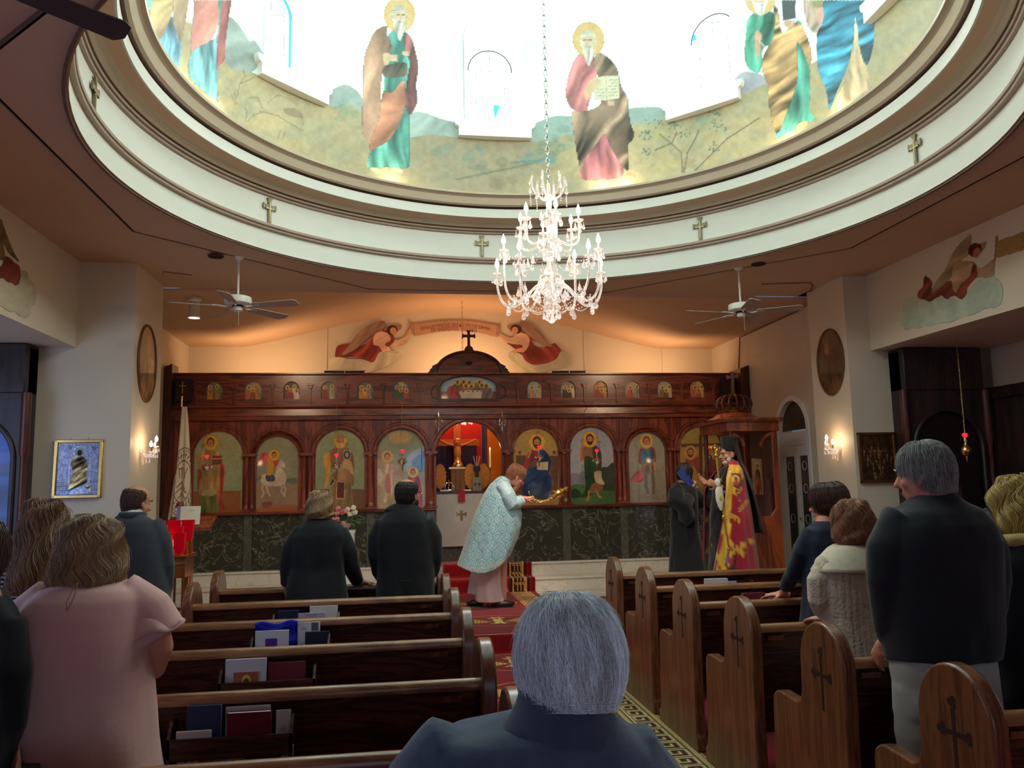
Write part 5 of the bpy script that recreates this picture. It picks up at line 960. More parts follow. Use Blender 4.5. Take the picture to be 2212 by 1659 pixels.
# ---------------------------------------------------------------- pews
EP = [(-.185, 0), (.56, 0), (.56, .075), (.53, .09), (.515, .13), (.495, .56), (.485, .61), (.455, .632), (.42, .64), (.25, .632), (.215, .645), (.195, .69), (.19, .80), (.188, .86)]+[(.187*math.cos(a), .838+.187*math.sin(a)) for a in np.linspace(.25, PI-.1, 16)]+[(-.185, .80), (-.178, .5), (-.175, .10), (-.185, .085)]
def make_pew(L, sgn, w=.06):
    """origin: aisle face of the aisle end, at the centre line; the pew runs away from the aisle (sgn=-1 left, +1 right)"""
    t = empty('church_pew')
    X = lambda a: sgn*a
    def end(x0, inner, wd=w):
        mb = MB(); mb.prism(EP, lambda u, v, q: (X(q), u, v), x0, x0+wd); o = mb.build('end_panel', M['oak'], t, angle=35, bevel=.009)
        cp = MB(); q0 = x0-.0015 if not inner else x0+wd+.0015; q1 = x0+.004 if not inner else x0+wd-.004
        pts = [(-u, v+.80) for u, v in cross_poly(.125, .235, .0085, 1.0)]; cp.prism(pts, lambda u, v, q: (X(q), u, v), q0, q1)
        for du, dv in ((0, .10), (-.065, 0), (.065, 0)):
            for a in (0, 2.1, 4.2): cp.lathe([(.001, 0), (.0125, 0)], (X(q0), du+.009*math.cos(a)*1.2, .80+dv+.009*math.sin(a)*1.2), 10, Matrix.Rotation(PI/2, 3, 'Y'))
        cp.build('carved_cross', M['carve'], o, smooth=False)
    end(0, False); end(L-w, True)
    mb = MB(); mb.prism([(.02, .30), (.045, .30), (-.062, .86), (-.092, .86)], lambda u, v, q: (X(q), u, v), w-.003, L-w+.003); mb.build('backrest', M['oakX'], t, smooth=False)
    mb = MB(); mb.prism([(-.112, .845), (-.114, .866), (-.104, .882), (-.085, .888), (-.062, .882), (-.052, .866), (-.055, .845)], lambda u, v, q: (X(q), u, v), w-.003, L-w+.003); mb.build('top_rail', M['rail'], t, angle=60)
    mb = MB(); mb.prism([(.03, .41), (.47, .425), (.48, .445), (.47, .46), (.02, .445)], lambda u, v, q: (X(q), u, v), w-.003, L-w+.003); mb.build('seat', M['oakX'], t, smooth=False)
    a, b = .775-.0, 1.225
    mb = MB(); rk = lambda u, v, q: (X(q), u, v)
    mb.prism([(-.185, .675), (-.175, .675), (-.175, .745), (-.185, .745)], rk, a, b); mb.prism([(-.175, .665), (-.06, .665), (-.06, .675), (-.175, .675)], rk, a, b)
    for q in (a, b-.012): mb.prism([(-.185, .60), (-.03, .60), (-.07, .80), (-.135, .80), (-.185, .745)], rk, q, q+.012)
    mb.prism([(-.195, .605), (-.185, .605), (-.185, .655), (-.195, .655)], rk, a, b); mb.prism([(-.185, .595), (-.05, .595), (-.05, .605), (-.185, .605)], rk, a, b); mb.build('book_rack', M['oakX'], t, smooth=False)
    mb = MB(); mb.prism([(-.0915, .80), (-.0935, .80), (-.098, .825), (-.096, .825)], rk, .13, .22); o = mb.build('label_plate', M['oak'], t, smooth=False)
    return t
PEWY = [6.93, 6.08, 5.22, 4.35, 3.46, 2.60]
ordn = ['front', 'second', 'third', 'fourth', 'fifth', 'sixth']
base = make_pew(1.82, -1)
pews = []
for i, y in enumerate(PEWY):
    o = base if i == 0 else copy_tree(base); o.location = (.395, y, .007)
    tag(o, 'dark oak pew left of the aisle with book rack, '+ordn[i]+' row from the altar', 'pew', 'pews left of the aisle'); pews.append(o)
base2 = make_pew(2.35, 1)
for i, y in enumerate(PEWY):
    o = base2 if i == 0 else copy_tree(base2); o.location = (1.84, y+(.05 if i == 0 else 0), .007)
    tag(o, 'oak pew with cross-carved rounded end right of the aisle, '+ordn[i]+' row from altar', 'pew', 'pews right of the aisle')
base3 = make_pew(1.75, -1)
for i, y in enumerate((6.6, 5.8)):
    o = base3 if i == 0 else copy_tree(base3); o.location = (-2.35, y, 0)
    tag(o, 'dark pew of the far left block beside the side wall, '+('nearer the altar' if i == 0 else 'behind the other'), 'pew', 'pews of the left side block')
# ---------------------------------------------------------------- books
def book(x, y, z, w, h, d, cover, label, cat='book', tilt=.12, page=True, group=None, rz=0, name='book'):
    t = empty(name, (x, y, z), rz, label, cat, group); t.rotation_euler = (tilt, 0, rz)
    o = MB().box(-w/2, w/2, -d/2, -d/2+.003, 0, h).box(-w/2, w/2, d/2-.003, d/2, 0, h).box(-w/2, -w/2+.003, -d/2, d/2, 0, h).build('cover', cover, t, bevel=.0012)
    if page: MB().box(-w/2+.004, w/2-.003, -d/2+.003, d/2-.003, .003, h-.0035).build('pages', M['page'], t)
    return t, o
CB = {'navy': cloth('navy_cover', S(34, 46, 92), .6), 'dnavy': cloth('dark_navy_cover', S(14, 20, 50), .5), 'red': cloth('maroon_cover', S(120, 20, 44), .6), 'white': mat('white_cover', S(214, 208, 214), .5, var=.03), 'lil': mat('lilac_cover', S(186, 176, 206), .55, var=.03), 'blue': mat('blue_bag', S(24, 36, 190), .3, var=.1, bump=.3, bscale=30)}
def back(y): return y-.14
y5, y4, y3, y2 = back(3.46), back(4.35), back(5.22), back(6.08)
book(-.708, y5, .677, .125, .182, .025, CB['navy'], 'tall navy blue hymn book in the rack of the fifth left pew', tilt=-.05)
book(-.54, y5-.012, .677, .16, .16, .022, CB['red'], 'wide maroon book in the rack of the fifth left pew'); book(-.552, y5+.02, .677, .165, .166, .01, CB['white'], 'white booklet standing behind the wide maroon book', tilt=-.02)
t, o = book(-.42, y5, .677, .055, .148, .006, CB['white'], 'narrow white card with small print, rightmost in the fifth left pew rack', 'card', page=False, tilt=-.06)
text_mesh('Holy\nWeek\nservice', .008, 'print', M['lead'], lambda x, y, z: (x, -.0045, .08+y), t)
t, o = book(-.737, y5-.028, .677, .125, .10, .012, CB['white'], 'small white booklet with a printed title, front left of the fifth left pew rack', tilt=0)
t, o = book(-.735, y5-.028, .607, .12, .095, .008, CB['white'], 'white children\'s picture book with letters Bb and a brown bear, lower shelf of the rack', tilt=0)
text_mesh('B b', .03, 'lettering', M['lead'], lambda x, y, z: (x-.015, -.0052, .07+y), t); MB().ell((.04, -.005, .06), (.018, .002, .015)).ell((.025, -.005, .062), (.009, .002, .009)).build('bear_picture', mat('bear_paint', S(150, 90, 50), .7), t)
t, o = book(-.61, y5-.028, .607, .12, .10, .008, mat('sky_cover', S(110, 160, 190), .5), 'pale blue picture book with a clasped-hands picture, on the lower shelf', tilt=0)
MB().ell((.02, -.005, .07), (.03, .002, .012)).build('hand_picture', mat('pale_paint', S(196, 170, 150), .7), t); MB().cbox((-.04, -.005, .06), (.012, .002, .09), Matrix.Rotation(.5, 3, 'Y')).build('stripe_picture', mat('orange_paint', S(196, 110, 60), .7), t)
book(-.40, y5-.028, .607, .045, .10, .006, CB['white'], 'small blank white card, right end of the lower rack shelf', 'card', page=False, tilt=0)
t, o = book(-.71, y4-.005, .677, .19, .175, .022, CB['white'], 'white paperback with a curled cover and an orange framed icon picture', tilt=-.05)
MB().box(-.055, .06, -.0145, -.0125, .02, .115).build('icon_picture', mat('orange_print', S(176, 96, 60), .6, var=.2, scale=40), t); mb = MB(); mb.ell((.005, -.015, .075), (.022, .002, .028)); mb.build('halo_picture', M['goldpaint'], t); MB().ell((.005, -.017, .07), (.013, .002, .017)).build('face_picture', mat('dark_print', S(90, 50, 40), .7), t)
book(-.52, y4+.012, .677, .175, .148, .02, CB['red'], 'maroon book leaning in the rack of the fourth left pew', tilt=-.06)
mb = MB(); vs = []; nx_, nz_ = 14, 12
for j in range(nz_):
    for i in range(nx_): u = i/(nx_-1); v = j/(nz_-1); vs.append((-.12+.24*u, .012*math.sin(7*u+3*v)+.01*math.sin(11*v), v*.21+.008*math.sin(9*u)))
mb.add(vs, [(j*nx_+i, j*nx_+i+1, (j+1)*nx_+i+1, (j+1)*nx_+i) for j in range(nz_-1) for i in range(nx_-1)])
o = mb.build('plastic_bag', CB['blue']); s_ = o.modifiers.new('t', 'SOLIDIFY'); s_.thickness = .012; o.location = (-.69, y3+.025, .677); tag(o, 'shiny bright blue plastic bag in the rack of the third left pew', 'bag')
t, o = book(-.712, y3-.012, .677, .19, .165, .02, CB['white'], 'white book with a purple square, in front of the blue bag', tilt=-.05); MB().box(-.035, .03, -.0125, -.0105, .03, .12).build('purple_square', mat('purple_print', S(80, 40, 150), .6), t)
t, o = book(-.505, y3+.02, .677, .13, .20, .006, CB['white'], 'white printed postcard with a small grey photo, third left pew', 'card', page=False, tilt=-.02); MB().box(.015, .055, -.0045, -.003, .15, .195).build('grey_photo', mat('grey_print', S(90, 90, 96), .7, var=.5, scale=80), t); text_mesh('Dear\nfriends', .012, 'print', M['lead'], lambda x, y, z: (x-.03, -.0045, .165+y), t)
book(-.455, y3-.012, .677, .135, .148, .02, CB['dnavy'], 'small dark navy book, right end of the third left pew rack', tilt=-.03)
book(-.73, y2, .677, .14, .155, .022, CB['dnavy'], 'dark navy book in the rack of the second left pew', tilt=-.03)
t, o = book(-.575, y2-.005, .677, .20, .135, .006, CB['lil'], 'lilac pamphlet with printed title in the second left pew rack', 'booklet', page=False, tilt=-.03); text_mesh('PROLIFE', .022, 'print', mat('lilac_ink', S(130, 110, 160), .7), lambda x, y, z: (x, -.0045, .118+y), t)
book(-.49, y2+.016, .677, .19, .175, .014, CB['white'], 'white booklets fanned open behind the lilac pamphlet', 'booklet', tilt=-.03); book(-.49, y2+.036, .677, .185, .188, .008, CB['lil'], 'rearmost thin white booklet of the second left pew rack', 'booklet', tilt=-.01)
def flatbook(x, y, z, w, d, h, cov, label, rz=0):
    t = empty('book', (x, y, z), rz, label, 'book'); MB().box(-w/2, w/2, -d/2, d/2, 0, .003).box(-w/2, w/2, -d/2, d/2, h-.003, h).box(-w/2, w/2, d/2-.003, d/2, 0, h).build('cover', cov, t); MB().box(-w/2+.003, w/2-.003, -d/2+.003, d/2-.003, .003, h-.003).build('pages', M['page'], t)
book(2.42, 6.08-.015, .70, .18, .225, .03, CB['white'], 'white booklet showing above the rail of the second right pew', tilt=0); book(2.50, 6.08-.0, .70, .18, .20, .012, CB['lil'], 'grey booklet beside the white one, second right pew', tilt=0)
book(2.335, 5.22+.0, .70, .155, .225, .03, CB['red'], 'maroon book showing above the rail of the third right pew', tilt=0); book(2.47, 5.22+.005, .70, .09, .215, .03, CB['white'], 'white booklet between the maroon book and a hand on the rail', tilt=0)
book(2.62, 4.30, .66, .04, .20, .03, CB['blue'], 'bright blue book standing below the navy-dressed woman', tilt=0)
# ---------------------------------------------------------------- chandelier
def chandelier(loc, big=True, k=1.0, label=None, nlow=10, nup=6, zz=None):
    t = empty('crystal_chandelier', loc, 0, label, 'chandelier'); gl = M['crystal']
    R1, R2 = .375*k, .205*k
    mb = MB()
    prof = [(.004, .70), (.012, .69), (.014, .62), (.03, .60), (.018, .57), (.02, .50), (.045, .47), (.05, .42), (.022, .38), (.018, .30), (.04, .28), (.055, .24), (.05, .18), (.025, .15), (.03, .08), (.075, .05), (.09, 0), (.075, -.06), (.03, -.10), (.035, -.13), (.06, -.16), (.05, -.19), (.012, -.21)]
    mb.lathe([(r*k, z*k) for r, z in prof], n=16); mb.build('stem', gl, t)
    def arm(a, R, z0, z1, zs, nm='arm'):
        ca, sa = math.cos(a), math.sin(a); m = MB(); ctl = [(.03, z0), (.34*R/k, z0-zs*.35), (.62*R/k, z0-zs), (.85*R/k, z0-zs*.95), (.98*R/k, z0-zs*.35), (R/k, z1)]; w_ = Canvas.smooth([ctl[0]]+ctl+[ctl[-1]], 4)[4:-7]; pts = [(r*k*ca, r*k*sa, z*k) for r, z in w_]
        m.tube(pts, .0085*k, 7); return m.build(nm, gl, t), pts[-1]
    def candle(p, a):
        m = MB(); x, y, z = p; m.lathe([(.005, -.008), (.03, .002), (.036, .012), (.03, .012), (.008, .006)], (x, y, z), 12); bo = m.build('bobeche', gl, t)
        m = MB(); m.lathe([(.006*1, .006), (.0075, .012), (.0075, .052), (.005, .055)], (x, y, z), 8); c_ = m.build('candle_tube', M['white'], t)
        m = MB(); m.lathe([(.003, .053), (.012, .062), (.0165, .077), (.013, .096), (.005, .118), (.0005, .130)], (x, y, z), 10); m.build('candle_bulb', M['bulb'], c_)
        for j in range(5):
            b = a+j*1.256+.4; drop(x+.034*math.cos(b), y+.034*math.sin(b), z-.004, .045+.015*(j % 2), bo)
    def drop(x, y, z, L, parent=None, nm='pendant'):
        m = MB(); L *= 1.1; w = L*.24
        m.lathe([(.0006, z), (.0022, z-.004), (.0018, z-.009)], (x, y, 0), 6); m.lathe([(.0005, z-.008), (w*.45, z-.008-L*.35), (w, z-.008-L*.68), (w*.75, z-.008-L*.88), (.0005, z-.008-L)], (x, y, 0), 7); return m.build(nm, gl, parent or t, smooth=False)
    ends = []
    for i in range(nlow):
        a = 2*PI*i/nlow+.2; o, p = arm(a, R1*(.88 if i % 2 else 1), .02, .19 if i % 2 else .09, .15); candle(p, a); ends.append(p)
    for i in range(nup):
        a = 2*PI*i/nup+.55; o, p = arm(a, R2, .30, .40, .05); candle(p, a)
    if big:
        for i in range(6):      # top scrolls
            a = 2*PI*i/6; ca, sa = math.cos(a), math.sin(a); m = MB(); pts = [((.02+.10*math.sin(q))*ca, (.02+.10*math.sin(q))*sa, .62+.13*(1-math.cos(q))) for q in np.linspace(0, 1.9, 10)]
            pts += [(.12*ca*(1+.12*math.sin(q)), .12*sa*(1+.12*math.sin(q)), .77-.04*(q/1.5)) for q in (.6, 1.2, 1.9)]; m.tube(pts, .0075, 7); o = m.build('top_scroll', gl, t)
            x, y, z = pts[-1]; drop(x, y, z, .05, o)
            for j in range(5): MB().lathe([(.0005, .008), (.006, 0), (.0005, -.008)], (x*.98, y*.98, z-.075-j*.018), 6).build('bead', gl, o)
    # bead swags between the lower arms, strings under the body
    sw = MB()
    def swag(p, q, sag, n):
        for i in range(n+1):
            u = i/n; x = p[0]+(q[0]-p[0])*u; y = p[1]+(q[1]-p[1])*u; z = p[2]+(q[2]-p[2])*u-sag*4*u*(1-u); sw.ell((x, y, z), (.0048, .0048, .0048), n=6, m=4)
    for i in range(nlow):
        p, q = ends[i], ends[(i+1) % nlow]; a = 2*PI*(i+.5)/nlow+.2; c0 = (.2*k*math.cos(a), .2*k*math.sin(a), -.10*k); swag((p[0]*.8, p[1]*.8, -.10*k), (q[0]*.8, q[1]*.8, -.10*k), .055*k, 14)
        swag((p[0]*.8, p[1]*.8, -.10*k), (0.03*math.cos(a), .03*math.sin(a), -.16*k), .04*k, 14)
        if i % 2: swag(p, (.1*math.cos(a), .1*math.sin(a), .2*k), .06, 12)
    o = sw.build('bead_swags', gl, t); o['kind'] = 'stuff'
    for i in range(nlow):
        a = 2*PI*i/nlow+.2; drop(.30*k*math.cos(a), .30*k*math.sin(a), -.12*k, .07); drop(.22*k*math.cos(a+.3), .22*k*math.sin(a+.3), -.02*k, .06); drop(.15*k*math.cos(a+.3), .15*k*math.sin(a+.3), .18*k, .06)
        p = ends[i]; drop(p[0]*.8, p[1]*.8, -.105*k, .065); drop(.11*k*math.cos(a+.3), .11*k*math.sin(a+.3), -.04*k, .07); drop(.055*k*math.cos(a), .055*k*math.sin(a), -.19*k, .045)
    for i in range(8): a = i*PI/4; drop(.075*k*math.cos(a), .075*k*math.sin(a), .30*k, .06); drop(.06*k*math.cos(a+.3), .06*k*math.sin(a+.3), .50*k, .05)
    MB().ell((0, 0, -.245*k), (.026*k, .026*k, .028*k)).tube([(0, 0, -.21*k), (0, 0, -.225*k)], .003, 6).build('bottom_ball', gl, t)
    return t
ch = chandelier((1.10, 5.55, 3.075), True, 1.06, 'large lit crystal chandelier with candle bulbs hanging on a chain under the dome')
# chain
def chain(name, x, y, z0, z1, link=.035, r=.0028, w=.009, m=None, parent=None, stuff=True):
    mb = MB(); n = int((z1-z0)/(link*.78)); 
    for i in range(n):
        zc = z0+link*.5+i*link*.78; ax = (1, 0) if i % 2 else (0, 1); pts = [(x+ax[0]*w*math.cos(q), y+ax[1]*w*math.cos(q), zc+link*.5*math.sin(q)) for q in np.linspace(0, 2*PI, 9)]; mb.tube(pts, r, 4, cap=False)
    o = mb.build(name, m or M['silver'], parent)
    if stuff: o['kind'] = 'stuff'
    return o
chain('chain', 0, 0, .74, 6.2, .055, .004, .013, parent=ch)
for i in range(5): a = i*1.256; lamp('chandelier_light', 'POINT', (1.10+.34*math.cos(a), 5.55+.34*math.sin(a), 3.26), 3.6, (1, .66, .38), .03)
lamp('chandelier_light', 'POINT', (1.10, 5.55, 3.66), 6, (1, .66, .38), .05); lamp('chandelier_light', 'POINT', (1.10, 5.55, 2.74), 2.2, (1, .7, .45), .05)
# ---------------------------------------------------------------- fans
def fan(loc, rot, label, blade='blade', drop=.46, R=.62, n=5):
    t = empty('ceiling_fan', loc, rot, label, 'ceiling fan', 'ceiling fans' if blade == 'blade' else None)
    MB().lathe([(.001, 0), (.055, 0), (.05, -.02), (.03, -.045), (.016, -.055)], n=20).build('canopy', M['fanw'], t)
    MB().lathe([(.011, -.05), (.011, -drop+.06)], n=10).build('downrod', M['fanw'], t)
    z = -drop; mb = MB(); mb.lathe([(.012, z+.075), (.02, z+.06), (.10, z+.055), (.125, z+.045), (.13, z+.02), (.128, z-.015), (.105, z-.03), (.06, z-.033), (.001, z-.033)], n=32); mb.build('motor_housing', M['fanw'], t)
    mb = MB(); mb.lathe([(.05, z-.033), (.055, z-.045), (.03, z-.05)], n=16); mb.build('hub', M['black'], t)
    MB().lathe([(.04, z-.045), (.045, z-.05), (.043, z-.085), (.03, z-.095), (.001, z-.097)], n=20).build('switch_cap', M['fanw'], t)
    MB().tube([(.03, -.03, z-.09), (.03, -.03, z-.24)], .0015, 5).build('pull_chain', M['fanw'], t)
    for i in range(n):
        a = 2*PI*i/n; m = Matrix.Rotation(a, 4, 'Z'); tl = Matrix.Rotation(-.24, 4, 'X')
        mb = MB(); mb.tube([(.06, 0, z-.03), (.10, 0, z-.05), (.16, 0, z-.046)], .008, 6); mb.cbox((.19, 0, z-.045), (.08, .04, .006)); mb.xform(m); mb.build('blade_bracket', M['fanw'], t)
        mb = MB(); pts = [(.17, -.05), (R-.03, -.066), (R, -.045), (R+.004, .03), (R-.03, .066), (.17, .05), (.155, .03), (.155, -.03)]; mb.prism(pts, lambda u, v, w: (u, v, w), -.003, .003); mb.xform(m@Matrix.Translation((0, 0, z-.045))@tl); mb.build('blade', M[blade], t, smooth=False)
    return t
fan((-1.487, 7.96, ZC), -.35, 'white five-blade ceiling fan with pull chain, left of the dome')
fan((3.612, 7.99, ZC), -.49, 'white five-blade ceiling fan, right of the dome near the cracked plaster')
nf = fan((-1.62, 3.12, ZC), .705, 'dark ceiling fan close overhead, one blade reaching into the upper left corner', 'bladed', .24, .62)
# spotlight can on the ceiling at left
t = empty('spotlight', (-2.30, 9.72, ZC-.02), 0, 'white cylindrical spotlight lit on the altar ceiling behind the left fan', 'spotlight')
MB().lathe([(.001, 0), (.075, 0), (.075, -.03), (.05, -.035)], n=20).build('mount', M['fanw'], t); MB().lathe([(.055, -.035), (.055, -.15), (.068, -.235), (.064, -.235), (.05, -.15)], n=24).build('housing', M['fanw'], t); MB().lathe([(.001, -.222), (.064, -.228)], n=24).build('lens', emis('spot_lens', (1, .88, .7, 1), 6), t)
lamp('spotlight_beam', 'SPOT', (-2.30, 9.72, ZC-.27), 12, WARM2, .04, spot=70, aim=(-2.35, 9.6, 1))
# ---------------------------------------------------------------- wall sconces
def sconce(loc, rz, label):
    t = empty('wall_sconce', loc, rz, label, 'wall lamp', 'crystal wall sconces')   # local +x points away from the wall
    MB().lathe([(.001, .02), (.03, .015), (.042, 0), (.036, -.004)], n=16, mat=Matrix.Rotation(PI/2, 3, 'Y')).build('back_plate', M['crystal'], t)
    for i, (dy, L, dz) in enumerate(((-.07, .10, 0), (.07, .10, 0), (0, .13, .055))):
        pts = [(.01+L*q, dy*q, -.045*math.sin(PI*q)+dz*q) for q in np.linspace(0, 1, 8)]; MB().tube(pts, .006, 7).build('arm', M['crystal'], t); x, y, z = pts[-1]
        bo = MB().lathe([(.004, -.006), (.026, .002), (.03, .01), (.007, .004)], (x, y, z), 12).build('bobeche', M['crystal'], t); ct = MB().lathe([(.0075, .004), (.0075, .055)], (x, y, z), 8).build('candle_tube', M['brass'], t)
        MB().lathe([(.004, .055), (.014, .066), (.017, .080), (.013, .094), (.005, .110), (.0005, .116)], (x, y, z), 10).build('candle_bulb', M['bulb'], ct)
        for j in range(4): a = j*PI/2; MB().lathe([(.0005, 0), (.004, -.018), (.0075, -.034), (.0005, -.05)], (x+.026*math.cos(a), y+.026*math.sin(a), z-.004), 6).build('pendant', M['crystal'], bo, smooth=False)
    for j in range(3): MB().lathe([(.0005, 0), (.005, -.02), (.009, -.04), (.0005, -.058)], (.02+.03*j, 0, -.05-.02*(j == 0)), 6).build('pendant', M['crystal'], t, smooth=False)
    lamp('sconce_light', 'POINT', Vector(loc)+Vector((.13*math.cos(rz), .13*math.sin(rz), .10)), 2.6, (1, .62, .30), .03)
sconce((-2.51, 8.63, 2.06), 0, 'lit crystal sconce with three candle bulbs on the left pier below the oval painting')
sconce((4.96, 8.60, 1.99), PI, 'lit crystal sconce with three candle bulbs on the right pier below the oval painting')
# ---------------------------------------------------------------- oval paintings and framed icons on the piers
def oval(X, yc, zc, ry, rz, label, cols):
    cv = Canvas(0, 0, 70, 90, 3, cols[0]); c = cv; c.poly([(10, 90), (14, 50), (26, 34), (38, 30), (50, 40), (60, 90)], cols[1], fold=(10, 8, .25)); c.poly([(34, 30), (52, 34), (48, 66), (32, 62)], cols[2], sm=False, al=.8); c.ell(34, 20, 9, 11, np.array(cols[1])*1.1, al=.6); c.ell(34, 21, 5, 7, (140, 92, 62)); c.mottle(.2, .2, 4)
    s = 1 if X < 0 else -1; n = 60; vs = []
    o = flat_paint('oval_painting', cv, (X+s*.012, yc-ry*(1 if X > 0 else 1), zc-rz), (0, 1, 0), (0, 0, 1), 2*ry, 2*rz, .007, lambda U, V: ((U-ry)/ry)**2+((V-rz)/rz)**2 < 1.0, 1.0, M['glazed'], None, (X, yc, zc), photo=False)
    o.location = (X, yc, zc); tag(o, label, 'painting', 'oval paintings on the piers')
    mb = MB(); mb.tube([(s*.01, ry*math.cos(a), rz*math.sin(a)) for a in np.linspace(0, 2*PI, 49)], .014, 8, cap=False); mb.build('oval_frame', mat('dull_gilt', S(110, 78, 36), .5, .3), o)
oval(-2.52, 8.72, 2.98, .30, .39, 'dark oval painting of a robed figure holding a tablet, left pier', ((74, 52, 34), (120, 88, 48), (150, 116, 66)))
oval(4.97, 8.655, 2.998, .28, .375, 'dark oval painting of a bearded man on dark green, right pier', ((58, 44, 32), (78, 50, 34), (70, 60, 44)))
M['metalicon'] = mat('embossed_metal', None, .32, .75, var=.25, scale=30, attr='paint', bump=.6, bscale=50)
def framed(cx, zc, w, h, fr, fm, im, label, wire=False):
    Y = PY; t = empty('framed_icon', (cx, Y, zc), 0, label, 'framed icon'); t.rotation_euler = (-.02, 0, 0)
    mb = MB()
    for a, b, c_, d in ((-w/2, w/2, h/2-fr, h/2), (-w/2, w/2, -h/2, -h/2+fr), (-w/2, -w/2+fr, -h/2, h/2), (w/2-fr, w/2, -h/2, h/2)): mb.box(a, b, -.035, -.004, c_, d)
    mb.build('frame', fm, t, bevel=.005)
    o = flat_paint('icon', im, (-w/2+fr*.8, -.016, -h/2+fr*.8), (1, 0, 0), (0, 0, 1), w-1.6*fr, h-1.6*fr, .004, None, 1.0, M['metalicon'], t, photo=False)
    if wire: 
        for q in (-.08, .08): MB().tube([(q, -.01, h/2), (q, -.008, h/2+.02)], .0015, 4).build('hook', M['black'], t)
cv = Canvas(0, 0, 40, 52, 5, (150, 150, 168)); c = cv
for i in range(9): c.line([(0, 36+i*1.9), (40, 36+i*1.9)], .35, (90, 86, 90))
for i in range(16): c.line([(i*2.6, 36), (i*3-3, 52)], .3, (90, 86, 90))
c.poly([(8, 4), (14, 2), (12, 8)], (120, 110, 130)); c.poly([(30, 3), (37, 5), (33, 9)], (120, 110, 130)); c.ell(20, 9, 5.4, 5.4, (206, 204, 200)); c.ell(20, 9, 4.6, 4.6, (130, 140, 130)); c.ell(20, 10, 2.2, 2.8, (50, 36, 30)); c.poly([(13, 20), (16, 14), (24, 14), (28, 22), (27, 32), (31, 40), (30, 47), (14, 47), (12, 40), (15, 30)], (186, 156, 96), fold=(60, 3, .35)); c.poly([(10, 14), (13, 14), (13, 40), (10, 40)], (170, 166, 176), sm=False, edge=.4); c.poly([(28, 14), (31, 14), (31, 40), (28, 40)], (170, 166, 176), sm=False, edge=.4); c.line([(6, 50), (14, 46), (28, 40)], 1.6, (110, 160, 200)); c.poly([(12, 49), (22, 42), (31, 46), (29, 48)], (180, 186, 200)); c.mottle(.15, .6, 3)
framed(-2.975, 1.90, .437, .555, .032, M['gold'], cv, 'silver and gold embossed icon of a seated figure in a gilt frame, left pier', True)
cv = Canvas(0, 0, 45, 55, 5, (92, 66, 44)); c = cv; rs = np.random.default_rng(8)
c.line([(22, 10), (22, 44)], 1.6, (150, 110, 60)); c.line([(14, 18), (31, 18)], 1.2, (150, 110, 60))
for i in range(26): x, y = rs.uniform(4, 41), rs.uniform(12, 46); c.line([(x, y), (x+rs.uniform(-2, 2), y+rs.uniform(3, 8))], .7, (196, 160, 100)); c.ell(x, y, 1, 1.3, (180, 140, 90))
c.mottle(.3, .3, 3)
framed(5.222, 1.885, .44, .55, .03, mat('bronze_frame', S(120, 80, 40), .35, .7), cv, 'dark bronze relief icon with many small figures in a brown frame, right pier')
# ---------------------------------------------------------------- hanging oil lamps before the icons
def oil_lamp(x, ztop, zg, label, cap=.37):
    t = empty('oil_lamp', (x, 11.55, zg), 0, label, 'oil lamp', 'hanging red oil lamps')
    MB().lathe([(.0005, .055), (.014, .03), (.012, -.01), (.016, -.05), (.010, -.07), (.012, -.085), (.05, -.115), (.058, -.14), (.045, -.165), (.016, -.185), (.012, -.20), (.009, -.25), (.004, -.27)], n=16).build('lamp_bowl', M['silver'], t)
    MB().lathe([(.012, -.012), (.024, .004), (.028, .028), (.025, .03), (.018, .008)], n=14).build('red_glass', M['redlit'], t)
    MB().ell((0, 0, .03), (.004, .004, .010)).build('flame', M['flame'], t)
    MB().lathe([(.001, cap+.012), (.02, cap+.008), (.035, cap-.004), (.001, cap)], n=14).build('chain_cap', M['silver'], t)
    for j in range(3): a = j*2.094+.4; MB().tube([(.02*math.cos(a), .02*math.sin(a), cap), (.052*math.cos(a), .052*math.sin(a), -.13)], .0013, 4).build('lamp_chain', M['brass'], t); MB().ell((.062*math.cos(a), .062*math.sin(a), -.13), (.014, .014, .018)).build('lamp_handle', M['silver'], t)
    MB().tube([(0, 0, cap), (0, 0, 2.85-zg)], .0018, 5).tube([(0, 0, 2.85-zg), (0, .29, 2.86-zg)], .004, 5).build('hanging_rod', M['brass'], t)
for x, z, s in ((-2.515, 2.125, 'beside the white flag'), (-.795, 2.12, 'before the bishop icon left of centre'), (.107, 2.165, 'before the two-figure icon, left of the doorway'), (2.05, 2.19, 'before the enthroned figure, above the swinging censer'), (2.90, 2.13, 'before the green-robed figure with a scroll'), (4.585, 2.155, 'before the tall cross icon, behind the gold staff')): oil_lamp(x, 2.5, z, 'silver hanging oil lamp with lit red glass, '+s)
for x, s in ((.622, 'left'), (1.534, 'right')):
    t = empty('filigree_lamp', (x, 11.60, 2.575), 0, 'round silver filigree lamp on a bracket at the '+s+' of the central arch', 'hanging lamp', 'filigree lamps at the doorway')
    mb = MB()
    for j in range(8): a = j*PI/4; mb.tube([(.055*math.sin(q)*math.cos(a), .055*math.sin(q)*math.sin(a), .075*math.cos(q)) for q in np.linspace(0.1, PI-.1, 10)], .0035, 5)
    for z, r in ((.04, .045), (0, .055), (-.04, .045)): mb.tube([(r*math.cos(q), r*math.sin(q), z) for q in np.linspace(0, 2*PI, 17)], .0032, 5)
    mb.build('filigree_globe', M['silver'], t); MB().lathe([(.001, .075), (.008, .08), (.006, .13), (.003, .14), (.0005, .16)], n=8).build('finial', M['silver'], t); MB().lathe([(.006, -.07), (.010, -.09), (.004, -.11), (.007, -.125), (.0005, -.14)], n=8).build('drop', M['silver'], t)
    MB().tube([(0, 0, .12), (0, .25, .12)], .006, 6).build('bracket', M['brass'], t)
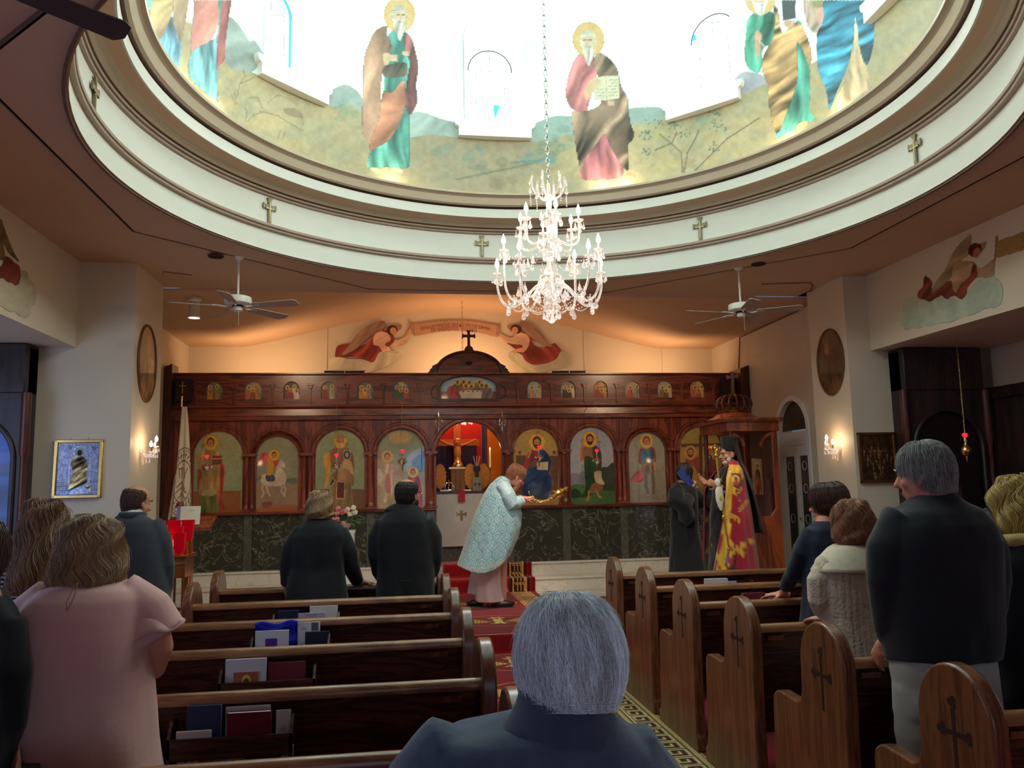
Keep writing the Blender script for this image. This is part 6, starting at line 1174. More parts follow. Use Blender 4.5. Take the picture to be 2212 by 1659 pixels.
# ---------------------------------------------------------------- behind the doorway: holy table, crucifix, hangings
AW = mat('altar_marble', (.62, .58, .52, 1), .3, var=.1, scale=3)
t = empty('altar_table', (1.1, 12.4, PZ), 0, 'pale marble altar table with a gold cross on its front, seen through the central arch', 'altar')
MB().box(-.62, .62, -.18, .28, .22, 1.0).build('table_block', AW, t, bevel=.005); MB().box(-.56, .56, -.12, .24, 0, .22).build('plinth', M['green2'], t); MB().box(-.66, .66, -.21, .31, 1.0, 1.03).build('table_top', M['mahogD'], t, bevel=.005)
MB().prism([(u-.12, v+.69) for u, v in cross_poly(.15, .15, .016, 2.0)], lambda u, v, w: (u, w, v), -.186, -.178).build('gold_cross', M['brass'], t, smooth=False)
o = MB().box(-.05, .05, -.012, 0, -.16, .015).build('red_cloth', cloth('red_satin', S(170, 20, 20), .5)); o.location = (.98, 12.185, 1.60); tag(o, 'small red cloth hanging over the edge of the altar table', 'cloth')
TZ = 1.60
t = empty('crucifix', (.97, 12.72, TZ), 0, 'wooden crucifix with a golden figure and halo behind the altar table', 'crucifix'); CW = mat('cross_wood', S(190, 96, 44), .5, var=.15); CG = mat('corpus_paint', S(206, 128, 50), .5, var=.1)
MB().box(-.055, .055, .0, .03, -.05, 1.02).build('upright', CW, t); MB().box(-.34, .34, -.002, .028, .70, .80).build('crossbar', CW, t)
mb = MB(); mb.tube([(-.29, -.03, .80), (-.16, -.035, .73), (-.05, -.045, .70)], [.010, .014, .02], 8); mb.tube([(.29, -.03, .80), (.16, -.035, .73), (.05, -.045, .70)], [.010, .014, .02], 8); mb.ell((0, -.05, .60), (.055, .03, .12)); mb.ell((0, -.05, .46), (.048, .028, .07)); mb.tube([(-.02, -.05, .44), (-.03, -.06, .30), (-.01, -.045, .14)], [.03, .022, .012], 8); mb.tube([(.02, -.05, .44), (.035, -.06, .30), (.01, -.045, .14)], [.03, .022, .012], 8); mb.ell((-.01, -.065, .745), (.024, .024, .03)); mb.build('figure', CG, t)
MB().lathe([(.045, -.055), (.062, -.05), (.062, -.045), (.045, -.045)], (0, -.02, .75), 20, Matrix.Rotation(-PI/2, 3, 'X')).build('halo', M['gold'], t); MB().ell((0, -.05, .43), (.058, .034, .05)).build('loincloth', mat('cloth_cream', S(220, 180, 130), .6), t)
tag(MB().prism([(.45, PZ), (1.42, PZ), (1.42, 3.2), (.45, 3.2)], lambda u, v, w: (u, v and w, v), 12.90, 12.92).build('red_hanging', cloth('red_drape', S(190, 20, 22), .8), smooth=False), 'red hanging with gold arc behind the crucifix', 'hanging')
mb = MB(); vs = []; n = 40
for i in range(n+1):
    x = .5+.78*i/n; y = 12.86+.012*math.sin(i*1.3); vs += [(x, y, PZ+.1), (x, y, 2.33-.10*abs(math.sin(PI*(i/n)*1.0)) if False else 2.33)]
mb.add(vs, [(2*i, 2*i+2, 2*i+3, 2*i+1) for i in range(n)]); tag(mb.build('blue_drape', cloth('navy_drape', S(44, 30, 76), .8)), 'dark blue gathered drape below the crossbar of the crucifix', 'hanging')
tag(MB().box(1.36, 1.42, 12.80, 12.86, PZ, 2.75).build('blue_banner', cloth('blue_banner', S(40, 44, 110), .8)), 'narrow blue strip hanging beside the red hanging', 'hanging')
cv = Canvas(0, 0, 80, 220, 1.5, (216, 122, 22)); cv.mottle(.1, .05, 3); o = flat_paint('orange_hanging', cv, (1.45, 12.80, PZ), (1, 0, 0), (0, 0, 1), .7, 2.05, .02, None, 1.0, M['paint'], None, (1.45, 12.8, PZ), photo=False); o.location = (1.45, 12.8, PZ); tag(o, 'plain orange-gold wall panel at the right inside the doorway', 'panel')
t = empty('tabernacle', (.95, 12.42, TZ), 0, 'wooden tabernacle shrine with a gilded dome on the altar table', 'tabernacle'); WB = mat('tab_wood', S(140, 88, 44), .45, var=.2, scale=30)
MB().box(-.11, .11, -.05, .05, 0, .33).build('body', WB, t, bevel=.004); mb = MB()
for q in (-.1, -.035, .035, .1): mb.tube([(q, -.055, .02), (q, -.055, .31)], .009, 7)
mb.build('columns', WB, t); MB().box(-.14, .14, -.07, .07, .33, .36).build('cornice', M['brass'], t); MB().lathe([(.085, .36), (.085, .385), (.075, .42), (.05, .45), (.02, .465), (.006, .475), (.006, .51), (.0005, .52)], n=18).build('dome', M['brass'], t)
def sunfan(x, label):
    t = empty('gold_fan', (x, 12.35, TZ), 0, label, 'liturgical fan', 'gold fans on the altar'); mb = MB(); pts = []
    for i in range(36): a = 2*PI*i/36; r = .10 if i % 2 else .115; pts.append((r*.82*math.cos(a), .22+r*1.75*math.sin(a)))
    mb.prism(pts, lambda u, v, w: (u, w, v), -.006, .006); mb.build('fan_plate', mat('fan_gold', S(196, 124, 40), .5, .4, var=.25, scale=30), t, smooth=False); MB().lathe([(.03, 0), (.035, .01), (.008, .02), (.008, .08)], n=12).build('foot', M['brass'], t)
sunfan(.68, 'leaf-edged golden fan at the left end of the altar table'); sunfan(1.13, 'leaf-edged golden fan behind the black disc candle holder'); sunfan(1.33, 'leaf-edged golden fan beside the tall candle')
t = empty('candle_trio', (1.225, 12.28, TZ), 0, 'black disc holder with three slanted candles over a grey cross-patterned base', 'candle holder')
MB().box(-.07, .07, -.02, .02, 0, .20).build('grey_base', mat('grey_cloth', S(140, 132, 116), .7, var=.15, scale=40), t); MB().lathe([(.001, -.02), (.055, -.018), (.055, .0), (.001, .0)], (0, 0, .33), 20, Matrix.Rotation(PI/2, 3, 'X')).build('disc', M['black'], t); MB().lathe([(.001, -.026), (.026, -.024), (.026, -.018)], (0, 0, .33), 16, Matrix.Rotation(PI/2, 3, 'X')).build('medal', M['brass'], t); MB().box(-.025, .025, -.012, 0, .18, .30).build('ribbon', M['black'], t)
for q in (-.05, 0, .05): MB().tube([(q*.3, 0, .37), (q, 0, .37+.15)], .006, 6).build('candle', mat('candle_wax%d' % int(q*100), S(224, 176, 150), .5, var=0), t)
for sgn in (-1, 1): MB().prism([(u*.5+sgn*.032, v*.5+.10) for u, v in cross_poly(.09, .09, .012, 1.6)], lambda u, v, w: (u, w, v), -.0225, -.0205).build('black_cross', M['black'], t, smooth=False)
t = empty('silver_crown', (.80, 12.26, TZ), 0, 'round filigree silver crown standing on the altar table', 'crown'); mb = MB()
for j in range(8): a = j*PI/4; mb.tube([(.075*math.sin(q)*math.cos(a)*1.1, .075*math.sin(q)*math.sin(a)*1.1, .06+.07*math.cos(q)) for q in np.linspace(0.1, 2.5, 9)], .005, 5)
mb.lathe([(.05, 0), (.06, .01), (.055, .03), (.05, .03)], n=16); mb.build('crown_ribs', M['silver'], t); MB().lathe([(.001, .13), (.01, .14), (.004, .155), (.008, .165), (.0005, .18)], n=8).build('finial', M['silver'], t)
for x, s in ((.73, 'below the crown'), (1.07, 'near the middle of the altar edge')): tag(MB().box(x-.06, x+.06, 12.20, 12.24, TZ, TZ+.022).build('white_card', M['page']), 'small white card lying '+s, 'card')
t = empty('tall_candle', (1.43, 12.30, TZ), 0, 'single tall lit candle on a brass stick at the right of the altar', 'candle'); MB().lathe([(.03, 0), (.032, .01), (.01, .03), (.006, .1), (.012, .12), (.006, .15), (.007, .30), (.022, .33), (.024, .34), (.008, .35)], n=14).build('candlestick', M['brass'], t); MB().lathe([(.0105, .34), (.0105, .60), (.002, .605)], n=12).build('candle', mat('wax', S(250, 220, 180), .5, var=0, emit=(1, .6, .3, 1), es=.25), t); MB().lathe([(.0005, .60), (.007, .615), (.008, .625), (.0005, .65)], n=8).build('flame', M['flame'], t); lamp('candle_light', 'POINT', (1.43, 12.2, TZ+.64), .5, (1, .6, .25), .01)
ch2 = chandelier((1.02, 12.15, 2.72), False, .42, 'small crystal chandelier glinting at the top of the altar doorway', 6, 4); lamp('altar_chandelier_light', 'POINT', (1.02, 12.1, 2.62), 3, (1, .7, .4), .05)
chain('chain', 0, 0, .18, 1.76, .05, .003, .01, M['brass'], ch2)
# ---------------------------------------------------------------- bishop's throne
t = empty('bishop_throne', (4.35, 10.3, SZ), 0, 'carved red-brown bishop throne with canopy, ribbed wooden crown and cross', 'throne'); TW = M['throne']; TD = M['mahogD']
x0, x1, yA, yB = -.12, .50, -.42, .42    # local: opens towards -x
def tb(n, mb, m=TW, **k): return mb.build(n, m, t, **k)
tb('base', MB().box(x0-.1, x1+.05, yA-.04, yB+.04, 0, .22), bevel=.006)
def sidepanel(y):
    pts = [(x0+.28, .22), (x1, .22), (x1, 2.10), (x1-.07, 2.10), (x1-.07, 1.12), (x1-.14, 1.03), (x1-.25, 1.02), (x0+.25, 1.04), (x0+.18, 1.10), (x0+.13, 1.06), (x0+.16, .96), (x0+.24, .90)]
    tb('side_panel', MB().prism(pts, lambda u, v, w: (u, w, v), y-.02, y+.02), bevel=.005)
sidepanel(yA); sidepanel(yB)
for x, y in ((x0, yA), (x0, yB)): tb('front_post', MB().lathe([(.03, .22), (.03, .3), (.018, .33), (.022, 1.0), (.018, 1.6), (.03, 1.9), (.03, 2.1)], (x, y, 0), 12), TD)
tb('backboard', MB().box(x1-.03, x1, yA, yB, .22, 2.10), TD); tb('seat', MB().box(x0+.1, x1-.03, yA+.02, yB-.02, .66, .72), TD); tb('back_cushion', MB().box(x1-.07, x1-.03, yA+.1, yB-.1, .75, 1.5), cloth('maroon_velvet', S(90, 14, 18), .8), bevel=.015)
mb = MB()
for q, r in ((x0+.12, .11), (x1-.16, .11)):
    s_ = 1 if q < .1 else -1; mb.tube([(q+s_*(-.12+r*math.sin(a)*1.6), yA, 2.12-r*(1-math.cos(a))*1.6-.05) for a in np.linspace(0, 1.5, 8)], .022, 7)
tb('bracket_scroll', mb)
mb = MB(); mb.box(x0-.06, x1+.02, yA-.05, yB+.05, 2.10, 2.22); tb('canopy_frieze', mb, bevel=.006)
mb = MB(); mb.loft([[(x0-.10, yA-.09, 2.22), (x1+.05, yA-.09, 2.22), (x1+.05, yB+.09, 2.22), (x0-.10, yB+.09, 2.22)], [(x0-.12, yA-.11, 2.25), (x1+.06, yA-.11, 2.25), (x1+.06, yB+.11, 2.25), (x0-.12, yB+.11, 2.25)], [(x0-.12, yA-.11, 2.27), (x1+.06, yA-.11, 2.27), (x1+.06, yB+.11, 2.27), (x0-.12, yB+.11, 2.27)]]); tb('canopy_cornice', mb, smooth=False)
cx_, cy_ = .13, 0
mb = MB(); mb.lathe([(.40, 2.27), (.30, 2.31), (.24, 2.35), (.20, 2.37), (.001, 2.37)], (cx_, cy_, 0), 24); tb('canopy_dome', mb)
mb = MB(); mb.lathe([(.20, 2.37), (.21, 2.385), (.20, 2.40), (.001, 2.40)], (cx_, cy_, 0), 24); tb('crown_ring', mb, TD)
for j in range(14):
    a = 2*PI*j/14; mb = MB(); mb.tube([(cx_+r*math.cos(a), cy_+r*math.sin(a), z) for r, z in ((.165, 2.39), (.215, 2.43), (.235, 2.49), (.215, 2.55), (.15, 2.595), (.04, 2.61))], .013, 7); tb('crown_rib', mb, TD)
mb = MB(); mb.lathe([(.05, 2.60), (.05, 2.62), (.025, 2.64), (.022, 2.78), (.001, 2.78)], (cx_, cy_, 0), 12); mb.prism([(u, v+2.86) for u, v in cross_poly(.16, .20, .018, 1.7)], lambda u, v, w: (cx_+w, cy_-u, v) if False else (cx_+u*.75, cy_-u*.6+w, v), -.014, .014); tb('crown_cross', mb, TD)
cv = Canvas(0, 0, 22, 42, 5, (176, 140, 96)); cv.poly([(5, 42), (7, 18), (11, 13), (15, 18), (17, 42)], (130, 70, 52), fold=(5, 3, .2)); cv.ell(11, 9, 4.4, 4.8, (200, 160, 90)); cv.ell(11, 9.4, 2.3, 3, (130, 90, 66)); cv.mottle(.1, .4, 2)
o = flat_paint('throne_icon', cv, (.20, yA+.12, 1.30), (.8, .25, -.05), (0, 0, 1), .20, .46, .005, None, 1.0, M['paint'], t, photo=False)
# speaker boxes at the ends of the screen
for x, s in ((-2.89, 'left'), (5.02, 'right')):
    t = empty('loudspeaker', (x, 11.70, 2.90), 0, 'small black loudspeaker at the top '+s+' corner of the icon screen', 'speaker', 'black loudspeakers on the screen'); MB().box(-.1, .1, -.03, .10, 0, .32).build('cabinet', M['black'], t, bevel=.006); MB().box(-.09, .09, -.036, -.03, .01, .31).build('grille', M['carve'], t)
# ---------------------------------------------------------------- flag, lectern, candle stand, flowers, shrines
t = empty('church_flag', (-2.72, 10.9, SZ), 0, 'white flag with round lettered seal on a pole topped by a cross', 'flag'); Zt = 3.05-SZ
MB().tube([(0, 0, 0), (.02, 0, Zt-.30)], .014, 8).build('pole', M['mahogD'], t); MB().tube([(.02, 0, Zt-.30), (.022, 0, Zt-.16)], .012, 8).build('finial_tube', M['brass'], t); MB().prism([(u, v+Zt-.03) for u, v in cross_poly(.085, .15, .006, 1.3)], lambda u, v, w: (u+.024, w, v), -.004, .004).build('finial_cross', M['brass'], t, smooth=False); MB().lathe([(.16, 0), (.16, .03), (.03, .06), (.02, .12)], n=20).build('stand', M['brass'], t)
FM = cloth('flag_white', S(232, 218, 196), .8); cvf = Canvas(0, 0, 100, 200, 2.2, (226, 208, 180)); c = cvf
cxx, cyy = 36, 112
for r, w_ in ((32, 1.0), (29.5, .6), (20, 1.1)): c.line([(cxx+r*math.cos(a), cyy+r*1.15*math.sin(a)) for a in np.linspace(0, 2*PI, 50)], w_, (96, 60, 40))
rs = np.random.default_rng(4)
for i in range(26): a = 2*PI*i/26; r0, r1 = 22.5, 27.5; c.line([(cxx+r0*math.cos(a), cyy+r0*1.15*math.sin(a)), (cxx+r1*math.cos(a+.08), cyy+r1*1.15*math.sin(a+.08))], 1.1, (90, 56, 38)); c.line([(cxx+25*math.cos(a), cyy+25*1.15*math.sin(a)), (cxx+26*math.cos(a+.14), cyy+26*1.15*math.sin(a+.14))], 1.0, (90, 56, 38))
for l in ([(26, 98), (28, 108)], [(31, 98), (33, 108)], [(25, 98), (34, 97)], [(38, 97), (42, 108)], [(46, 97), (40, 108)], [(24, 118), (34, 112), (44, 120)], [(22, 124), (34, 118), (48, 124)], [(28, 130), (36, 124), (46, 130)]): c.line(l, 1.2, (90, 56, 38))
nu, nv = 90, 190; U, V = np.meshgrid(np.linspace(0, 1, nu), np.linspace(0, 1, nv)); U = U.ravel(); V = V.ravel()
wd = .06+.20*np.clip(V, 0, 1)**.8; Px = -.085*V+wd*U*1.0+.03; Pz = Zt-.30-1.75*V; Py = -.02-.035*np.sin(U*11+V*2)*V-.01
P = np.stack([Px, Py, Pz], -1); col, _ = cvf.sample(20+52*U*(.35+.65*V), 30+V*150); painted_grid('flag_cloth', P, nu, nv, col, None, M['paint'], t, 1.0)
MB().prism([(-.04, Zt-1.15), (-.11, Zt-1.72), (-.05, Zt-1.80), (-.02, Zt-1.2)], lambda u, v, w: (u, w, v), .02, .035).build('flag_corner', FM, t, smooth=False)
t = empty('lectern', (-2.30, 9.75, SZ), 0, 'wooden reading stand with a slanted top at the left end of the screen', 'lectern'); LW = M['throne']
MB().box(-.05, .05, -.05, .05, .05, .95).build('post', LW, t, bevel=.006); MB().lathe([(.22, 0), (.22, .03), (.06, .06)], n=6).build('foot', LW, t); MB().cbox((.02, 0, 1.12), (.50, .34, .03), Matrix.Rotation(.38, 3, 'X')).build('slanted_top', LW, t, bevel=.005); MB().cbox((.02, -.165, 1.065), (.52, .02, .045), Matrix.Rotation(.38, 3, 'X')).build('ledge', LW, t); MB().prism([(-.26, .95), (-.05, 1.28), (-.02, 1.20), (-.14, .95)], lambda u, v, w: (u, w, v), .10, .13).build('side_wing', LW, t, smooth=False)
MB().lathe([(.02, 1.26), (.03, 1.29), (.045, 1.31), (.045, 1.34), (.03, 1.36), (.001, 1.365)], (-.13, .12, 0), 14).build('finial_ball', LW, t)
t = empty('open_book', (-2.27, 9.68, SZ+1.13), 0, 'open white service book with a violet edge resting on the reading stand', 'book'); R_ = Matrix.Rotation(.75, 3, 'X'); MB().cbox((0, 0, .08), (.215, .02, .21), Matrix.Rotation(-.22, 3, 'X')).build('page_block', mat('lit_page', S(244, 236, 222), .7, var=.02), t, bevel=.003); MB().cbox((-.125, .0, .08), (.035, .025, .215), Matrix.Rotation(-.22, 3, 'X')).build('violet_edge', mat('violet', S(140, 130, 196), .6), t)
text_mesh('ΟΡΘΡΟΣ', .016, 'print', mat('grey_ink', S(170, 160, 150), .7), lambda x, y, z: (x+.02, -.03-.06*0-(.22)*0+(-(.13+y-.08)*-.22)-.0, .14+y), t)
# candle stand with red glass cups
t = empty('votive_stand', (-1.93, 7.62, 0), 0, 'polished copper votive candle stand with tiers behind the man in the suit', 'candle stand'); CP_ = mat('copper', S(206, 120, 62), .22, .85, var=.15, scale=12)
MB().box(-.12, .15, -.16, .16, .93, 1.10).build('tray_box', CP_, t, bevel=.006); MB().box(-.22, .17, -.18, .18, 1.10, 1.125).build('tray', CP_, t, bevel=.004); MB().cbox((-.02, -.17, 1.04), (.36, .01, .02), Matrix.Rotation(-.12, 3, 'Y')).build('front_bar', M['brass'], t)
for q in (-.10, .12): MB().box(q-.025, q+.025, -.02, .02, .05, .93).build('leg', CP_, t)
MB().tube([(.14, -.15, .3), (.14, -.15, 1.1)], .009, 7).build('brass_rail', M['brass'], t); MB().lathe([(.17, 0), (.17, .05), (.1, .06)], n=8).build('foot', CP_, t); MB().box(-.06, .02, -.10, -.02, .38, .62).build('box', M['black'], t); MB().cbox((.02, -.165, 1.0), (.03, .008, .04)).build('lock_plate', M['silver'], t)
for i, (x, y, s) in enumerate(((-.16, -.12, 'front left'), (-.03, -.13, 'front middle'), (.09, -.12, 'front right'), (-.20, .0, 'second row left'), (-.09, .0, 'second row centre'), (.04, .0, 'second row right'), (-.15, .12, 'rear left'), (-.02, .12, 'rear middle'), (.1, .12, 'rear right'))):
    zt = 1.127+.05*(i//3); o = tag(MB().lathe([(.001, 0), (.035, .002), (.05, .06), (.056, .16), (.059, .185), (.0555, .185), (.052, .16), (.046, .06), (.03, .012), (.001, .01)], n=20).build('votive_cup', M['redglass']), 'red glass votive cup, '+s+' on the copper stand', 'votive cup', 'red votive cups'); o.location = (-1.93+x, 7.62+y, zt); 
    if i//3: MB().lathe([(.04, -.05*(i//3)), (.04, 0)], n=14).build('cup_socket', CP_, o)
lamp('votive_glow', 'POINT', (-1.93, 7.55, 1.22), .5, (1, .1, .05), .03)
# flowers on a white stand in front of the screen
t = empty('flower_stand', (-.62, 9.9, SZ), 0, 'small white table before the screen behind the woman in black', 'table'); MB().box(-.16, .16, -.15, .15, .96, .99).build('table_top', M['white'], t, bevel=.004); MB().prism([(-.15, .2), (.15, .2), (.15, .96), (-.15, .96)], lambda u, v, w: (u, w, v), -.15, .15).build('white_cover', M['page'], t, smooth=False)
for x, y in ((-.13, -.13), (.13, -.13), (-.13, .13), (.13, .13)): MB().box(x-.012, x+.012, y-.012, y+.012, 0, .2).build('leg', M['white'], t)
t = empty('flower_bouquet', (-.60, 9.88, SZ+.99), 0, 'bouquet of pink and cream roses with green leaves and ribbon in a basket', 'flowers'); MB().lathe([(.05, 0), (.09, .05), (.10, .08), (.001, .075)], n=16).build('basket', mat('basket', S(190, 150, 130), .7, var=.2), t); rs = np.random.default_rng(2)
PK = mat('pink_petal', S(236, 140, 130), .6, var=.1); CRM = mat('cream_petal', S(244, 232, 196), .6, var=.05); LF = mat('leaf', S(70, 100, 40), .6, var=.2)
for i in range(16):
    x = -.15+.30*rs.random(); z = .08+.19*rs.random(); y = -.06+.08*rs.random(); mt = CRM if x > .03 else PK; mb = MB()
    for j in range(5): a = j*1.256+rs.random(); mb.ell((x+.014*math.cos(a), y+.006*math.sin(a), z+.014*math.sin(a)), (.018, .014, .020), Matrix.Rotation(a, 3, 'Y'), 8, 6)
    mb.ell((x, y-.012, z), (.013, .01, .013), n=8, m=6); mb.build('rose', mt, t)
for i in range(18):
    a = rs.uniform(-2.6, .9); r = rs.uniform(.05, .14); mb = MB(); mb.ell((.05+r*math.cos(a), rs.uniform(-.05, .05), .12+r*math.sin(a)*.6), (.035, .006, .014), Matrix.Rotation(-a, 3, 'Y'), 8, 5); mb.build('leaf', LF, t)
MB().tube([(-.12, -.08, .10), (-.06, -.10, .13), (0, -.10, .09), (-.05, -.1, .05), (-.1, -.1, .03)], .008, 6).build('ribbon', mat('mauve_ribbon', S(150, 90, 110), .5), t)
# side shrines
def shrine(xa, xb, side, label, im):
    t = empty('icon_shrine', ((xa+xb)/2, PY, 0), 0, label, 'shrine'); w = xb-xa; D_ = M['dark']; h = w/2
    def add(n, mb, m=D_, **k): return mb.build(n, m, t, **k)
    f = lambda u, v, q: (u, q, v)
    add('cabinet', MB().box(-h, h, -.20, 0, 0, 3.04).box(-h, h, -.27, -.0, 2.60, 3.06), bevel=.008)
    hw = h*.86; sp = 1.98; mb = MB(); zb = 1.10; q0, q1 = -.25, -.20
    for a, b in ((-h*.98, -hw), (hw, h*.98)): mb.prism([(a, zb), (b, zb), (b, 2.6), (a, 2.6)], f, q0, q1)
    arc = [(-hw*math.cos(PI*k/20), sp+hw*math.sin(PI*k/20)) for k in range(21)]
    for p, q in zip(arc[:-1], arc[1:]): mb.prism([p, q, (q[0], 2.6), (p[0], 2.6)], f, q0, q1)
    add('arch_frame', mb, smooth=False); mb = MB(); mb.tube([(u, -.26, v) for u, v in [(-hw, zb)]+arc+[(hw, zb)]], .022, 7); mb.box(-h, h, -.30, -.2, .88, .95); add('moulding', mb)
    for q in (-1, 1): add('column', MB().lathe([(.04, 1.0), (.042, 1.04), (.03, 1.07), (.028, 2.0), (.042, 2.04), (.042, 2.6)], (q*h*1.04, -.255, 0), 12), M['mahogD'])
    arc2 = [(-hw*1.0, zb)]+arc+[(hw, zb)]; o = im(t, hw, sp, zb)
def blue_reflection_im(t, hw, sp, zb):  # reflection of a blue window, painted on as colour patches
    cv = Canvas(0, 0, 70, 150, 2, (70, 100, 170)); rs = np.random.default_rng(6)
    for i in range(70): c_ = [(40, 90, 190), (60, 140, 190), (110, 90, 160), (130, 140, 190), (30, 60, 140), (150, 90, 90)][rs.integers(6)]; x, y = rs.uniform(0, 70), rs.uniform(0, 150); cv.poly([(x+rs.normal()*7, y+rs.normal()*10) for _ in range(5)], c_, al=.55)
    cv.mottle(.3, .1, 2)
    return flat_paint('glazed_icon_or_reflection', cv, (-hw, -.215, zb), (1, 0, 0), (0, 0, 1), 2*hw, sp+hw-zb, .008, lambda U, V: (V < sp-zb) | ((U-hw)**2+(V-(sp-zb))**2 < hw*hw), 1.0, M['glazed'], t, photo=False)
def dark_im(t, hw, sp, zb):
    cv = Canvas(0, 0, 70, 150, 2, (30, 16, 16)); cv.ell(34, 46, 10, 10, (66, 44, 34)); cv.poly([(14, 150), (18, 80), (30, 58), (44, 60), (54, 90), (56, 150)], (44, 24, 26), fold=(5, 8, .3)); cv.mottle(.3, .1, 2)
    return flat_paint('glazed_icon_or_reflection', cv, (-hw, -.215, zb), (1, 0, 0), (0, 0, 1), 2*hw, sp+hw-zb, .008, lambda U, V: (V < sp-zb) | ((U-hw)**2+(V-(sp-zb))**2 < hw*hw), 1.0, M['glazed'], t, photo=False)
shrine(-4.35, -3.38, -1, 'dark wooden arched shrine with a painted blue window reflection, far left', blue_reflection_im)
shrine(5.45, 6.38, 1, 'almost black wooden arched shrine with a dim icon, far right', dark_im)
def hang_lamp(x, y, z, label, ztop):
    t = empty('hanging_lamp', (x, y, z), 0, label, 'oil lamp'); MB().lathe([(.0005, .07), (.016, .05), (.02, .03), (.012, 0), (.02, -.02), (.045, -.05), (.05, -.08), (.035, -.115), (.012, -.13), (.008, -.17), (.003, -.19)], n=16).build('lamp_bowl', M['brass'], t); MB().lathe([(.01, .055), (.022, .065), (.026, .09), (.022, .10), (.014, .075)], n=14).build('red_glass', M['redlit'], t)
    chain('lamp_chain', 0, -.0, .10, ztop-z, .03, .0013, .005, M['brass'], t, True)
hang_lamp(4.98*1.0, 6.5, 1.99, 'brass oil lamp glowing red on a thin chain before the far right shrine', 3.9); bpy.data.objects['hanging_lamp'].location = (5.66, 7.45, 1.99)
for c_ in bpy.data.objects['hanging_lamp'].children:
    if c_.name.startswith('lamp_chain'): c_.scale = (1, 1, .585)
hang_lamp(-3.28, 7.2, 1.93, 'dark hanging lamp with red cup before the far left shrine', 3.07)
bpy.data.objects['hanging_lamp.001'].location = (-3.42, 7.3, 1.95)
# ---------------------------------------------------------------- people
def TZm(ox, oy, k): return lambda x, y: (ox+x*k, oy+y*k)
SKIN = {}
def skin(n, c): SKIN[n] = mat('skin_'+n, c, .5, var=.06, scale=20, bump=.1, bscale=120); SKIN[n].node_tree.nodes['Principled BSDF'].inputs['Subsurface Weight'].default_value = .08; return SKIN[n]
skin('fair', S(214, 160, 136)); skin('pink', S(222, 150, 128)); skin('tan', S(196, 138, 108))
M['eye'] = mat('eye_white', (.6, .58, .55, 1), .3, var=0); M['iris'] = mat('eye_dark', (.03, .02, .015, 1), .2, var=0)
def hairmat(n, c, r=.55):
    m = mat('hair_'+n, c, r, var=.35, scale=24, stretch=(1, 1, .12), bump=.8, bscale=90, spec=.4); return m
def strandmat(m):
    k = m.copy(); k.name = m.name+'_strand'; nt = k.node_tree; b = nt.nodes['Principled BSDF']; src = b.inputs['Base Color'].links[0].from_socket; hi = nt.nodes.new('ShaderNodeHairInfo'); mr = nt.nodes.new('ShaderNodeMapRange'); mr.inputs['To Min'].default_value = .55; mr.inputs['To Max'].default_value = 1.75
    nt.links.new(hi.outputs['Random'], mr.inputs[0]); vm = nt.nodes.new('ShaderNodeVectorMath'); vm.operation = 'SCALE'; nt.links.new(src, vm.inputs[0]); nt.links.new(mr.outputs[0], vm.inputs['Scale']); nt.links.new(vm.outputs[0], b.inputs['Base Color'])
    for l in list(b.inputs['Normal'].links): nt.links.remove(l)
    b.inputs['Roughness'].default_value = .42; b.inputs['Specular IOR Level'].default_value = .7; return k
HAIR = {'brown': hairmat('brown', S(132, 98, 70)), 'dbrown': hairmat('dark_brown', S(74, 44, 34)), 'ash': hairmat('ash', S(156, 124, 90)), 'black': hairmat('black', S(40, 32, 30)), 'grey': hairmat('grey', S(226, 236, 240), .45), 'saltpepper': hairmat('salt_pepper', S(142, 144, 140)), 'blond': hairmat('blond', S(186, 158, 92)), 'auburn': hairmat('auburn', S(136, 82, 54)), 'chest': hairmat('chestnut', S(146, 98, 68)), 'white': hairmat('white', S(206, 198, 186))}
def sup(c, rx, ry, n=36, e=2.4, fold=None):
    out = []
    for i in range(n):
        a = 2*PI*i/n; ca, sa = math.cos(a), math.sin(a); f = 1+(fold(a) if fold else 0)
        out.append((c[0]+rx*f*math.copysign(abs(ca)**(2/e), ca), c[1]+ry*f*math.copysign(abs(sa)**(2/e), sa), c[2]))
    return out
def head_mb(mb, Hm, s=1.0, nose=1.0, ears=True):
    q = MB()
    q.ell((0, -.012, .035), (.077, .096, .086), n=22, m=14); q.ell((0, .022, -.03), (.064, .070, .086), n=20, m=12); q.ell((0, .052, -.09), (.036, .036, .028)); q.ell((0, .03, -.07), (.056, .052, .045))
    q.tube([(0, .082, .022), (0, .100, -.008), (0, .112*nose, -.030)], [.008, .011, .015], 8, round_ends=True); q.ell((0, .094, -.036), (.018, .012, .009)); q.ell((0, .078, .030), (.050, .022, .011)); q.ell((0, .088, -.064), (.025, .011, .006)); q.ell((0, .086, -.073), (.022, .011, .007))
    q.ell((-.044, .060, -.03), (.02, .022, .02)); q.ell((.044, .060, -.03), (.02, .022, .02))
    if ears:
        for g in (-1, 1): q.ell((g*.079, -.005, -.012), (.009, .020, .033), Matrix.Rotation(g*.35, 3, 'Z')); q.ell((g*.077, .004, -.04), (.008, .010, .012))
    q.v = [tuple(Vector(v)*s) for v in q.v]; q.xform(Hm); mb.add(q.v, q.f)
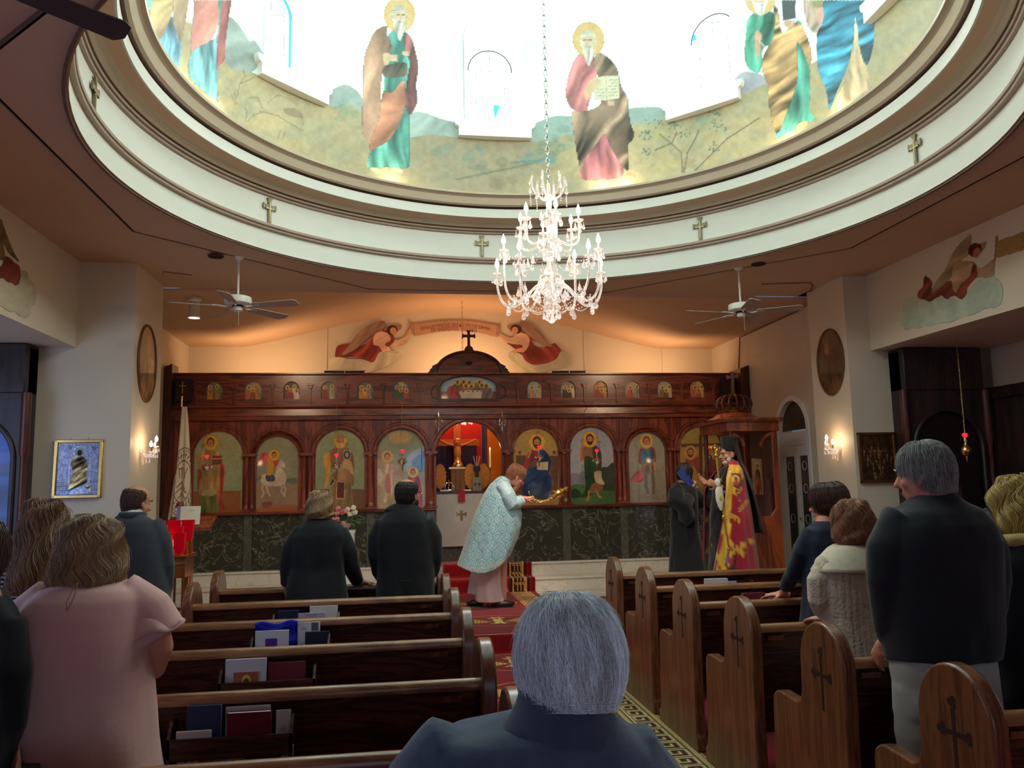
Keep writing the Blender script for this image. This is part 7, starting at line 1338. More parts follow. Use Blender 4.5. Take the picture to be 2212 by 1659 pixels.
def face_parts(root, Hm, s, brow=None, lip=True, mat_brow=None):
    for g in (-1, 1):
        for nm, c, r, m in (('eye', (g*.030, .075, .008), (.0115, .008, .006), M['eye']), ('iris', (g*.030, .0815, .007), (.0055, .003, .0055), M['iris'])):
            q = MB().ell(c, r, n=10, m=7); q.v = [tuple(Vector(v)*s) for v in q.v]; q.xform(Hm); q.build(nm, m, root)
        q = MB().tube([(g*.014, .0985, .026), (g*.032, .0975, .032), (g*.05, .086, .024)], .0035, 6, round_ends=True); q.v = [tuple(Vector(v)*s) for v in q.v]; q.xform(Hm); q.build('eyebrow', mat_brow or HAIR['dbrown'], root)
    q = MB().tube([(-.02, .095, -.068), (0, .0995, -.067), (.02, .095, -.068)], .003, 6, round_ends=True); q.v = [tuple(Vector(v)*s) for v in q.v]; q.xform(Hm); q.build('lips', mat('lip', S(160, 84, 76), .5, var=0) if 'lip' not in M else M['lip'], root)
M['lip'] = mat('lip', S(160, 84, 76), .5, var=0)
def hand_mb(mb, w, d, nrm, side, s=1.0, curl=.5, spread=.5):
    """w wrist, d pointing direction, nrm palm-facing direction, side=+1 thumb on d x nrm"""
    d = Vector(d).normalized(); nrm = Vector(nrm); nrm = (nrm-d*nrm.dot(d)).normalized(); t = d.cross(nrm)*side; w = Vector(w)
    R = Matrix((t, nrm, d)).transposed(); mb.ell(w+d*.045*s, (.041*s, .016*s, .052*s), R, 12, 8); mb.tube([w-d*.03*s, w+d*.02*s], [.028*s, .026*s], 10, round_ends=True)
    for i, L in enumerate((.074, .082, .076, .060)):
        b = w+d*.082*s+t*(.030-.0195*i)*s; p = [b]; a = 0; dd = (d+t*(.12-.08*i)*spread).normalized()
        for k, f in enumerate((.42, .33, .27)):
            a += curl*(.55+.35*k); v = dd*math.cos(a)+nrm*math.sin(a); p.append(p[-1]+v*L*f*s)
        mb.tube(p, [.0092*s, .0088*s, .008*s, .0068*s], 8, round_ends=True)
    b = w+d*.022*s+t*.034*s; v1 = (d*.6+t*.75+nrm*.25).normalized(); v2 = (d*.9+t*.25+nrm*(.3+.4*curl)).normalized(); mb.tube([b, b+v1*.036*s, b+v1*.036*s+v2*.034*s], [.013*s, .0105*s, .0085*s], 8, round_ends=True)
def hair_surface(prof, Hm, s):
    """prof rows (z, rx, ry, cy, phimax deg); returns S(t, phi) in world space, t 0..1, phi 0 = back"""
    A = np.array(prof, float); T_ = np.linspace(0, 1, len(A))
    Mx = np.array(Hm)
    def f(t, phi, off=0.0):
        t = np.asarray(t); z, rx, ry, cy = [np.interp(t, T_, A[:, k]) for k in range(4)]
        p = np.stack([(rx+off)*np.sin(phi), cy-(ry+off)*np.cos(phi), z+off*(1-t)*.8, np.ones_like(z*phi)], -1); p[..., :3] *= s
        return (p@Mx.T)[..., :3]
    def pm(t): return np.radians(np.interp(np.asarray(t), T_, A[:, 4]))
    return f, pm
STR = {}
def make_hair(root, prof, Hm, s, material, n=3500, rad=.0011, ln=.5, jit=.10, lift=.006, wave=0, seed=1, shell=True, swirl=0, fray=.012, name='hair'):
    f, pm = hair_surface(prof, Hm, s); o = None
    prof_t = np.linspace(0, .95, 26); nphi = 40
    if shell:
        mb = MB(); vs = []; fs = []
        for t in prof_t:
            m = float(pm(t))
            for k in range(nphi+1):
                phi = -m+2*m*k/nphi; edge = 1-.10*(abs(phi)/m)**6 if m < 3.1 else 1
                p = f(t, np.array(phi), -.003+.004*float(n3(np.array([[phi*3, t*2, seed]]), 2.0)[0])+(wave*.6*math.sin(t*16+phi*3+seed) if wave else 0)); vs.append(tuple(p))
        for j in range(len(prof_t)-1):
            for k in range(nphi): a = j*(nphi+1)+k; fs.append((a, a+1, a+nphi+2, a+nphi+1))
        mb.add(vs, fs); o = mb.build(name, material, root); sd = o.modifiers.new('t', 'SOLIDIFY'); sd.thickness = .010*s; sd.offset = -1
    r = np.random.default_rng(seed); m = 9; t0 = r.random(n)**.8*.97; L = ln*(.6+.6*r.random(n)); ph = (r.random(n)*2-1)*pm(t0)*.99
    u = np.linspace(0, 1, m)[None]; t = np.minimum(t0[:, None]+L[:, None]*u, 1.06-.16*r.random((n, 1))**1.5); t = np.maximum(t, np.minimum(t0[:, None], .9)+.02*u); phi = ph[:, None]*(1+0*u)+swirl*u*(1-t0[:, None])+jit*(r.random((n, 1))-.5)*u*2+(.0 if not wave else .12*np.sin(t*20+ph[:, None]*4))
    off = lift*(.3+r.random((n, 1)))*np.sin(np.clip(u*1.3+.15, 0, 1)*PI*.75)+(wave*np.sin(t*16+phi*3+seed) if wave else 0)+fray*(r.random((n, 1))**5)*u
    P = f(t, phi, off); P[..., 2] -= np.clip(t-1, 0, 1)*.1
    try:
        hc = bpy.data.hair_curves.new(name+'_strands'); hc.add_curves([m]*n); hc.attributes['position'].data.foreach_set('vector', P.reshape(-1).astype(np.float32))
        ra = hc.attributes.get('radius') or hc.attributes.new('radius', 'FLOAT', 'POINT'); rr = np.repeat((rad*(.6+.8*r.random((n, 1)))), m, 1)*np.linspace(1, .35, m)[None]; ra.data.foreach_set('value', rr.reshape(-1).astype(np.float32))
        hc.materials.append(STR.setdefault(material.name, None) or STR.__setitem__(material.name, strandmat(material)) or STR[material.name]); h = bpy.data.objects.new('hair_strands', hc); COL.objects.link(h); h.parent = root; h['kind'] = 'stuff'
    except Exception as e: print('HAIR', e)
    return o
def Hmat(c, yaw=0, pitch=0, roll=0): return Matrix.Translation(Vector(c))@Matrix.Rotation(-math.radians(yaw), 4, 'Z')@Matrix.Rotation(-math.radians(pitch), 4, 'X')@Matrix.Rotation(math.radians(roll), 4, 'Y')
def folds(amp, seed=0, f=7, vert=.25):
    def g(co): return 1.9*amp*(n3(co*np.array([1, 1, vert]), f, seed)+.5*n3(co*np.array([1, 1, .6]), f*2.3, seed+3))
    return g
def unparent_origin(o, loc): pass
def slv(s, pts, rad, n=12):
    pts = [Vector(q) for q in pts]; d = pts[0]-pts[1]; return s.tube([pts[0]+d*.55-Vector((0, 0, .075+.25*abs(d.z)))]+pts, [rad[0]*.55]+list(rad), n)
MB.slv = slv
class Person:
    def __init__(s, label, Y, zf, T_, group=None):
        s.Y, s.zf, s.T, s.label = Y, zf, T_, label; s.g = []; s.parts = []
    def w(s, x, y, dy=0): px, py = s.T(x, y); return Vector(onY(px, py, s.Y+dy))
    def rings(s, rows, e=2.4, grow=0, cy=0, ryk=1.0, n=36):
        out = []
        for r in rows:
            y, xl, xr, ry = r[:4]; dy = r[4] if len(r) > 4 else 0; a = s.w(xl, y, dy); b = s.w(xr, y, dy); c = (a+b)/2; rx = (b[0]-a[0])/2; out.append(sup((c[0], s.Y+dy+cy, c[2]), max(.01, rx+grow), max(.01, ry*ryk+grow), n, e))
        return out
    def body(s, rows, head, sk, arms=(), legs=True, voxel=.009, hs=1.0, nose=1.0, hands=(), shoes=None, stance=.1, legc=None, neckoff=(0, -.01)):
        mb = MB(); mb.loft(s.rings(rows[:1], 2.2, -.02)+[[(x, y, z-.03) for x, y, z in r] for r in s.rings(rows[1:], 2.2, -.04)])
        hx, hy, hdy, yaw, pitch, roll = head; c = s.w(hx, hy, hdy); s.Hm = Hmat(c, yaw, pitch, roll); s.hs = hs; head_mb(mb, s.Hm, hs, nose)
        top = s.rings(rows[:1])[0]; tc = Vector((sum(p[0] for p in top)/len(top), sum(p[1] for p in top)/len(top), top[0][2])); nb = s.Hm@Vector((0, -.022*hs, -.06*hs))
        mb.tube([nb, nb*.5+tc*.5, tc-Vector((0, 0, .06))], [.056*hs, .058*hs, .075*hs], 14)
        for pts, rad in arms: P_ = [s.w(*p) for p in pts]; P_[0][2] -= .07; P_[0][0] += .03*(1 if P_[0][0] < c[0] else -1); mb.tube(P_, [r*.62 for r in rad], 12, round_ends=True)
        for h in hands: hand_mb(mb, *h)
        last = s.rings(rows[-1:])[0]; zc = last[0][2]; cx = sum(p[0] for p in last)/len(last); cy = sum(p[1] for p in last)/len(last)
        if legc: cx, cy = legc
        if legs:
            for g in (-1, 1): mb.tube([(cx+g*.07, cy, zc+.08), (cx+g*.085, cy, max(s.zf+.8, zc-.05)), (cx+g*stance, cy+.02, s.zf+.48), (cx+g*stance, cy-.02, s.zf+.09)], [.09, .085, .058, .038], 12, round_ends=True); mb.ell((cx+g*stance, cy+.05, s.zf+.045), (.042, .11, .04))
        me = remesh(mb.mesh('person'), voxel, 3); s.o = skin_obj('person', me, sk); base = Vector((cx, cy, s.zf)); s.base = base
        me.transform(Matrix.Translation(-base)); s.o.location = base; tag(s.o, s.label, 'person')
        s.Hl = Matrix.Translation(-base)@s.Hm; s.cx, s.cy = cx, cy
        if shoes:
            for g in (-1, 1): q = MB().ell((g*stance, .05, .05), (.05, .135, .05)).cbox((g*stance, .05, .012), (.08, .25, .022)); q.build('shoe', shoes, s.o)
        return s.o
    def garment(s, name, mb, material, voxel=.011, it=7, fn=None, vcol=None, extra=None):
        me = remesh(mb.mesh(name), voxel, it)
        if fn: wrinkle(me, fn)
        if vcol:
            n = len(me.vertices); co = np.empty(n*3); me.vertices.foreach_get('co', co); co = co.reshape(-1, 3); col = vcol(co); at = me.color_attributes.new('paint', 'FLOAT_COLOR', 'POINT'); L = np.ones((n, 4)); L[:, :3] = np.clip(srgb(col), 0, .92); at.data.foreach_set('color', L.astype(np.float32).ravel())
        me.transform(Matrix.Translation(-s.base)); return skin_obj(name, me, material, s.o)
    def part(s, name, mb, material, **k): mb.xform(Matrix.Translation(-s.base)); return mb.build(name, material, s.o, **k)
    def hair(s, prof, material, **k): return make_hair(s.o, prof, s.Hl, s.hs, material, **k)
    def face(s, **k): face_parts(s.o, s.Hl, s.hs, **k)
# hair profiles (z, rx, ry, cy, phimax)
SHORT = [(.130, .004, .004, -.012, 180), (.122, .036, .040, -.012, 180), (.105, .060, .068, -.012, 180), (.08, .076, .089, -.012, 165), (.045, .084, .101, -.012, 128), (.01, .085, .104, -.012, 100), (-.025, .080, .100, -.012, 84), (-.055, .071, .090, -.012, 72), (-.08, .060, .078, -.012, 62)]
BALDR = [(.085, .070, .088, -.012, 95), (.06, .080, .100, -.012, 100), (.03, .083, .104, -.012, 98), (0, .082, .104, -.012, 84), (-.035, .078, .097, -.012, 74), (-.075, .062, .080, -.012, 64)]
def bob(L, w=.10, d=.115, flare=0, front=104): return [(.132, .004, .004, -.012, 180), (.124, .038, .042, -.012, 180), (.107, .063, .070, -.012, 180), (.08, w*.82, d*.82, -.012, 165), (.045, w*.94, d*.94, -.012, 132), (.0, w, d, -.012, 112), (-.045, w+flare*.5, d, -.012, front), (-L*.72, w+flare*.8, d-.006, -.010, front-4), (-L, w+flare-.018, d-.022, -.008, front-14)]
Z1, Z3, Z4, Z5, Z6, ZB, ZP = TZm(0, 1040, .3731), TZm(560, 960, .31646), TZm(0, 640, .3618), TZm(1640, 960, .42121), TZm(860, 1290, .27125), TZm(1440, 930, .18692), TZm(960, 980, .25316)
blackwool = cloth('black_wool', S(16, 17, 24), .9, .15, .2, 8); 
# 1 -- woman in a pink blouse
p = Person('woman with a wavy brown bob and glasses in a pale pink flutter-sleeved blouse', 3.13, 0, Z1)
rows = [(560, 430, 660, .06), (585, 350, 745, .10), (615, 265, 815, .14), (670, 195, 848, .17), (760, 140, 852, .19), (900, 115, 856, .20), (1050, 112, 862, .20), (1200, 108, 868, .20), (1400, 98, 884, .205), (1659, 80, 900, .21), (1900, 72, 905, .20)]
armR = [(815, 660, 0), (900, 830, .01), (925, 960, .03), (900, 1090, .10), (800, 1130, .22)]; armL = [(165, 700, 0), (115, 850, .01), (90, 980, .03), (130, 1100, .12), (260, 1130, .22)]
p.body(rows, (535, 420, .02, 20, 6, 0), SKIN['pink'], [(armR, [.075, .082, .078, .055, .045]), (armL, [.07, .075, .07, .05, .04])], hs=1.02, hands=[(p.w(780, 1130, .24), (-1, .2, 0), (0, 0, 1), 1), (p.w(290, 1130, .24), (1, .2, 0), (0, 0, 1), -1)])
pinkc = cloth('pink_crepe', S(226, 176, 170), .8, .2, .04, 10, .25, 300)
g = MB(); g.loft(p.rings(rows[:-1]+[(1900, 60, 920, .23)], 2.3, .004))
for pts, r in (([(770, 650, 0), (850, 740, 0), (905, 850, .0), (940, 900, 0)], [.075, .085, .090, .092]), ([(230, 690, 0), (150, 790, 0), (100, 900, 0), (70, 1000, 0)], [.07, .078, .075, .070])): g.slv([p.w(*q) for q in pts], r, 16)
p.garment('blouse', g, pinkc, .010, 5, lambda co: folds(.010, 2, 5, .15)(co)*np.clip((1.15-co[:, 2])/.5+.2, .15, 1))
# flutter sleeves
for pts, r0, r1 in (([(780, 720, 0), (850, 790, -.01), (890, 880, -.01)], .060, .098), ([(190, 720, 0), (125, 860, 0), (100, 1010, 0)], .06, .075)):
    P_ = [p.w(*q) for q in pts]; mb = MB(); rings = []
    for i, u in enumerate(np.linspace(0, 1, 8)):
        c = P_[0].lerp(P_[1], u*2) if u < .5 else P_[1].lerp(P_[2], u*2-1); r = r0+(r1-r0)*u; rings.append([(c[0]+r*(1+.07*u*math.sin(5*a+1))*math.cos(a), c[1]+r*(1+.07*u*math.sin(5*a))*math.sin(a), c[2]+.012*u*math.sin(3*a)+.35*r*math.cos(a)*(-1 if P_[0][0] < p.cx else 1)*u) for a in np.linspace(0, 2*PI, 33)[:-1]])
    mb.loft(rings, cap=False); o = p.part('flutter_sleeve', mb, pinkc); o.modifiers.new('t', 'SOLIDIFY').thickness = .004
mb = MB(); mb.tube([p.w(450, 585, -.175), p.w(415, 640, -.195), p.w(385, 700, -.205), p.w(388, 750, -.208)], .0016, 6); mb.tube([p.w(450, 585, -.175), p.w(440, 640, -.2), p.w(415, 700, -.207), p.w(388, 750, -.208)], .0016, 6); p.part('keyhole_seam', mb, mat('pink_seam', S(176, 126, 118), .8))
PW_ = bob(.125, .098, .112, .020, 112); p.hair(PW_, HAIR['ash'], n=5200, rad=.0011, ln=.55, wave=.006, lift=.008, fray=.02, seed=3)
q = MB(); q.tube([(.080, .0, .010), (.082, .06, .012), (.060, .098, .012)], .0022, 6); q.tube([(.035+.022*math.cos(a), .104, .008+.018*math.sin(a)) for a in np.linspace(0, 2*PI, 17)], .002, 5); q.tube([(-.035+.022*math.cos(a), .104, .008+.018*math.sin(a)) for a in np.linspace(0, 2*PI, 17)], .002, 5); q.xform(p.Hl).build('glasses', M['brass'], p.o); p.face()
# 2 -- woman in a striped top with long hair
p = Person('young woman with long wavy brown hair in black and white striped top', 4.8, 0, Z1)
rows = [(355, 200, 300, .05), (385, 130, 345, .10), (440, 85, 350, .12), (520, 72, 345, .12), (700, 70, 330, .12), (850, 80, 310, .11), (1050, 75, 325, .13)]
p.body(rows, (262, 245, .0, 20, 4, 0), SKIN['fair'], [([(110, 440, 0), (85, 620, 0), (90, 800, .05), (120, 950, .12)], [.05, .045, .04, .03]), ([(320, 430, 0), (338, 600, 0), (330, 780, .06), (290, 900, .14)], [.05, .045, .04, .03])], hs=.98, hands=[(p.w(130, 960, .13), (.3, .8, -.3), (0, 0, 1), -1), (p.w(285, 905, .15), (-.3, .8, -.3), (0, 0, 1), 1)])
g = MB(); g.loft(p.rings(rows, 2.3, .006))
for pts, r in (([(120, 430, 0), (88, 520, 0), (80, 640, 0), (85, 800, .04), (115, 930, .10)], [.062, .062, .055, .045, .036]), ([(315, 420, 0), (335, 520, 0), (340, 640, 0), (332, 780, .05), (295, 890, .12)], [.062, .062, .055, .045, .036])): g.slv([p.w(*q) for q in pts], r, 14)
stripe = lambda co: np.where(((co[:, 2]*100/2.35+.3*n3(co, 4)*.35) % 1 < .36)[:, None], np.array([200, 196, 196.]), np.array([22, 22, 34.]))
p.garment('striped_top', g, mat('striped_knit', None, .85, attr='paint', var=.05, bump=.2, bscale=200), .006, 4, folds(.006, 5), stripe)
p.part('trousers', MB().tube([(p.cx, p.cy, .95), (p.cx, p.cy, .7)], [.16, .15], 14).tube([(p.cx-.08, p.cy, .75), (p.cx-.09, p.cy, .1)], [.09, .06], 12).tube([(p.cx+.08, p.cy, .75), (p.cx+.09, p.cy, .1)], [.09, .06], 12), blackwool)
LONG = [(.132, .004, .004, -.012, 180), (.125, .050, .055, -.012, 180), (.10, .078, .088, -.012, 175), (.06, .092, .106, -.012, 135), (.0, .098, .112, -.012, 112), (-.08, .104, .116, -.016, 100), (-.18, .120, .122, -.022, 92), (-.28, .128, .125, -.026, 86), (-.37, .115, .115, -.03, 78)]
p.hair(LONG, HAIR['brown'], n=5000, rad=.0014, ln=.45, wave=.008, lift=.010, fray=.03, seed=6, jit=.2); p.face()
# 3 -- balding man in a dark grey suit
p = Person('balding man in charcoal suit jacket beside the red votive cups', 6.3, 0, Z4)
rows = [(1290, 745, 835, .06), (1315, 705, 875, .09), (1350, 672, 925, .12), (1400, 655, 955, .14), (1500, 640, 982, .15), (1659, 632, 1000, .15), (1850, 635, 1005, .15), (2000, 650, 990, .14)]
p.body(rows, (818, 1232, .02, 38, 12, 0), SKIN['tan'], [([(690, 1380, 0), (655, 1560, 0), (660, 1720, .05), (700, 1850, .15)], [.06, .05, .045, .035]), ([(930, 1380, 0), (990, 1560, 0), (995, 1720, .05), (940, 1850, .15)], [.06, .05, .045, .035])], hs=1.02, hands=[(p.w(705, 1855, .16), (.3, .8, -.2), (0, 0, 1), -1), (p.w(935, 1855, .16), (-.3, .8, -.2), (0, 0, 1), 1)])
g = MB(); g.loft(p.rings(rows, 2.5, .006))
for pts, r in (([(700, 1370, 0), (665, 1470, 0), (650, 1600, 0), (658, 1740, .05), (698, 1840, .13)], [.075, .075, .065, .055, .045]), ([(915, 1370, 0), (965, 1470, 0), (985, 1600, 0), (985, 1740, .05), (940, 1840, .13)], [.075, .075, .065, .055, .045])): g.slv([p.w(*q) for q in pts], r, 14)
suit = cloth('charcoal_suit', S(50, 53, 60), .85, .2, .06); p.garment('suit_jacket', g, suit, .012, 4, folds(.006, 8))
mb = MB(); c = p.w(790, 1290, -.01); mb.lathe([(.078, -.012), (.070, .02), (.064, .028)], (c[0], c[1], c[2]), 24); o = p.part('shirt_collar', mb, M['page']); o.modifiers.new('t', 'SOLIDIFY').thickness = .004
mb = MB(); mb.lathe([(.105, -.035), (.086, .006), (.074, .010)], (c[0], c[1]-.004, c[2]-.006), 24); o = p.part('jacket_collar', mb, suit); o.modifiers.new('t', 'SOLIDIFY').thickness = .006
p.part('trousers', MB().tube([(p.cx, p.cy, .9), (p.cx, p.cy, .75)], [.17, .16], 14).tube([(p.cx-.09, p.cy, .8), (p.cx-.1, p.cy, .08)], [.1, .07], 12).tube([(p.cx+.09, p.cy, .8), (p.cx+.1, p.cy, .08)], [.1, .07], 12), suit)
p.hair(BALDR, HAIR['dbrown'], n=3000, rad=.0011, ln=.3, lift=.004, fray=.004, seed=9); p.face()
# 4 -- person at the left edge
p = Person('person in a black coat cut off by the left edge, beside the pink blouse', 2.9, 0, TZm(0, 0, 1))
rows = [(1270, -75, -15, .06), (1295, -105, 0, .10), (1335, -130, 20, .13), (1400, -142, 30, .15), (1500, -150, 26, .16), (1640, -150, 15, .16), (1800, -150, 12, .16), (1950, -140, 8, .15)]
p.body(rows, (-50, 1205, .0, 0, 10, 0), SKIN['fair'], voxel=.014)
g = MB(); g.loft(p.rings(rows, 2.4, .008)); 
for pts in ([(5, 1350, 0), (22, 1450, -.02), (20, 1560, .02), (-10, 1650, .1)], [(-120, 1350, 0), (-140, 1450, 0), (-140, 1560, .02), (-110, 1650, .1)]): g.slv([p.w(*q) for q in pts], [.07, .065, .055, .045], 14)
p.garment('coat', g, blackwool, .014, 4, folds(.008, 3)); p.hair(SHORT, HAIR['dbrown'], n=1200, rad=.0015); p.part('trousers', MB().tube([(p.cx-.08, p.cy, .8), (p.cx-.09, p.cy, .08)], [.1, .07], 12).tube([(p.cx+.08, p.cy, .8), (p.cx+.09, p.cy, .08)], [.1, .07], 12), blackwool)
# 5, 6 -- couple in black coats in the front pew
p = Person('woman with short ash-brown hair in black coat, hand on the front left pew', 6.62, 0, Z3)
rows = [(500, 365, 470, .06), (525, 320, 520, .09), (560, 270, 565, .12), (620, 235, 590, .14), (720, 222, 580, .14), (850, 210, 570, .13), (1000, 190, 590, .16), (1150, 170, 610, .18), (1400, 150, 630, .19)]
armR = [(560, 620, 0), (605, 740, .02), (640, 860, .08), (688, 955, .20)]; armL = [(265, 620, 0), (205, 760, 0), (178, 900, .02), (190, 1030, .05)]
wr = p.w(690, 958, .22); wr = Vector((wr[0], 6.83, .915))
p.body(rows, (415, 432, .02, 10, 6, 0), SKIN['fair'], [(armR, [.055, .048, .042, .03]), (armL, [.055, .048, .042, .03])], hs=1.0, hands=[(wr, (.55, .5, -.12), (0, 0, -1), -1, 1.0, .25)])
g = MB(); g.loft(p.rings(rows, 2.4, .006)); g.slv([p.w(550, 610, 0), p.w(600, 720, 0), p.w(632, 840, .06), p.w(672, 935, .18)], [.078, .07, .06, .05], 14); g.slv([p.w(280, 610, 0), p.w(220, 700, 0), p.w(192, 820, 0), p.w(192, 960, .03)], [.078, .07, .062, .052], 14)
mb = g; mb.loft([sup(tuple(p.w(415, 505, 0)), .085, .075), sup(tuple(p.w(415, 530, 0)), .13, .10)]); p.garment('long_coat', g, blackwool, .012, 4, folds(.006, 12))
p.hair(bob(.085, .094, .108, .004, 106), HAIR['ash'], n=3600, rad=.0013, ln=.45, wave=.004, lift=.008, seed=14); p.face()
p = Person('bearded man with thinning dark hair and glasses in black jacket, front left pew', 6.62, 0, Z3)
rows = [(405, 935, 1040, .06), (435, 890, 1085, .09), (475, 850, 1120, .12), (530, 808, 1150, .145), (620, 790, 1175, .15), (760, 800, 1185, .15), (860, 815, 1185, .15), (1000, 808, 1190, .16), (1150, 815, 1185, .16)]
p.body(rows, (1015, 345, .02, 40, 4, 0), SKIN['tan'], [([(835, 560, 0), (800, 720, 0), (810, 860, .08), (850, 960, .22)], [.06, .052, .045, .035]), ([(1140, 560, 0), (1190, 720, 0), (1180, 860, .08), (1130, 960, .22)], [.06, .052, .045, .035])], hs=1.03, hands=[(Vector(p.w(855, 965, .2)), (.3, .8, -.1), (0, 0, -1), -1), (Vector(p.w(1125, 965, .2)), (-.3, .8, -.1), (0, 0, -1), 1)])
g = MB(); g.loft(p.rings(rows, 2.5, .006)); 
for pts in ([(845, 545, 0), (808, 640, 0), (800, 760, 0), (815, 860, .06), (845, 940, .18)], [(1130, 545, 0), (1172, 640, 0), (1188, 760, 0), (1178, 860, .06), (1135, 940, .18)]): g.slv([p.w(*q) for q in pts], [.082, .078, .068, .058, .048], 14)
g.loft([sup(tuple(p.w(980, 400, 0)), .070, .07), sup(tuple(p.w(975, 415, 0)), .098, .085), sup(tuple(p.w(970, 445, 0)), .15, .10)]); p.garment('jacket', g, blackwool, .012, 4, folds(.006, 15))
p.part('trousers', MB().tube([(p.cx, p.cy, .95), (p.cx, p.cy, .75)], [.17, .16], 14).tube([(p.cx-.09, p.cy, .8), (p.cx-.1, p.cy, .08)], [.1, .07], 12).tube([(p.cx+.09, p.cy, .8), (p.cx+.1, p.cy, .08)], [.1, .07], 12), blackwool)
p.hair([(.100, .058, .072, -.012, 120), (.075, .076, .095, -.012, 112), (.045, .084, .104, -.012, 104), (.01, .084, .105, -.012, 86), (-.035, .078, .098, -.012, 74), (-.08, .062, .080, -.012, 64)], HAIR['black'], n=3200, rad=.0011, ln=.3, lift=.003, fray=.004, seed=16)
q = MB(); q.ell((0, .07, -.085), (.042, .035, .032)); q.ell((-.05, .04, -.06), (.018, .03, .035)); q.ell((.05, .04, -.06), (.018, .03, .035)); q.xform(p.Hl).build('beard', HAIR['black'], p.o); p.face()
q = MB(); q.tube([(.082, .0, .012), (.082, .06, .012), (.060, .098, .012)], .0022, 6); q.tube([(.035+.022*math.cos(a), .106, .008+.018*math.sin(a)) for a in np.linspace(0, 2*PI, 17)], .002, 5); q.tube([(-.035+.022*math.cos(a), .106, .008+.018*math.sin(a)) for a in np.linspace(0, 2*PI, 17)], .002, 5); q.xform(p.Hl).build('glasses', M['silver'], p.o)
# 7 -- silver-haired man close to the camera
p = Person('grey-haired person in blue-grey coat with turned-up collar, closest to the camera', 1.5, 0, Z6)
rows = [(900, 1130, 1560, .045), (940, 930, 1640, .07), (985, 600, 1720, .085), (1040, 330, 1790, .105), (1110, 215, 1880, .12), (1220, 140, 2040, .125), (1330, 60, 2150, .13), (1500, 0, 2200, .135), (1900, 20, 2180, .135), (2500, 60, 2140, .13)]
p.body(rows, (1370, 505, .015, 14, 12, 0), SKIN['fair'], [([(400, 1160, 0), (180, 1500, 0), (150, 2000, .03), (240, 2450, .12)], [.06, .05, .045, .035]), ([(1850, 1150, 0), (2080, 1500, 0), (2120, 2000, .03), (2000, 2450, .12)], [.06, .05, .045, .035])], hs=.99, hands=[(p.w(245, 2460, .13), (.1, .8, -.3), (0, 0, -1), -1), (p.w(1990, 2460, .13), (-.1, .8, -.3), (0, 0, -1), 1)], voxel=.007)
g = MB(); g.loft(p.rings(rows, 2.3, .003))
for pts in ([(620, 1330, 0), (400, 1330, 0), (250, 1500, 0), (190, 1900, .0), (230, 2300, .08)], [(1600, 1350, 0), (1850, 1360, 0), (2010, 1560, 0), (2080, 1950, .0), (2020, 2300, .08)]): g.slv([p.w(*q) for q in pts], [.07, .085, .080, .062, .050], 18)
greyc = cloth('blue_grey_wool', S(78, 98, 122), .9, .35, .16, 30, .5, 420); p.garment('coat', g, greyc, .006, 5, lambda co: folds(.004, 21, 9, .6)(co))
ct = p.w(1290, 905, -.005); mb = MB(); rings = []
for u in np.linspace(0, 1, 9):
    rx = .073+.052*u**1.4; ry = .072+.035*u**1.3; z = .034-.078*u; rings.append([(ct[0]-.002+(rx)*math.sin(a)+.012*u, ct[1]-ry*math.cos(a)-.004, ct[2]+z+.012*math.cos(a)-.014*math.sin(a)-.006*math.sin(2*a)*u+.03*(1-u)*(abs(a)/2.3)**2*-.6) for a in np.linspace(-2.35, 2.35, 40)])
vs = [q for r in rings for q in r]; mb.add(vs, [(j*40+i, j*40+i+1, (j+1)*40+i+1, (j+1)*40+i) for j in range(8) for i in range(39)]); o = p.part('collar', mb, cloth('blue_grey_collar', S(66, 80, 104), .9, .35, .12, 30, .5, 420)); o.modifiers.new('t', 'SOLIDIFY').thickness = .007
GH = [(.122, .004, .004, -.016, 180), (.114, .035, .038, -.016, 180), (.097, .060, .066, -.016, 180), (.072, .078, .088, -.014, 170), (.04, .090, .102, -.012, 140), (.0, .095, .107, -.012, 118), (-.035, .090, .103, -.010, 104), (-.062, .080, .094, -.008, 92), (-.08, .070, .086, -.006, 84)]
p.hair(GH, HAIR['grey'], n=16000, rad=.00045, ln=.5, lift=.006, jit=.45, fray=.014, seed=22, swirl=.35)
p.part('trousers', MB().tube([(p.cx, p.cy, .9), (p.cx, p.cy, .75)], [.16, .15], 14).tube([(p.cx-.09, p.cy, .8), (p.cx-.1, p.cy, .08)], [.1, .07], 12).tube([(p.cx+.09, p.cy, .8), (p.cx+.1, p.cy, .08)], [.1, .07], 12), blackwool); p.face()
# 8..11 -- right side
navy = cloth('navy_knit', S(18, 26, 52), .85, .2, .1); 
p = Person('woman with short dark hair in navy dress, hand resting on a right-hand pew rail', 4.9, 0, Z5)
rows = [(385, 300, 365, .05), (405, 275, 400, .08), (435, 240, 430, .11), (500, 222, 445, .125), (620, 228, 440, .125), (760, 236, 430, .12), (900, 225, 440, .14), (1050, 215, 450, .16), (1300, 210, 455, .17)]
wr = Vector((2.60, 5.14, .925)); 
p.body(rows, (348, 305, .02, -38, 6, 0), SKIN['pink'], [([(255, 470, 0), (212, 570, .01), (172, 665, .08), (122, 762, .27)], [.05, .045, .04, .042]), ([(425, 470, 0), (450, 640, 0), (440, 800, .08), (400, 880, .2)], [.055, .048, .042, .03])], hs=1.0, hands=[(p.w(118, 768, .30), (-.95, .25, -.05), (0, 0, -1), 1, 1.0, .2), (p.w(395, 885, .2), (-.3, .8, -.1), (0, 0, -1), 1)])
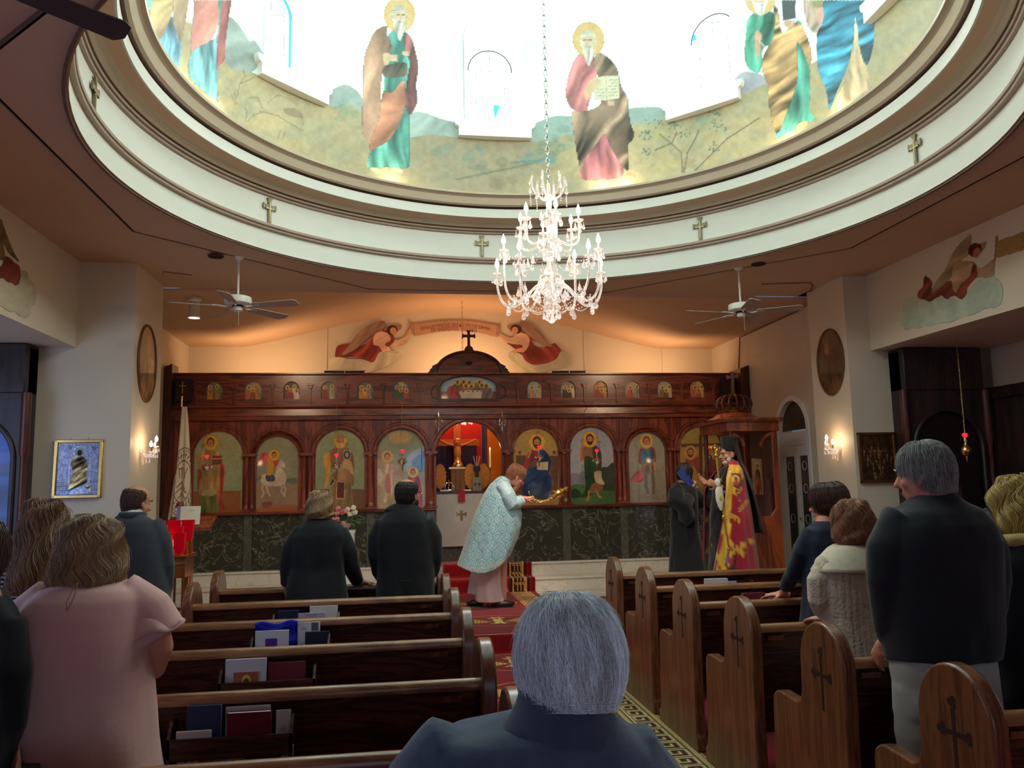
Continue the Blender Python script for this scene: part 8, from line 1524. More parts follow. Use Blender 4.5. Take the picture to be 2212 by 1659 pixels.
g = MB(); g.loft(p.rings(rows, 2.4, .005)); g.slv([p.w(265, 455, 0), p.w(215, 560, .01), p.w(175, 660, .08), p.w(135, 735, .22)], [.072, .064, .056, .05], 14); g.slv([p.w(415, 455, 0), p.w(448, 580, 0), p.w(448, 720, .03), p.w(415, 850, .14)], [.07, .06, .055, .045], 14); p.garment('navy_dress', g, navy, .012, 4, folds(.005, 31))
p.hair([(.136, .004, .004, -.02, 180), (.128, .055, .060, -.02, 180), (.10, .085, .098, -.02, 175), (.06, .097, .115, -.02, 140), (.02, .098, .118, -.02, 112), (-.03, .090, .110, -.018, 92), (-.075, .072, .090, -.014, 76)], HAIR['dbrown'], n=3800, rad=.0013, ln=.4, lift=.006, seed=32); p.face()
p = Person('young woman with brown bob in cream cable-knit cardigan with wide collar', 4.02, 0, Z5)
rows = [(515, 420, 520, .06), (545, 355, 575, .10), (590, 310, 610, .13), (650, 298, 625, .14), (760, 318, 625, .14), (880, 345, 635, .135), (1000, 352, 655, .15), (1100, 365, 680, .16), (1350, 360, 690, .18)]
p.body(rows, (472, 408, .02, -28, 6, 0), SKIN['fair'], [([(320, 650, 0), (300, 770, 0), (310, 850, .05), (345, 895, .16)], [.05, .045, .04, .03]), ([(615, 650, 0), (640, 780, 0), (650, 900, .06), (620, 960, .16)], [.05, .045, .04, .03])], hs=.97, hands=[(p.w(335, 893, .14), (-.35, .8, -.1), (0, 0, -1), -1, .95, .4), (p.w(615, 965, .17), (-.3, .8, -.1), (0, 0, -1), 1)])
crm = mat('cable_knit', S(218, 202, 178), .9, var=.12, scale=18, sheen=.3)
nt = crm.node_tree; N_ = nt.nodes; tc = N_.new('ShaderNodeTexCoord'); wv = N_.new('ShaderNodeTexWave'); wv.inputs['Scale'].default_value = 11; wv.inputs['Distortion'].default_value = 3; wv.inputs['Detail Scale'].default_value = 6; nt.links.new(tc.outputs['Object'], wv.inputs[0]); vr = N_.new('ShaderNodeTexVoronoi'); vr.inputs['Scale'].default_value = 75; nt.links.new(tc.outputs['Object'], vr.inputs[0]); ad = N_.new('ShaderNodeMath'); nt.links.new(wv.outputs['Fac'], ad.inputs[0]); nt.links.new(vr.outputs['Distance'], ad.inputs[1]); bp = N_.new('ShaderNodeBump'); bp.inputs['Strength'].default_value = .7; bp.inputs['Distance'].default_value = .0035; nt.links.new(ad.outputs[0], bp.inputs['Height']); nt.links.new(bp.outputs[0], N_['Principled BSDF'].inputs['Normal'])
g = MB(); g.loft(p.rings(rows, 2.4, .006)); g.slv([p.w(335, 630, 0), p.w(308, 700, 0), p.w(306, 790, 0), p.w(330, 850, .08)], [.075, .068, .062, .055], 14); g.slv([p.w(600, 630, 0), p.w(632, 720, 0), p.w(645, 840, .0), p.w(630, 930, .1)], [.075, .068, .062, .055], 14); p.garment('cardigan', g, crm, .009, 3, folds(.006, 33, 6, .1))
mb = MB(); rings = []
for u in np.linspace(0, 1, 8):
    c = p.w(468, 512+118*u, 0); rx = .085+.115*u**.7; ry = .08+.085*u**.7; rings.append(sup((c[0], c[1], c[2]-.01*u), rx, ry, 40, 2.3, lambda a: .015*math.sin(9*a)*u))
mb.loft(rings, cap=False); o = p.part('wide_collar', mb, cloth('rib_knit', S(222, 208, 184), .9, .3, .08, 30, .5, 160)); o.modifiers.new('t', 'SOLIDIFY').thickness = .012
p.hair(bob(.105, .096, .108, .012, 108), HAIR['chest'], n=4200, rad=.0011, ln=.5, wave=.004, lift=.008, seed=34); p.face()
p = Person('tall man with short grey hair in a black quarter-zip sweater and pale trousers', 3.15, 0, Z5)
rows = [(262, 830, 965, .07), (300, 780, 1010, .09), (345, 705, 1100, .12), (410, 662, 1150, .145), (500, 645, 1180, .155), (650, 640, 1190, .16), (800, 650, 1192, .16), (950, 672, 1192, .16), (1060, 690, 1190, .155), (1150, 705, 1185, .15), (1250, 712, 1190, .15)]
p.body(rows, (845, 150, .02, -38, 8, 0), SKIN['pink'], [([(690, 430, 0), (640, 620, 0), (632, 800, .03), (660, 960, .1), (655, 1000, .13)], [.07, .06, .052, .04, .035]), ([(1130, 440, 0), (1190, 620, 0), (1195, 800, .03), (1160, 960, .12), (1140, 1000, .15)], [.07, .06, .052, .04, .035])], hs=1.06, hands=[(p.w(650, 1010, .12), (-.1, .5, -.6), (.5, 0, 0), 1, 1.05, .5), (p.w(1135, 1010, .16), (0, .5, -.6), (-.5, 0, 0), -1, 1.05, .5)], stance=.13)
g = MB(); g.loft(p.rings(rows[:-2]+[(1085, 694, 1188, .158), (1100, 700, 1182, .15)], 2.5, .008)); g.slv([p.w(725, 410, 0), p.w(662, 540, 0), p.w(648, 700, 0), p.w(655, 860, .03), p.w(665, 985, .09)], [.09, .085, .075, .062, .048], 16); g.slv([p.w(1090, 410, 0), p.w(1160, 540, 0), p.w(1180, 700, 0), p.w(1175, 860, .03), p.w(1140, 985, .11)], [.09, .085, .075, .062, .048], 16)
g.loft([sup(tuple(p.w(900, 250, 0)), .078, .078), sup(tuple(p.w(898, 275, 0)), .090, .085), sup(tuple(p.w(896, 305, 0)), .125, .10)]); p.garment('sweater', g, cloth('black_sweater', S(26, 30, 36), .9, .25, .12, 12), .010, 4, folds(.007, 41, 6, .5))
g = MB(); zt = p.w(900, 1085)[2]; cx, cy = p.cx, p.cy
g.loft([sup((cx, cy, zt+.03), .20, .14), sup((cx, cy, zt-.10), .205, .15), sup((cx, cy, zt-.22), .21, .15)])
for q in (-1, 1): g.tube([(cx+q*.10, cy, zt-.12), (cx+q*.115, cy, .52), (cx+q*.13, cy-.01, .10)], [.115, .098, .075], 18)
p.garment('trousers', g, cloth('pale_khaki', S(176, 178, 172), .85, .1, .06), .011, 3, lambda co: .007*n3(co*np.array([1, 1, 1.8]), 9, 44))
p.hair(SHORT[:-1]+[(-.085, .064, .084, -.012, 66)], HAIR['saltpepper'], n=6000, rad=.0009, ln=.28, lift=.007, fray=.006, seed=42); p.face(mat_brow=HAIR['saltpepper'])
p = Person('blond woman in black coat with pale fur trim, beside the tall grey-haired man', 3.3, 0, Z5)
rows = [(440, 1310, 1420, .06), (470, 1250, 1480, .10), (510, 1195, 1540, .14), (600, 1178, 1560, .16), (750, 1180, 1565, .16), (1000, 1190, 1560, .17), (1300, 1180, 1570, .18), (1500, 1180, 1570, .18)]
p.body(rows, (1362, 320, .02, -30, 8, 0), SKIN['fair'], hs=1.0, voxel=.012)
g = MB(); g.loft(p.rings(rows, 2.4, .008)); g.slv([p.w(1235, 560, 0), p.w(1195, 760, 0), p.w(1200, 980, .05)], [.085, .075, .06], 14); g.slv([p.w(1510, 560, 0), p.w(1560, 760, 0), p.w(1550, 980, .05)], [.085, .075, .06], 14); p.garment('coat', g, blackwool, .014, 4, folds(.006, 51))
mb = MB(); c = p.w(1362, 470, -.0); mb.tube([(c[0]+.16*math.sin(a), c[1]-.12*math.cos(a), c[2]-.015+.03*math.cos(a)*0) for a in np.linspace(-2.4, 2.4, 24)], .032, 10); o = p.part('fur_trim', mb, HAIR['blond']); wrinkle(o.data, lambda co: .010*n3(co, 60))
p.hair([(.140, .004, .004, -.012, 180), (.130, .060, .065, -.012, 180), (.10, .100, .11, -.012, 175), (.05, .122, .13, -.012, 140), (-.02, .125, .13, -.012, 112), (-.10, .120, .125, -.012, 100), (-.17, .10, .11, -.01, 88)], HAIR['blond'], n=3800, rad=.0016, ln=.45, wave=.008, lift=.012, fray=.02, seed=52)
# ---------------------------------------------------------------- clergy
def pxcol(cv): return lambda co: cv.sample(*project(co))[0]
# priest bowing with a swinging censer
p = Person('bearded priest bowing forward in a pale blue brocade vestment, swinging a censer', 10.2, SZ, ZP)
rows = [(235, 470, 545, .07), (280, 420, 575, .12), (400, 370, 590, .15), (560, 340, 560, .15), (760, 320, 530, .15), (960, 300, 500, .15)]
wrist = (672, 382, -.16)
p.body(rows, (612, 192, -.02, 80, 32, 0), SKIN['pink'], [([(480, 300, -.16), (540, 440, -.19), (580, 470, -.19), wrist], [.065, .055, .05, .036]), ([(500, 300, .16), (560, 440, .18), (620, 440, .15), (690, 400, .02)], [.065, .055, .05, .036])], hs=1.10, hands=[(p.w(*wrist), (.95, .0, .08), (0, .2, -1), 1, 1.15, .75), (p.w(690, 400, .02), (.9, -.2, .1), (0, 0, -1), -1, 1.1, .7)], voxel=.007, legc=(onY(*ZP(430, 1280), 10.2)[0], 10.2), stance=.11)
def slant_rings(spec, n=64, fold=0, kf=9):
    out = []
    for j, (bx, by, fx, fy, ry, sag) in enumerate(spec):
        B_, F_ = p.w(bx, by), p.w(fx, fy); r = []
        for i in range(n):
            a = 2*PI*i/n; u = (1-math.cos(a))/2; q = B_.lerp(F_, u); f = 1+fold*(j/len(spec))*math.sin(kf*a+1.2*math.sin(2*a)+.2*j); dz = -sag*.25316*.0058*math.sin(a)**2
            r.append((q[0], q[1]+ry*f*math.sin(a), q[2]+dz))
        out.append(r)
    return out
spec = [(508, 182, 548, 232, .065, 0), (455, 200, 572, 285, .15, 0), (385, 262, 600, 350, .235, 5), (335, 340, 628, 395, .27, 10), (295, 430, 648, 440, .29, 20), (240, 570, 660, 510, .32, 35), (190, 705, 655, 600, .345, 60), (150, 825, 630, 700, .365, 80), (106, 945, 575, 815, .385, 105)]
ring0 = slant_rings(spec, fold=.05)
cv = Canvas(960, 1000, 1150, 1250, 5, (120, 172, 186)); rs = np.random.default_rng(12); P_ = T(960, 980, .25316)
n_ = cv.noise(.05, 3, (1, .4)); cv.c = cv.c*(1+.10*n_[..., None]); k = 0
for i in range(-1, 15):
    for j in range(0, 15):
        x = 967+i*19.5+(9.7 if j % 2 else 0)+rs.normal()*.6-(j*1.2); y = 1008+j*19; r = 8.3
        for rr, col, w_ in ((r, (214, 222, 220), 1.5), (r-1.9, (70, 96, 112), .55), (r-3.2, (205, 214, 214), .9), (r-5.2, (190, 204, 206), 1.3)): cv.line([(x+rr*math.cos(a)*.92, y+rr*math.sin(a)) for a in np.linspace(0, 2*PI, 17)], w_, col, .85)
        cv.ell(x, y, 1.2, 1.4, (190, 204, 206)); cv.line([(x+9.7-2, y+9), (x+9.7+2, y+9)], 1.2, (190, 206, 208)); cv.line([(x+9.7, y+7), (x+9.7, y+11.5)], 1.2, (190, 206, 208))
hem = P_([(106, 945), (150, 962), (230, 975), (300, 980), (380, 972), (450, 945), (510, 905), (560, 860), (610, 790), (640, 710), (655, 640), (664, 540), (660, 440)]); cv.line(hem, 3.4, (206, 186, 158), 1, True)
g = MB(); g.loft(ring0); BR = mat('brocade', None, .42, attr='paint', var=.06, scale=60, bump=.35, bscale=240, sheen=.4)
p.garment('phelonion', g, BR, .008, 3, lambda co: .006*n3(co*np.array([1, 1, .4]), 8, 61), pxcol(cv))
g = MB(); g.tube([p.w(490, 265, -.18), p.w(545, 360, -.24), p.w(580, 440, -.25), p.w(610, 425, -.22), p.w(645, 400, -.18)], [.08, .095, .085, .070, .075], 20); p.garment('sleeve', g, BR, .007, 4, lambda co: .006*n3(co, 14, 62), lambda co: (cv.sample(*project(co))[0]*.55+np.array([214, 224, 228.])*.45))
g = MB(); g.tube([p.w(610, 430, -.20), p.w(640, 410, -.19), p.w(662, 396, -.175)], [.055, .062, .066], 18, cap=False); o = p.part('cuff', g, cloth('white_satin', S(226, 232, 236), .4, .2, .03)); o.modifiers.new('t', 'SOLIDIFY').thickness = .006
mb = MB(); c = p.w(523, 205, 0); mb.tube([Vector(c)+Vector((.072*math.cos(a)*.75, .070*math.sin(a), .048*-math.cos(a)*1.0)) for a in np.linspace(0, 2*PI, 25)], .007, 7); p.part('black_collar', mb, M['black'])
pinkalb = cloth('pink_alb', S(222, 190, 186), .6, .2, .04); lil = cloth('lilac_robe', S(196, 186, 204), .6, .2, .04)
def skirt(rows, fold, kf, seed, dy=0):
    out = []
    for j, (y, xl, xr, ry) in enumerate(rows):
        a_, b_ = p.w(xl, y), p.w(xr, y); cx = (a_[0]+b_[0])/2; rx = (b_[0]-a_[0])/2; r = []
        for i in range(72):
            a = 2*PI*i/72; f = 1+fold*(.3+j/len(rows))*math.sin(kf*a+seed+math.sin(2*a)); r.append((cx+rx*f*math.cos(a), p.Y+dy+ry*f*math.sin(a), a_[2]))
        out.append(r)
    return out
g = MB(); g.loft(skirt([(860, 290, 480, .16), (980, 270, 482, .17), (1080, 262, 484, .18), (1180, 262, 495, .19), (1262, 268, 512, .20)], .05, 7, .5)); p.garment('alb', g, pinkalb, .009, 2)
g = MB(); g.loft(skirt([(880, 270, 490, .14), (1000, 240, 500, .15), (1100, 224, 522, .16), (1205, 210, 552, .17)], .05, 6, 2, .12)); p.garment('under_robe', g, lil, .010, 2)
for dx, dy in ((0, -.10), (-.28, .08)): q = MB().ell((p.w(490, 1290)[0]+dx, 10.2+dy, SZ+.045), (.15, .052, .045)).cbox((p.w(480, 1290)[0]+dx, 10.2+dy, SZ+.012), (.26, .085, .02)); p.part('shoe', q, mat('dark_leather', S(40, 34, 32), .4))
p.hair([(.132, .004, .004, -.012, 180), (.125, .048, .052, -.012, 180), (.10, .076, .086, -.012, 168), (.06, .086, .102, -.012, 116), (.02, .086, .105, -.012, 84), (-.02, .082, .102, -.012, 70), (-.06, .070, .088, -.012, 60)], HAIR['auburn'], n=3500, rad=.0011, ln=.3, lift=.005, seed=64); p.face(mat_brow=HAIR['auburn'])
q = MB(); q.ell((0, .068, -.09), (.044, .040, .036)); q.tube([(0, .07, -.10), (0, .06, -.16), (0, .045, -.235)], [.044, .036, .012], 12, round_ends=True); q.v = [tuple(Vector(v)*1.1) for v in q.v]; q.xform(p.Hl); o = q.build('beard', HAIR['auburn'], p.o); wrinkle(o.data, lambda co: .003*n3(co, 60))
q = MB(); q.tube([(.086, .0, .012), (.086, .06, .012), (.064, .106, .012)], .0025, 6); q.tube([(.035+.024*math.cos(a), .112, .006+.02*math.sin(a)) for a in np.linspace(0, 2*PI, 17)], .0022, 5); q.tube([(-.035+.024*math.cos(a), .112, .006+.02*math.sin(a)) for a in np.linspace(0, 2*PI, 17)], .0022, 5); q.v = [tuple(Vector(v)*1.06) for v in q.v]; q.xform(p.Hl).build('glasses', M['lead'], p.o)
# censer
h0 = p.w(745, 372, -.17); t = empty('censer', h0, 0, 'gold censer on chains swinging out from the priest\'s hand, with smoke', 'censer'); W2 = lambda x, y, dy=-.17: p.w(x, y, dy)-h0
path = [W2(748, 365), W2(775, 392), W2(810, 410), W2(850, 412), W2(890, 392), W2(930, 365), W2(965, 345)]
for k_ in range(3):
    mb = MB()
    for i in range(len(path)-1):
        a, b = path[i], path[i+1]; n = 5
        for j in range(n): c = a.lerp(b, (j+.5)/n)+Vector((0, (k_-1)*.018, .010*math.sin(i*2+j+k_))); mb.ell(c, (.011, .006, .006), Matrix.Rotation(.6*(j % 2)-.3, 3, 'Y'), 8, 5)
    mb.build('chain', M['gold'], t)
mb = MB(); mb.ell(W2(738, 372), (.03, .014, .012)); mb.ell(W2(722, 330), (.010, .010, .016)); mb.tube([W2(722, 335), W2(735, 365)], .006, 6); mb.build('handle', M['gold'], t)
ax = (path[-1]-path[-3]).normalized(); Rm = ax.to_track_quat('Z', 'Y').to_matrix(); mb = MB(); mb.lathe([(.012, -.10), (.03, -.09), (.022, -.07), (.045, -.05), (.055, -.02), (.055, .01), (.05, .02), (.058, .03), (.05, .055), (.03, .075), (.022, .09), (.03, .105), (.02, .125), (.008, .14)], path[-1]+ax*.02, 18, Rm); mb.build('bowl', M['gold'], t)
for j in range(5): a = j*1.256; MB().ell(path[-1]+Rm@Vector((.055*math.cos(a), .055*math.sin(a), -.02)), (.012, .012, .012), n=8, m=6).build('bell', M['gold'], t)
sm = bpy.data.materials.new('incense_smoke'); sm.use_nodes = True; nt = sm.node_tree; nt.nodes.remove(nt.nodes['Principled BSDF']); v = nt.nodes.new('ShaderNodeVolumePrincipled'); v.inputs['Color'].default_value = (.85, .88, .95, 1); tc = nt.nodes.new('ShaderNodeTexCoord'); n_ = nt.nodes.new('ShaderNodeTexNoise'); n_.inputs['Scale'].default_value = 5; n_.inputs['Distortion'].default_value = 1.2; mr = nt.nodes.new('ShaderNodeMapRange'); mr.inputs['From Min'].default_value = .50; mr.inputs['From Max'].default_value = .75; mr.inputs['To Max'].default_value = 2.4; nt.links.new(tc.outputs['Object'], n_.inputs[0]); nt.links.new(n_.outputs['Fac'], mr.inputs[0]); nt.links.new(mr.outputs[0], v.inputs['Density']); nt.links.new(v.outputs[0], nt.nodes['Material Output'].inputs['Volume'])
mb = MB(); 
for x, y, r in ((930, 330, .10), (905, 260, .14), (890, 190, .15), (860, 270, .16), (800, 300, .15), (850, 350, .12), (925, 150, .11)): mb.ell(p.w(x, y, .05), (r, r*.6, r), n=12, m=8)
me = remesh(mb.mesh('smoke'), .025, 3); b = Vector(p.w(880, 300, .05)); me.transform(Matrix.Translation(-b)); o = skin_obj('incense_smoke', me, sm); o.location = b; tag(o, 'thin bluish incense smoke drifting above the censer', 'smoke', None, 'stuff')
# monk holding a blue book before the bishop
p = Person('dark-bearded monk in a loose black robe holding a blue book up to the bishop', 9.6, SZ, ZB)
rows = [(590, 120, 235, .06), (625, 85, 290, .10), (680, 62, 330, .13), (780, 52, 340, .15), (950, 60, 345, .15), (1150, 60, 350, .16), (1400, 50, 420, .18), (1640, 45, 450, .20), (1800, 40, 460, .20)]
p.body(rows, (212, 500, 0, 62, 10, 0), SKIN['fair'], [([(120, 680, -.13), (130, 860, -.18), (200, 820, -.16), (265, 690, -.08)], [.06, .05, .045, .032]), ([(270, 690, .13), (330, 860, .16), (330, 760, .10), (320, 700, .04)], [.06, .05, .045, .032])], hs=1.0, hands=[(p.w(262, 690, -.08), (.75, .1, .45), (.3, .6, .6), -1, 1.05, .7), (p.w(322, 705, .03), (.2, -.2, .9), (-.5, -.2, .2), 1, 1.0, .7)], voxel=.007)
cass = cloth('black_cassock', S(24, 22, 26), .85, .2, .15)
g = MB(); g.loft(p.rings(rows, 2.3, .008)); g.tube([p.w(115, 690, -.13), p.w(110, 830, -.2), p.w(180, 900, -.22), p.w(250, 780, -.12)], [.09, .10, .12, .08], 18); g.tube([p.w(200, 880, -.18), p.w(230, 1000, -.18), p.w(270, 1040, -.17)], [.09, .10, .08], 16); g.tube([p.w(290, 700, .12), p.w(360, 830, .16), p.w(420, 850, .14), p.w(350, 760, .1)], [.08, .10, .08, .07], 16); p.garment('cassock', g, cass, .011, 4, lambda co: .012*n3(co*np.array([1, 1, .15]), 9, 71)+.006*n3(co*np.array([1, 1, .3]), 22, 72))
mb = MB(); c = p.w(185, 600, 0); mb.lathe([(.062, -.01), (.060, .018)], c, 20); p.part('white_collar', mb, M['page']); mb = MB(); mb.tube([p.w(135, 600, -.07), p.w(185, 665, -.145), p.w(240, 700, -.14)], .003, 5); p.part('neck_cord', mb, M['silver'])
p.hair(SHORT, HAIR['black'], n=2600, rad=.0012, ln=.3, seed=73); p.face()
q = MB(); q.ell((0, .065, -.09), (.050, .042, .045)); q.ell((-.055, .035, -.055), (.018, .032, .045)); q.ell((.055, .035, -.055), (.018, .032, .045)); q.tube([(0, .07, -.10), (0, .07, -.15)], [.035, .02], 10, round_ends=True); q.xform(p.Hl).build('beard', HAIR['black'], p.o)
t = empty('service_book', p.w(240, 545, -.11), 0, 'slim open blue service book held up before the monk\'s face', 'book'); B0 = p.w(240, 545, -.11)
vs = [p.w(*q)-B0 for q in ((128, 480, -.13), (200, 425, -.10), (335, 640, -.08), (262, 655, -.12))]; nrm = (vs[1]-vs[0]).cross(vs[3]-vs[0]).normalized()*.016; mb = MB(); mb.add([*vs, *[v+nrm for v in vs]], [(0, 1, 2, 3), (7, 6, 5, 4), (0, 4, 5, 1), (1, 5, 6, 2), (2, 6, 7, 3), (3, 7, 4, 0)]); mb.build('cover', mat('speckled_blue', S(44, 66, 140), .5, var=.5, scale=60), t, smooth=False)
mb = MB(); vs2 = [v*.94+nrm*1.3 for v in vs]; mb.add([*vs2, *[v+nrm*.7 for v in vs2]], [(0, 1, 2, 3), (7, 6, 5, 4), (0, 4, 5, 1), (1, 5, 6, 2), (2, 6, 7, 3), (3, 7, 4, 0)]); mb.build('pages', M['page'], t, smooth=False)
# bishop
p = Person('grey-bearded bishop in tall black hat and veil and crimson mantle with gold bands', 9.35, SZ, ZB)
rows = [(385, 660, 790, .07), (430, 610, 850, .11), (500, 570, 890, .14), (640, 530, 910, .16), (900, 540, 840, .14), (1200, 560, 840, .14), (1620, 560, 840, .14), (1850, 560, 840, .14)]
p.body(rows, (722, 272, 0, -92, 6, 0), SKIN['tan'], [([(800, 540, -.08), (720, 720, -.13), (650, 720, -.16), (590, 640, -.20)], [.065, .055, .045, .034]), ([(720, 540, .16), (600, 700, .20), (520, 680, .16), (470, 620, .10)], [.065, .055, .045, .034])], hs=1.04, nose=1.08, hands=[(p.w(600, 640, -.20), (-.75, .1, .35), (.2, .9, .1), 1, 1.1, 1.0), (p.w(470, 612, .10), (-.75, .0, .55), (-.3, -.3, .5), -1, 1.1, .35)], voxel=.007)
g = MB(); g.loft(p.rings([(400, 655, 790, .08), (440, 610, 840, .12), (520, 570, 860, .15), (700, 540, 860, .17), (1000, 510, 860, .18), (1300, 520, 870, .18), (1640, 500, 880, .2), (1820, 490, 890, .2)], 2.3, .004)); g.tube([p.w(720, 540, .15), p.w(620, 690, .2), p.w(540, 690, .17), p.w(490, 640, .12)], [.09, .10, .09, .07], 16); g.tube([p.w(520, 680, .14), p.w(500, 800, .14), p.w(490, 900, .14)], [.08, .08, .05], 14); p.garment('black_robe', g, cass, .011, 4, folds(.008, 81, 8, .15))
# mantle: open shell from the near front edge round the back to the far side
cvm = Canvas(1500, 980, 1650, 1245, 4, (168, 18, 46)); c = cvm; Bz = T(1440, 930, .18692); GD = (226, 176, 54)
n_ = cvm.noise(.12, 4, (1, .12)); cvm.c = cvm.c*(1+.16*n_[..., None])
def gband(pts, w=9): c.line(Bz(pts), w, GD); c.line(Bz(pts), w*.12, (120, 50, 30)); 
gband([(730, 970), (790, 1010), (840, 1045)]); gband([(840, 920), (885, 870), (930, 820)], 8); gband([(700, 1250), (790, 1350), (880, 1420)], 10); gband([(865, 1330), (985, 1275)], 10); gband([(455, 1040), (495, 1000)], 8); gband([(455, 1410), (540, 1330)], 9); gband([(530, 1270), (560, 1400), (620, 1520)], 7); c.poly(Bz([(720, 690), (800, 720), (850, 830), (810, 760), (760, 720)]), GD, sm=False)
c.poly(Bz([(650, 640), (680, 400), (840, 400), (880, 520), (860, 700), (800, 750), (762, 700), (745, 900), (735, 1120), (712, 1300), (690, 1500), (680, 1660), (560, 1660), (600, 1500), (640, 1300), (650, 1000)]), GD, sm=False, fold=(0, 6, .06)); c.poly(Bz([(745, 500), (850, 500), (880, 600), (850, 700), (800, 720), (760, 600)]), (110, 30, 34), sm=False); c.ell(*Bz([(795, 565)])[0], 8, 10, (230, 190, 90)); c.ell(*Bz([(795, 560)])[0], 3.2, 4.4, (110, 70, 50)); c.ell(*Bz([(800, 605)])[0], 5, 6.5, (190, 60, 60)); c.line(Bz([(770, 650), (830, 690), (860, 650)]), 1.6, GD)
c.poly(Bz([(690, 1340), (810, 1420), (800, 1500), (770, 1630), (640, 1520)]), GD, sm=False); c.line(Bz([(690, 1350), (802, 1425), (768, 1615), (645, 1515), (690, 1350)]), 1.2, (60, 20, 30)); c.poly(Bz([(700, 1400), (780, 1440), (760, 1580), (670, 1500)]), (120, 60, 40), sm=False); c.ell(*Bz([(735, 1430)])[0], 4, 4, (236, 190, 90)); c.ell(*Bz([(700, 1500)])[0], 5, 6, (90, 110, 170)); c.ell(*Bz([(745, 1510)])[0], 5, 8, (190, 40, 50)); c.line(Bz([(600, 1590), (800, 1640)]), 4, (150, 20, 40))
mrows = [(360, 690, 800, 690, .08), (410, 650, 845, 735, .13), (470, 590, 868, 720, .18), (560, 520, 885, 700, .215), (700, 455, 905, 690, .24), (850, 455, 930, 680, .26), (1000, 455, 950, 668, .28), (1300, 450, 985, 640, .31), (1640, 445, 1028, 600, .34), (1830, 440, 1050, 590, .36)]
def mantle():
    me_rows = []; NR = 60; ys = np.linspace(0, len(mrows)-1, 90); A = np.array(mrows, float)
    for yy in ys:
        y, xl, xr, xn, ry = [np.interp(yy, range(len(mrows)), A[:, k]) for k in range(5)]; a_, b_ = p.w(xl, y), p.w(xr, y); cx = (a_[0]+b_[0])/2; rx = (b_[0]-a_[0])/2; xnear = p.w(xn, y, -ry)[0]; an = math.acos(np.clip((xnear-cx)/rx, -.98, .98)); fk = yy/len(mrows)
        for i in range(NR):
            a = -an+(an+2.9)*i/(NR-1); f = 1+.045*fk*math.sin(13*a+1); me_rows.append((cx+rx*f*math.cos(a), p.Y+ry*f*math.sin(a), a_[2]))
    P = np.array(me_rows); col, _ = cvm.sample(*project(P)); return P, NR, 90, col
P, NR, NV, col = mantle(); P = P-np.array(p.base); MM = mat('satin_mantle', None, .38, attr='paint', var=.08, scale=30, sheen=.4); o = painted_grid('mantle', P, NR, NV, col, None, MM, p.o); sd = o.modifiers.new('t', 'SOLIDIFY'); sd.thickness = .008
blk = cloth('black_veil', S(14, 14, 17), .8, .15, .1)
q = MB(); q.lathe([(.001, .205), (.095, .205), (.104, .20), (.104, .195), (.096, .10), (.091, .035), (.086, .03)], (0, -.012, 0), 30); q.v = [tuple(Vector(v)*1.04) for v in q.v]; q.xform(p.Hl@Matrix.Rotation(.10, 4, 'X')).build('tall_hat', blk, p.o)
q = MB(); vs = []; NVv, NU = 26, 30
vrow = [(.21, .098, 1.6), (.17, .106, 1.55), (.08, .110, 1.45), (0, .116, 1.35), (-.12, .125, 1.25), (-.25, .165, 1.15), (-.45, .19, 1.0), (-.75, .20, .85), (-.98, .20, .7)]
for yy in np.linspace(0, len(vrow)-1, NVv):
    z, r, an = [np.interp(yy, range(len(vrow)), [q_[k_] for q_ in vrow]) for k_ in range(3)]
    for i in range(NU): a = -an+2*an*i/(NU-1); rr = r*(1+.03*math.sin(11*a)*yy/8); sh = max(0, -z-.1)*.06; vs.append((rr*math.sin(a)*(1.0), -.012-rr*math.cos(a)-sh, z))
q.add(vs, [(j*NU+i, j*NU+i+1, (j+1)*NU+i+1, (j+1)*NU+i) for j in range(NVv-1) for i in range(NU-1)]); q.xform(p.Hl); o = q.build('veil', blk, p.o); o.modifiers.new('t', 'SOLIDIFY').thickness = .004
q = MB(); q.ell((0, .062, -.092), (.046, .038, .034)); q.ell((-.053, .035, -.06), (.014, .028, .035)); q.ell((.053, .035, -.06), (.014, .028, .035)); q.ell((0, .095, -.055), (.028, .010, .006)); q.v = [tuple(Vector(v)*1.04) for v in q.v]; q.xform(p.Hl).build('beard', HAIR['white'], p.o); p.face(mat_brow=HAIR['saltpepper'])
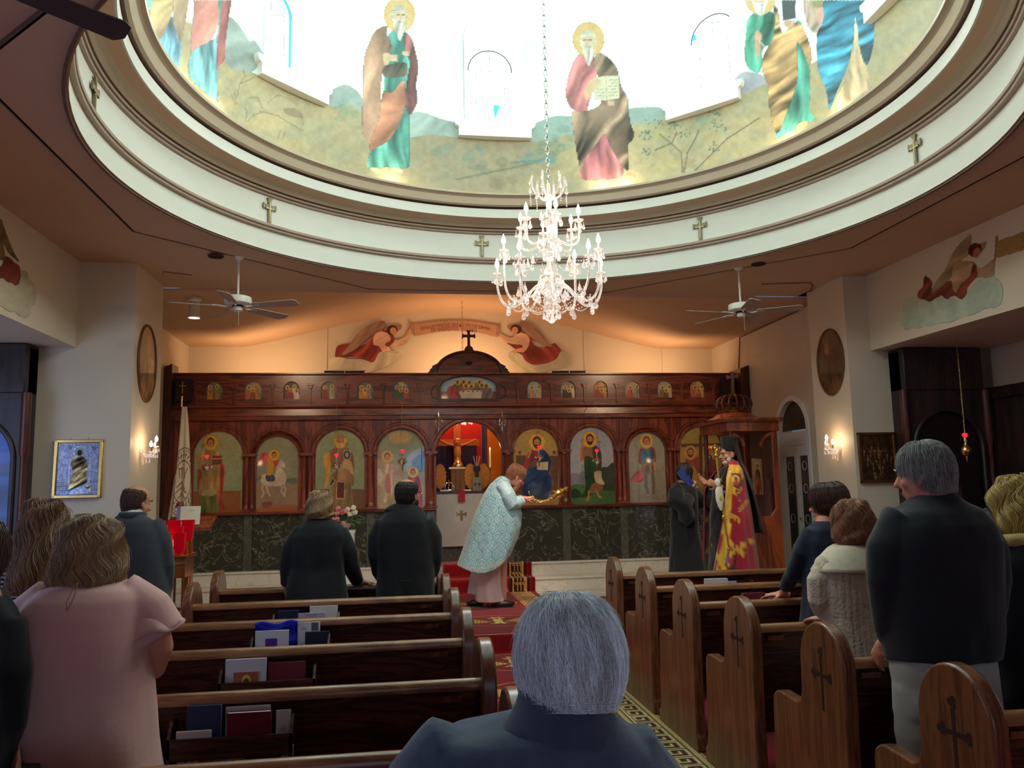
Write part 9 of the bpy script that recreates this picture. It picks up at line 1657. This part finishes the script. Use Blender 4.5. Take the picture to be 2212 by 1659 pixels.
q = MB(); q.tube([p.w(690, 410, -.14), p.w(660, 500, -.20), p.w(625, 560, -.21)], .004, 5); q.ell(p.w(625, 575, -.215), (.018, .006, .024)); p.part('pendant_chain', q, M['silver'])
q = MB(); q.ell(p.w(590, 600, -.235), (.035, .02, .05)); p.part('white_cuff', q, M['page'])
t = empty('bishop_staff', p.w(775, 1680, -.30), 0, 'tall gold staff with a serpent-headed top held by the bishop', 'staff'); b0 = p.w(775, 1680, -.30)
pts = [p.w(560, 225, -.22), p.w(600, 540, -.235), p.w(655, 950, -.26), p.w(720, 1360, -.29), p.w(775, 1680, -.30)]; pts[-1][2] = SZ+.01; q = MB(); q.tube([v-b0 for v in pts], [.011, .011, .012, .010, .006], 10); q.build('shaft', M['gold'], t)
for x, y in ((570, 290), (655, 1000), (718, 1370)): q = MB(); u = p.w(x, y, -.25 if y < 1000 else -.28)-b0; q.ell(u, (.022, .022, .026)); q.build('knop', M['gold'], t)
q = MB(); cc = p.w(560, 225, -.22)-b0
for sgn in (-1, 1): q.tube([cc+Vector((sgn*x, 0, z)) for x, z in ((0, -.02), (.02, .0), (.035, .02), (.05, .015), (.052, .035), (.035, .045))], [.009, .010, .010, .010, .009, .006], 8, round_ends=True)
q.ell(cc+Vector((0, 0, .02)), (.015, .015, .02)); q.build('serpent_head', M['gold'], t); MB().prism([(u*.35, v*.35+.055) for u, v in cross_poly(.1, .12, .012, 1.8)], lambda u, v, w: cc+Vector((u, w, v)), -.004, .004).build('cross', M['gold'], t, smooth=False)
t = p.w(612, 780, -.27); q = MB(); q.loft([sup((q_[0], q_[1], q_[2]), rx, .018, 24, 2) for q_, rx in ((p.w(610, 650, -.265)-t, .030), (p.w(605, 690, -.27)-t, .046), (p.w(615, 800, -.27)-t, .050), (p.w(622, 880, -.27)-t, .030), (p.w(628, 925, -.27)-t, .008))]); o = q.build('staff_cloth', mat('white_silk', S(230, 222, 206), .5, var=.05, bump=.4, bscale=40)); o.location = t; tag(o, 'white silk cloth with gold emblem hanging from the bishop\'s staff hand', 'cloth'); q = MB().ell((.005, -.019, 0), (.018, .004, .032)); q.build('gold_emblem', M['goldpaint'], o)
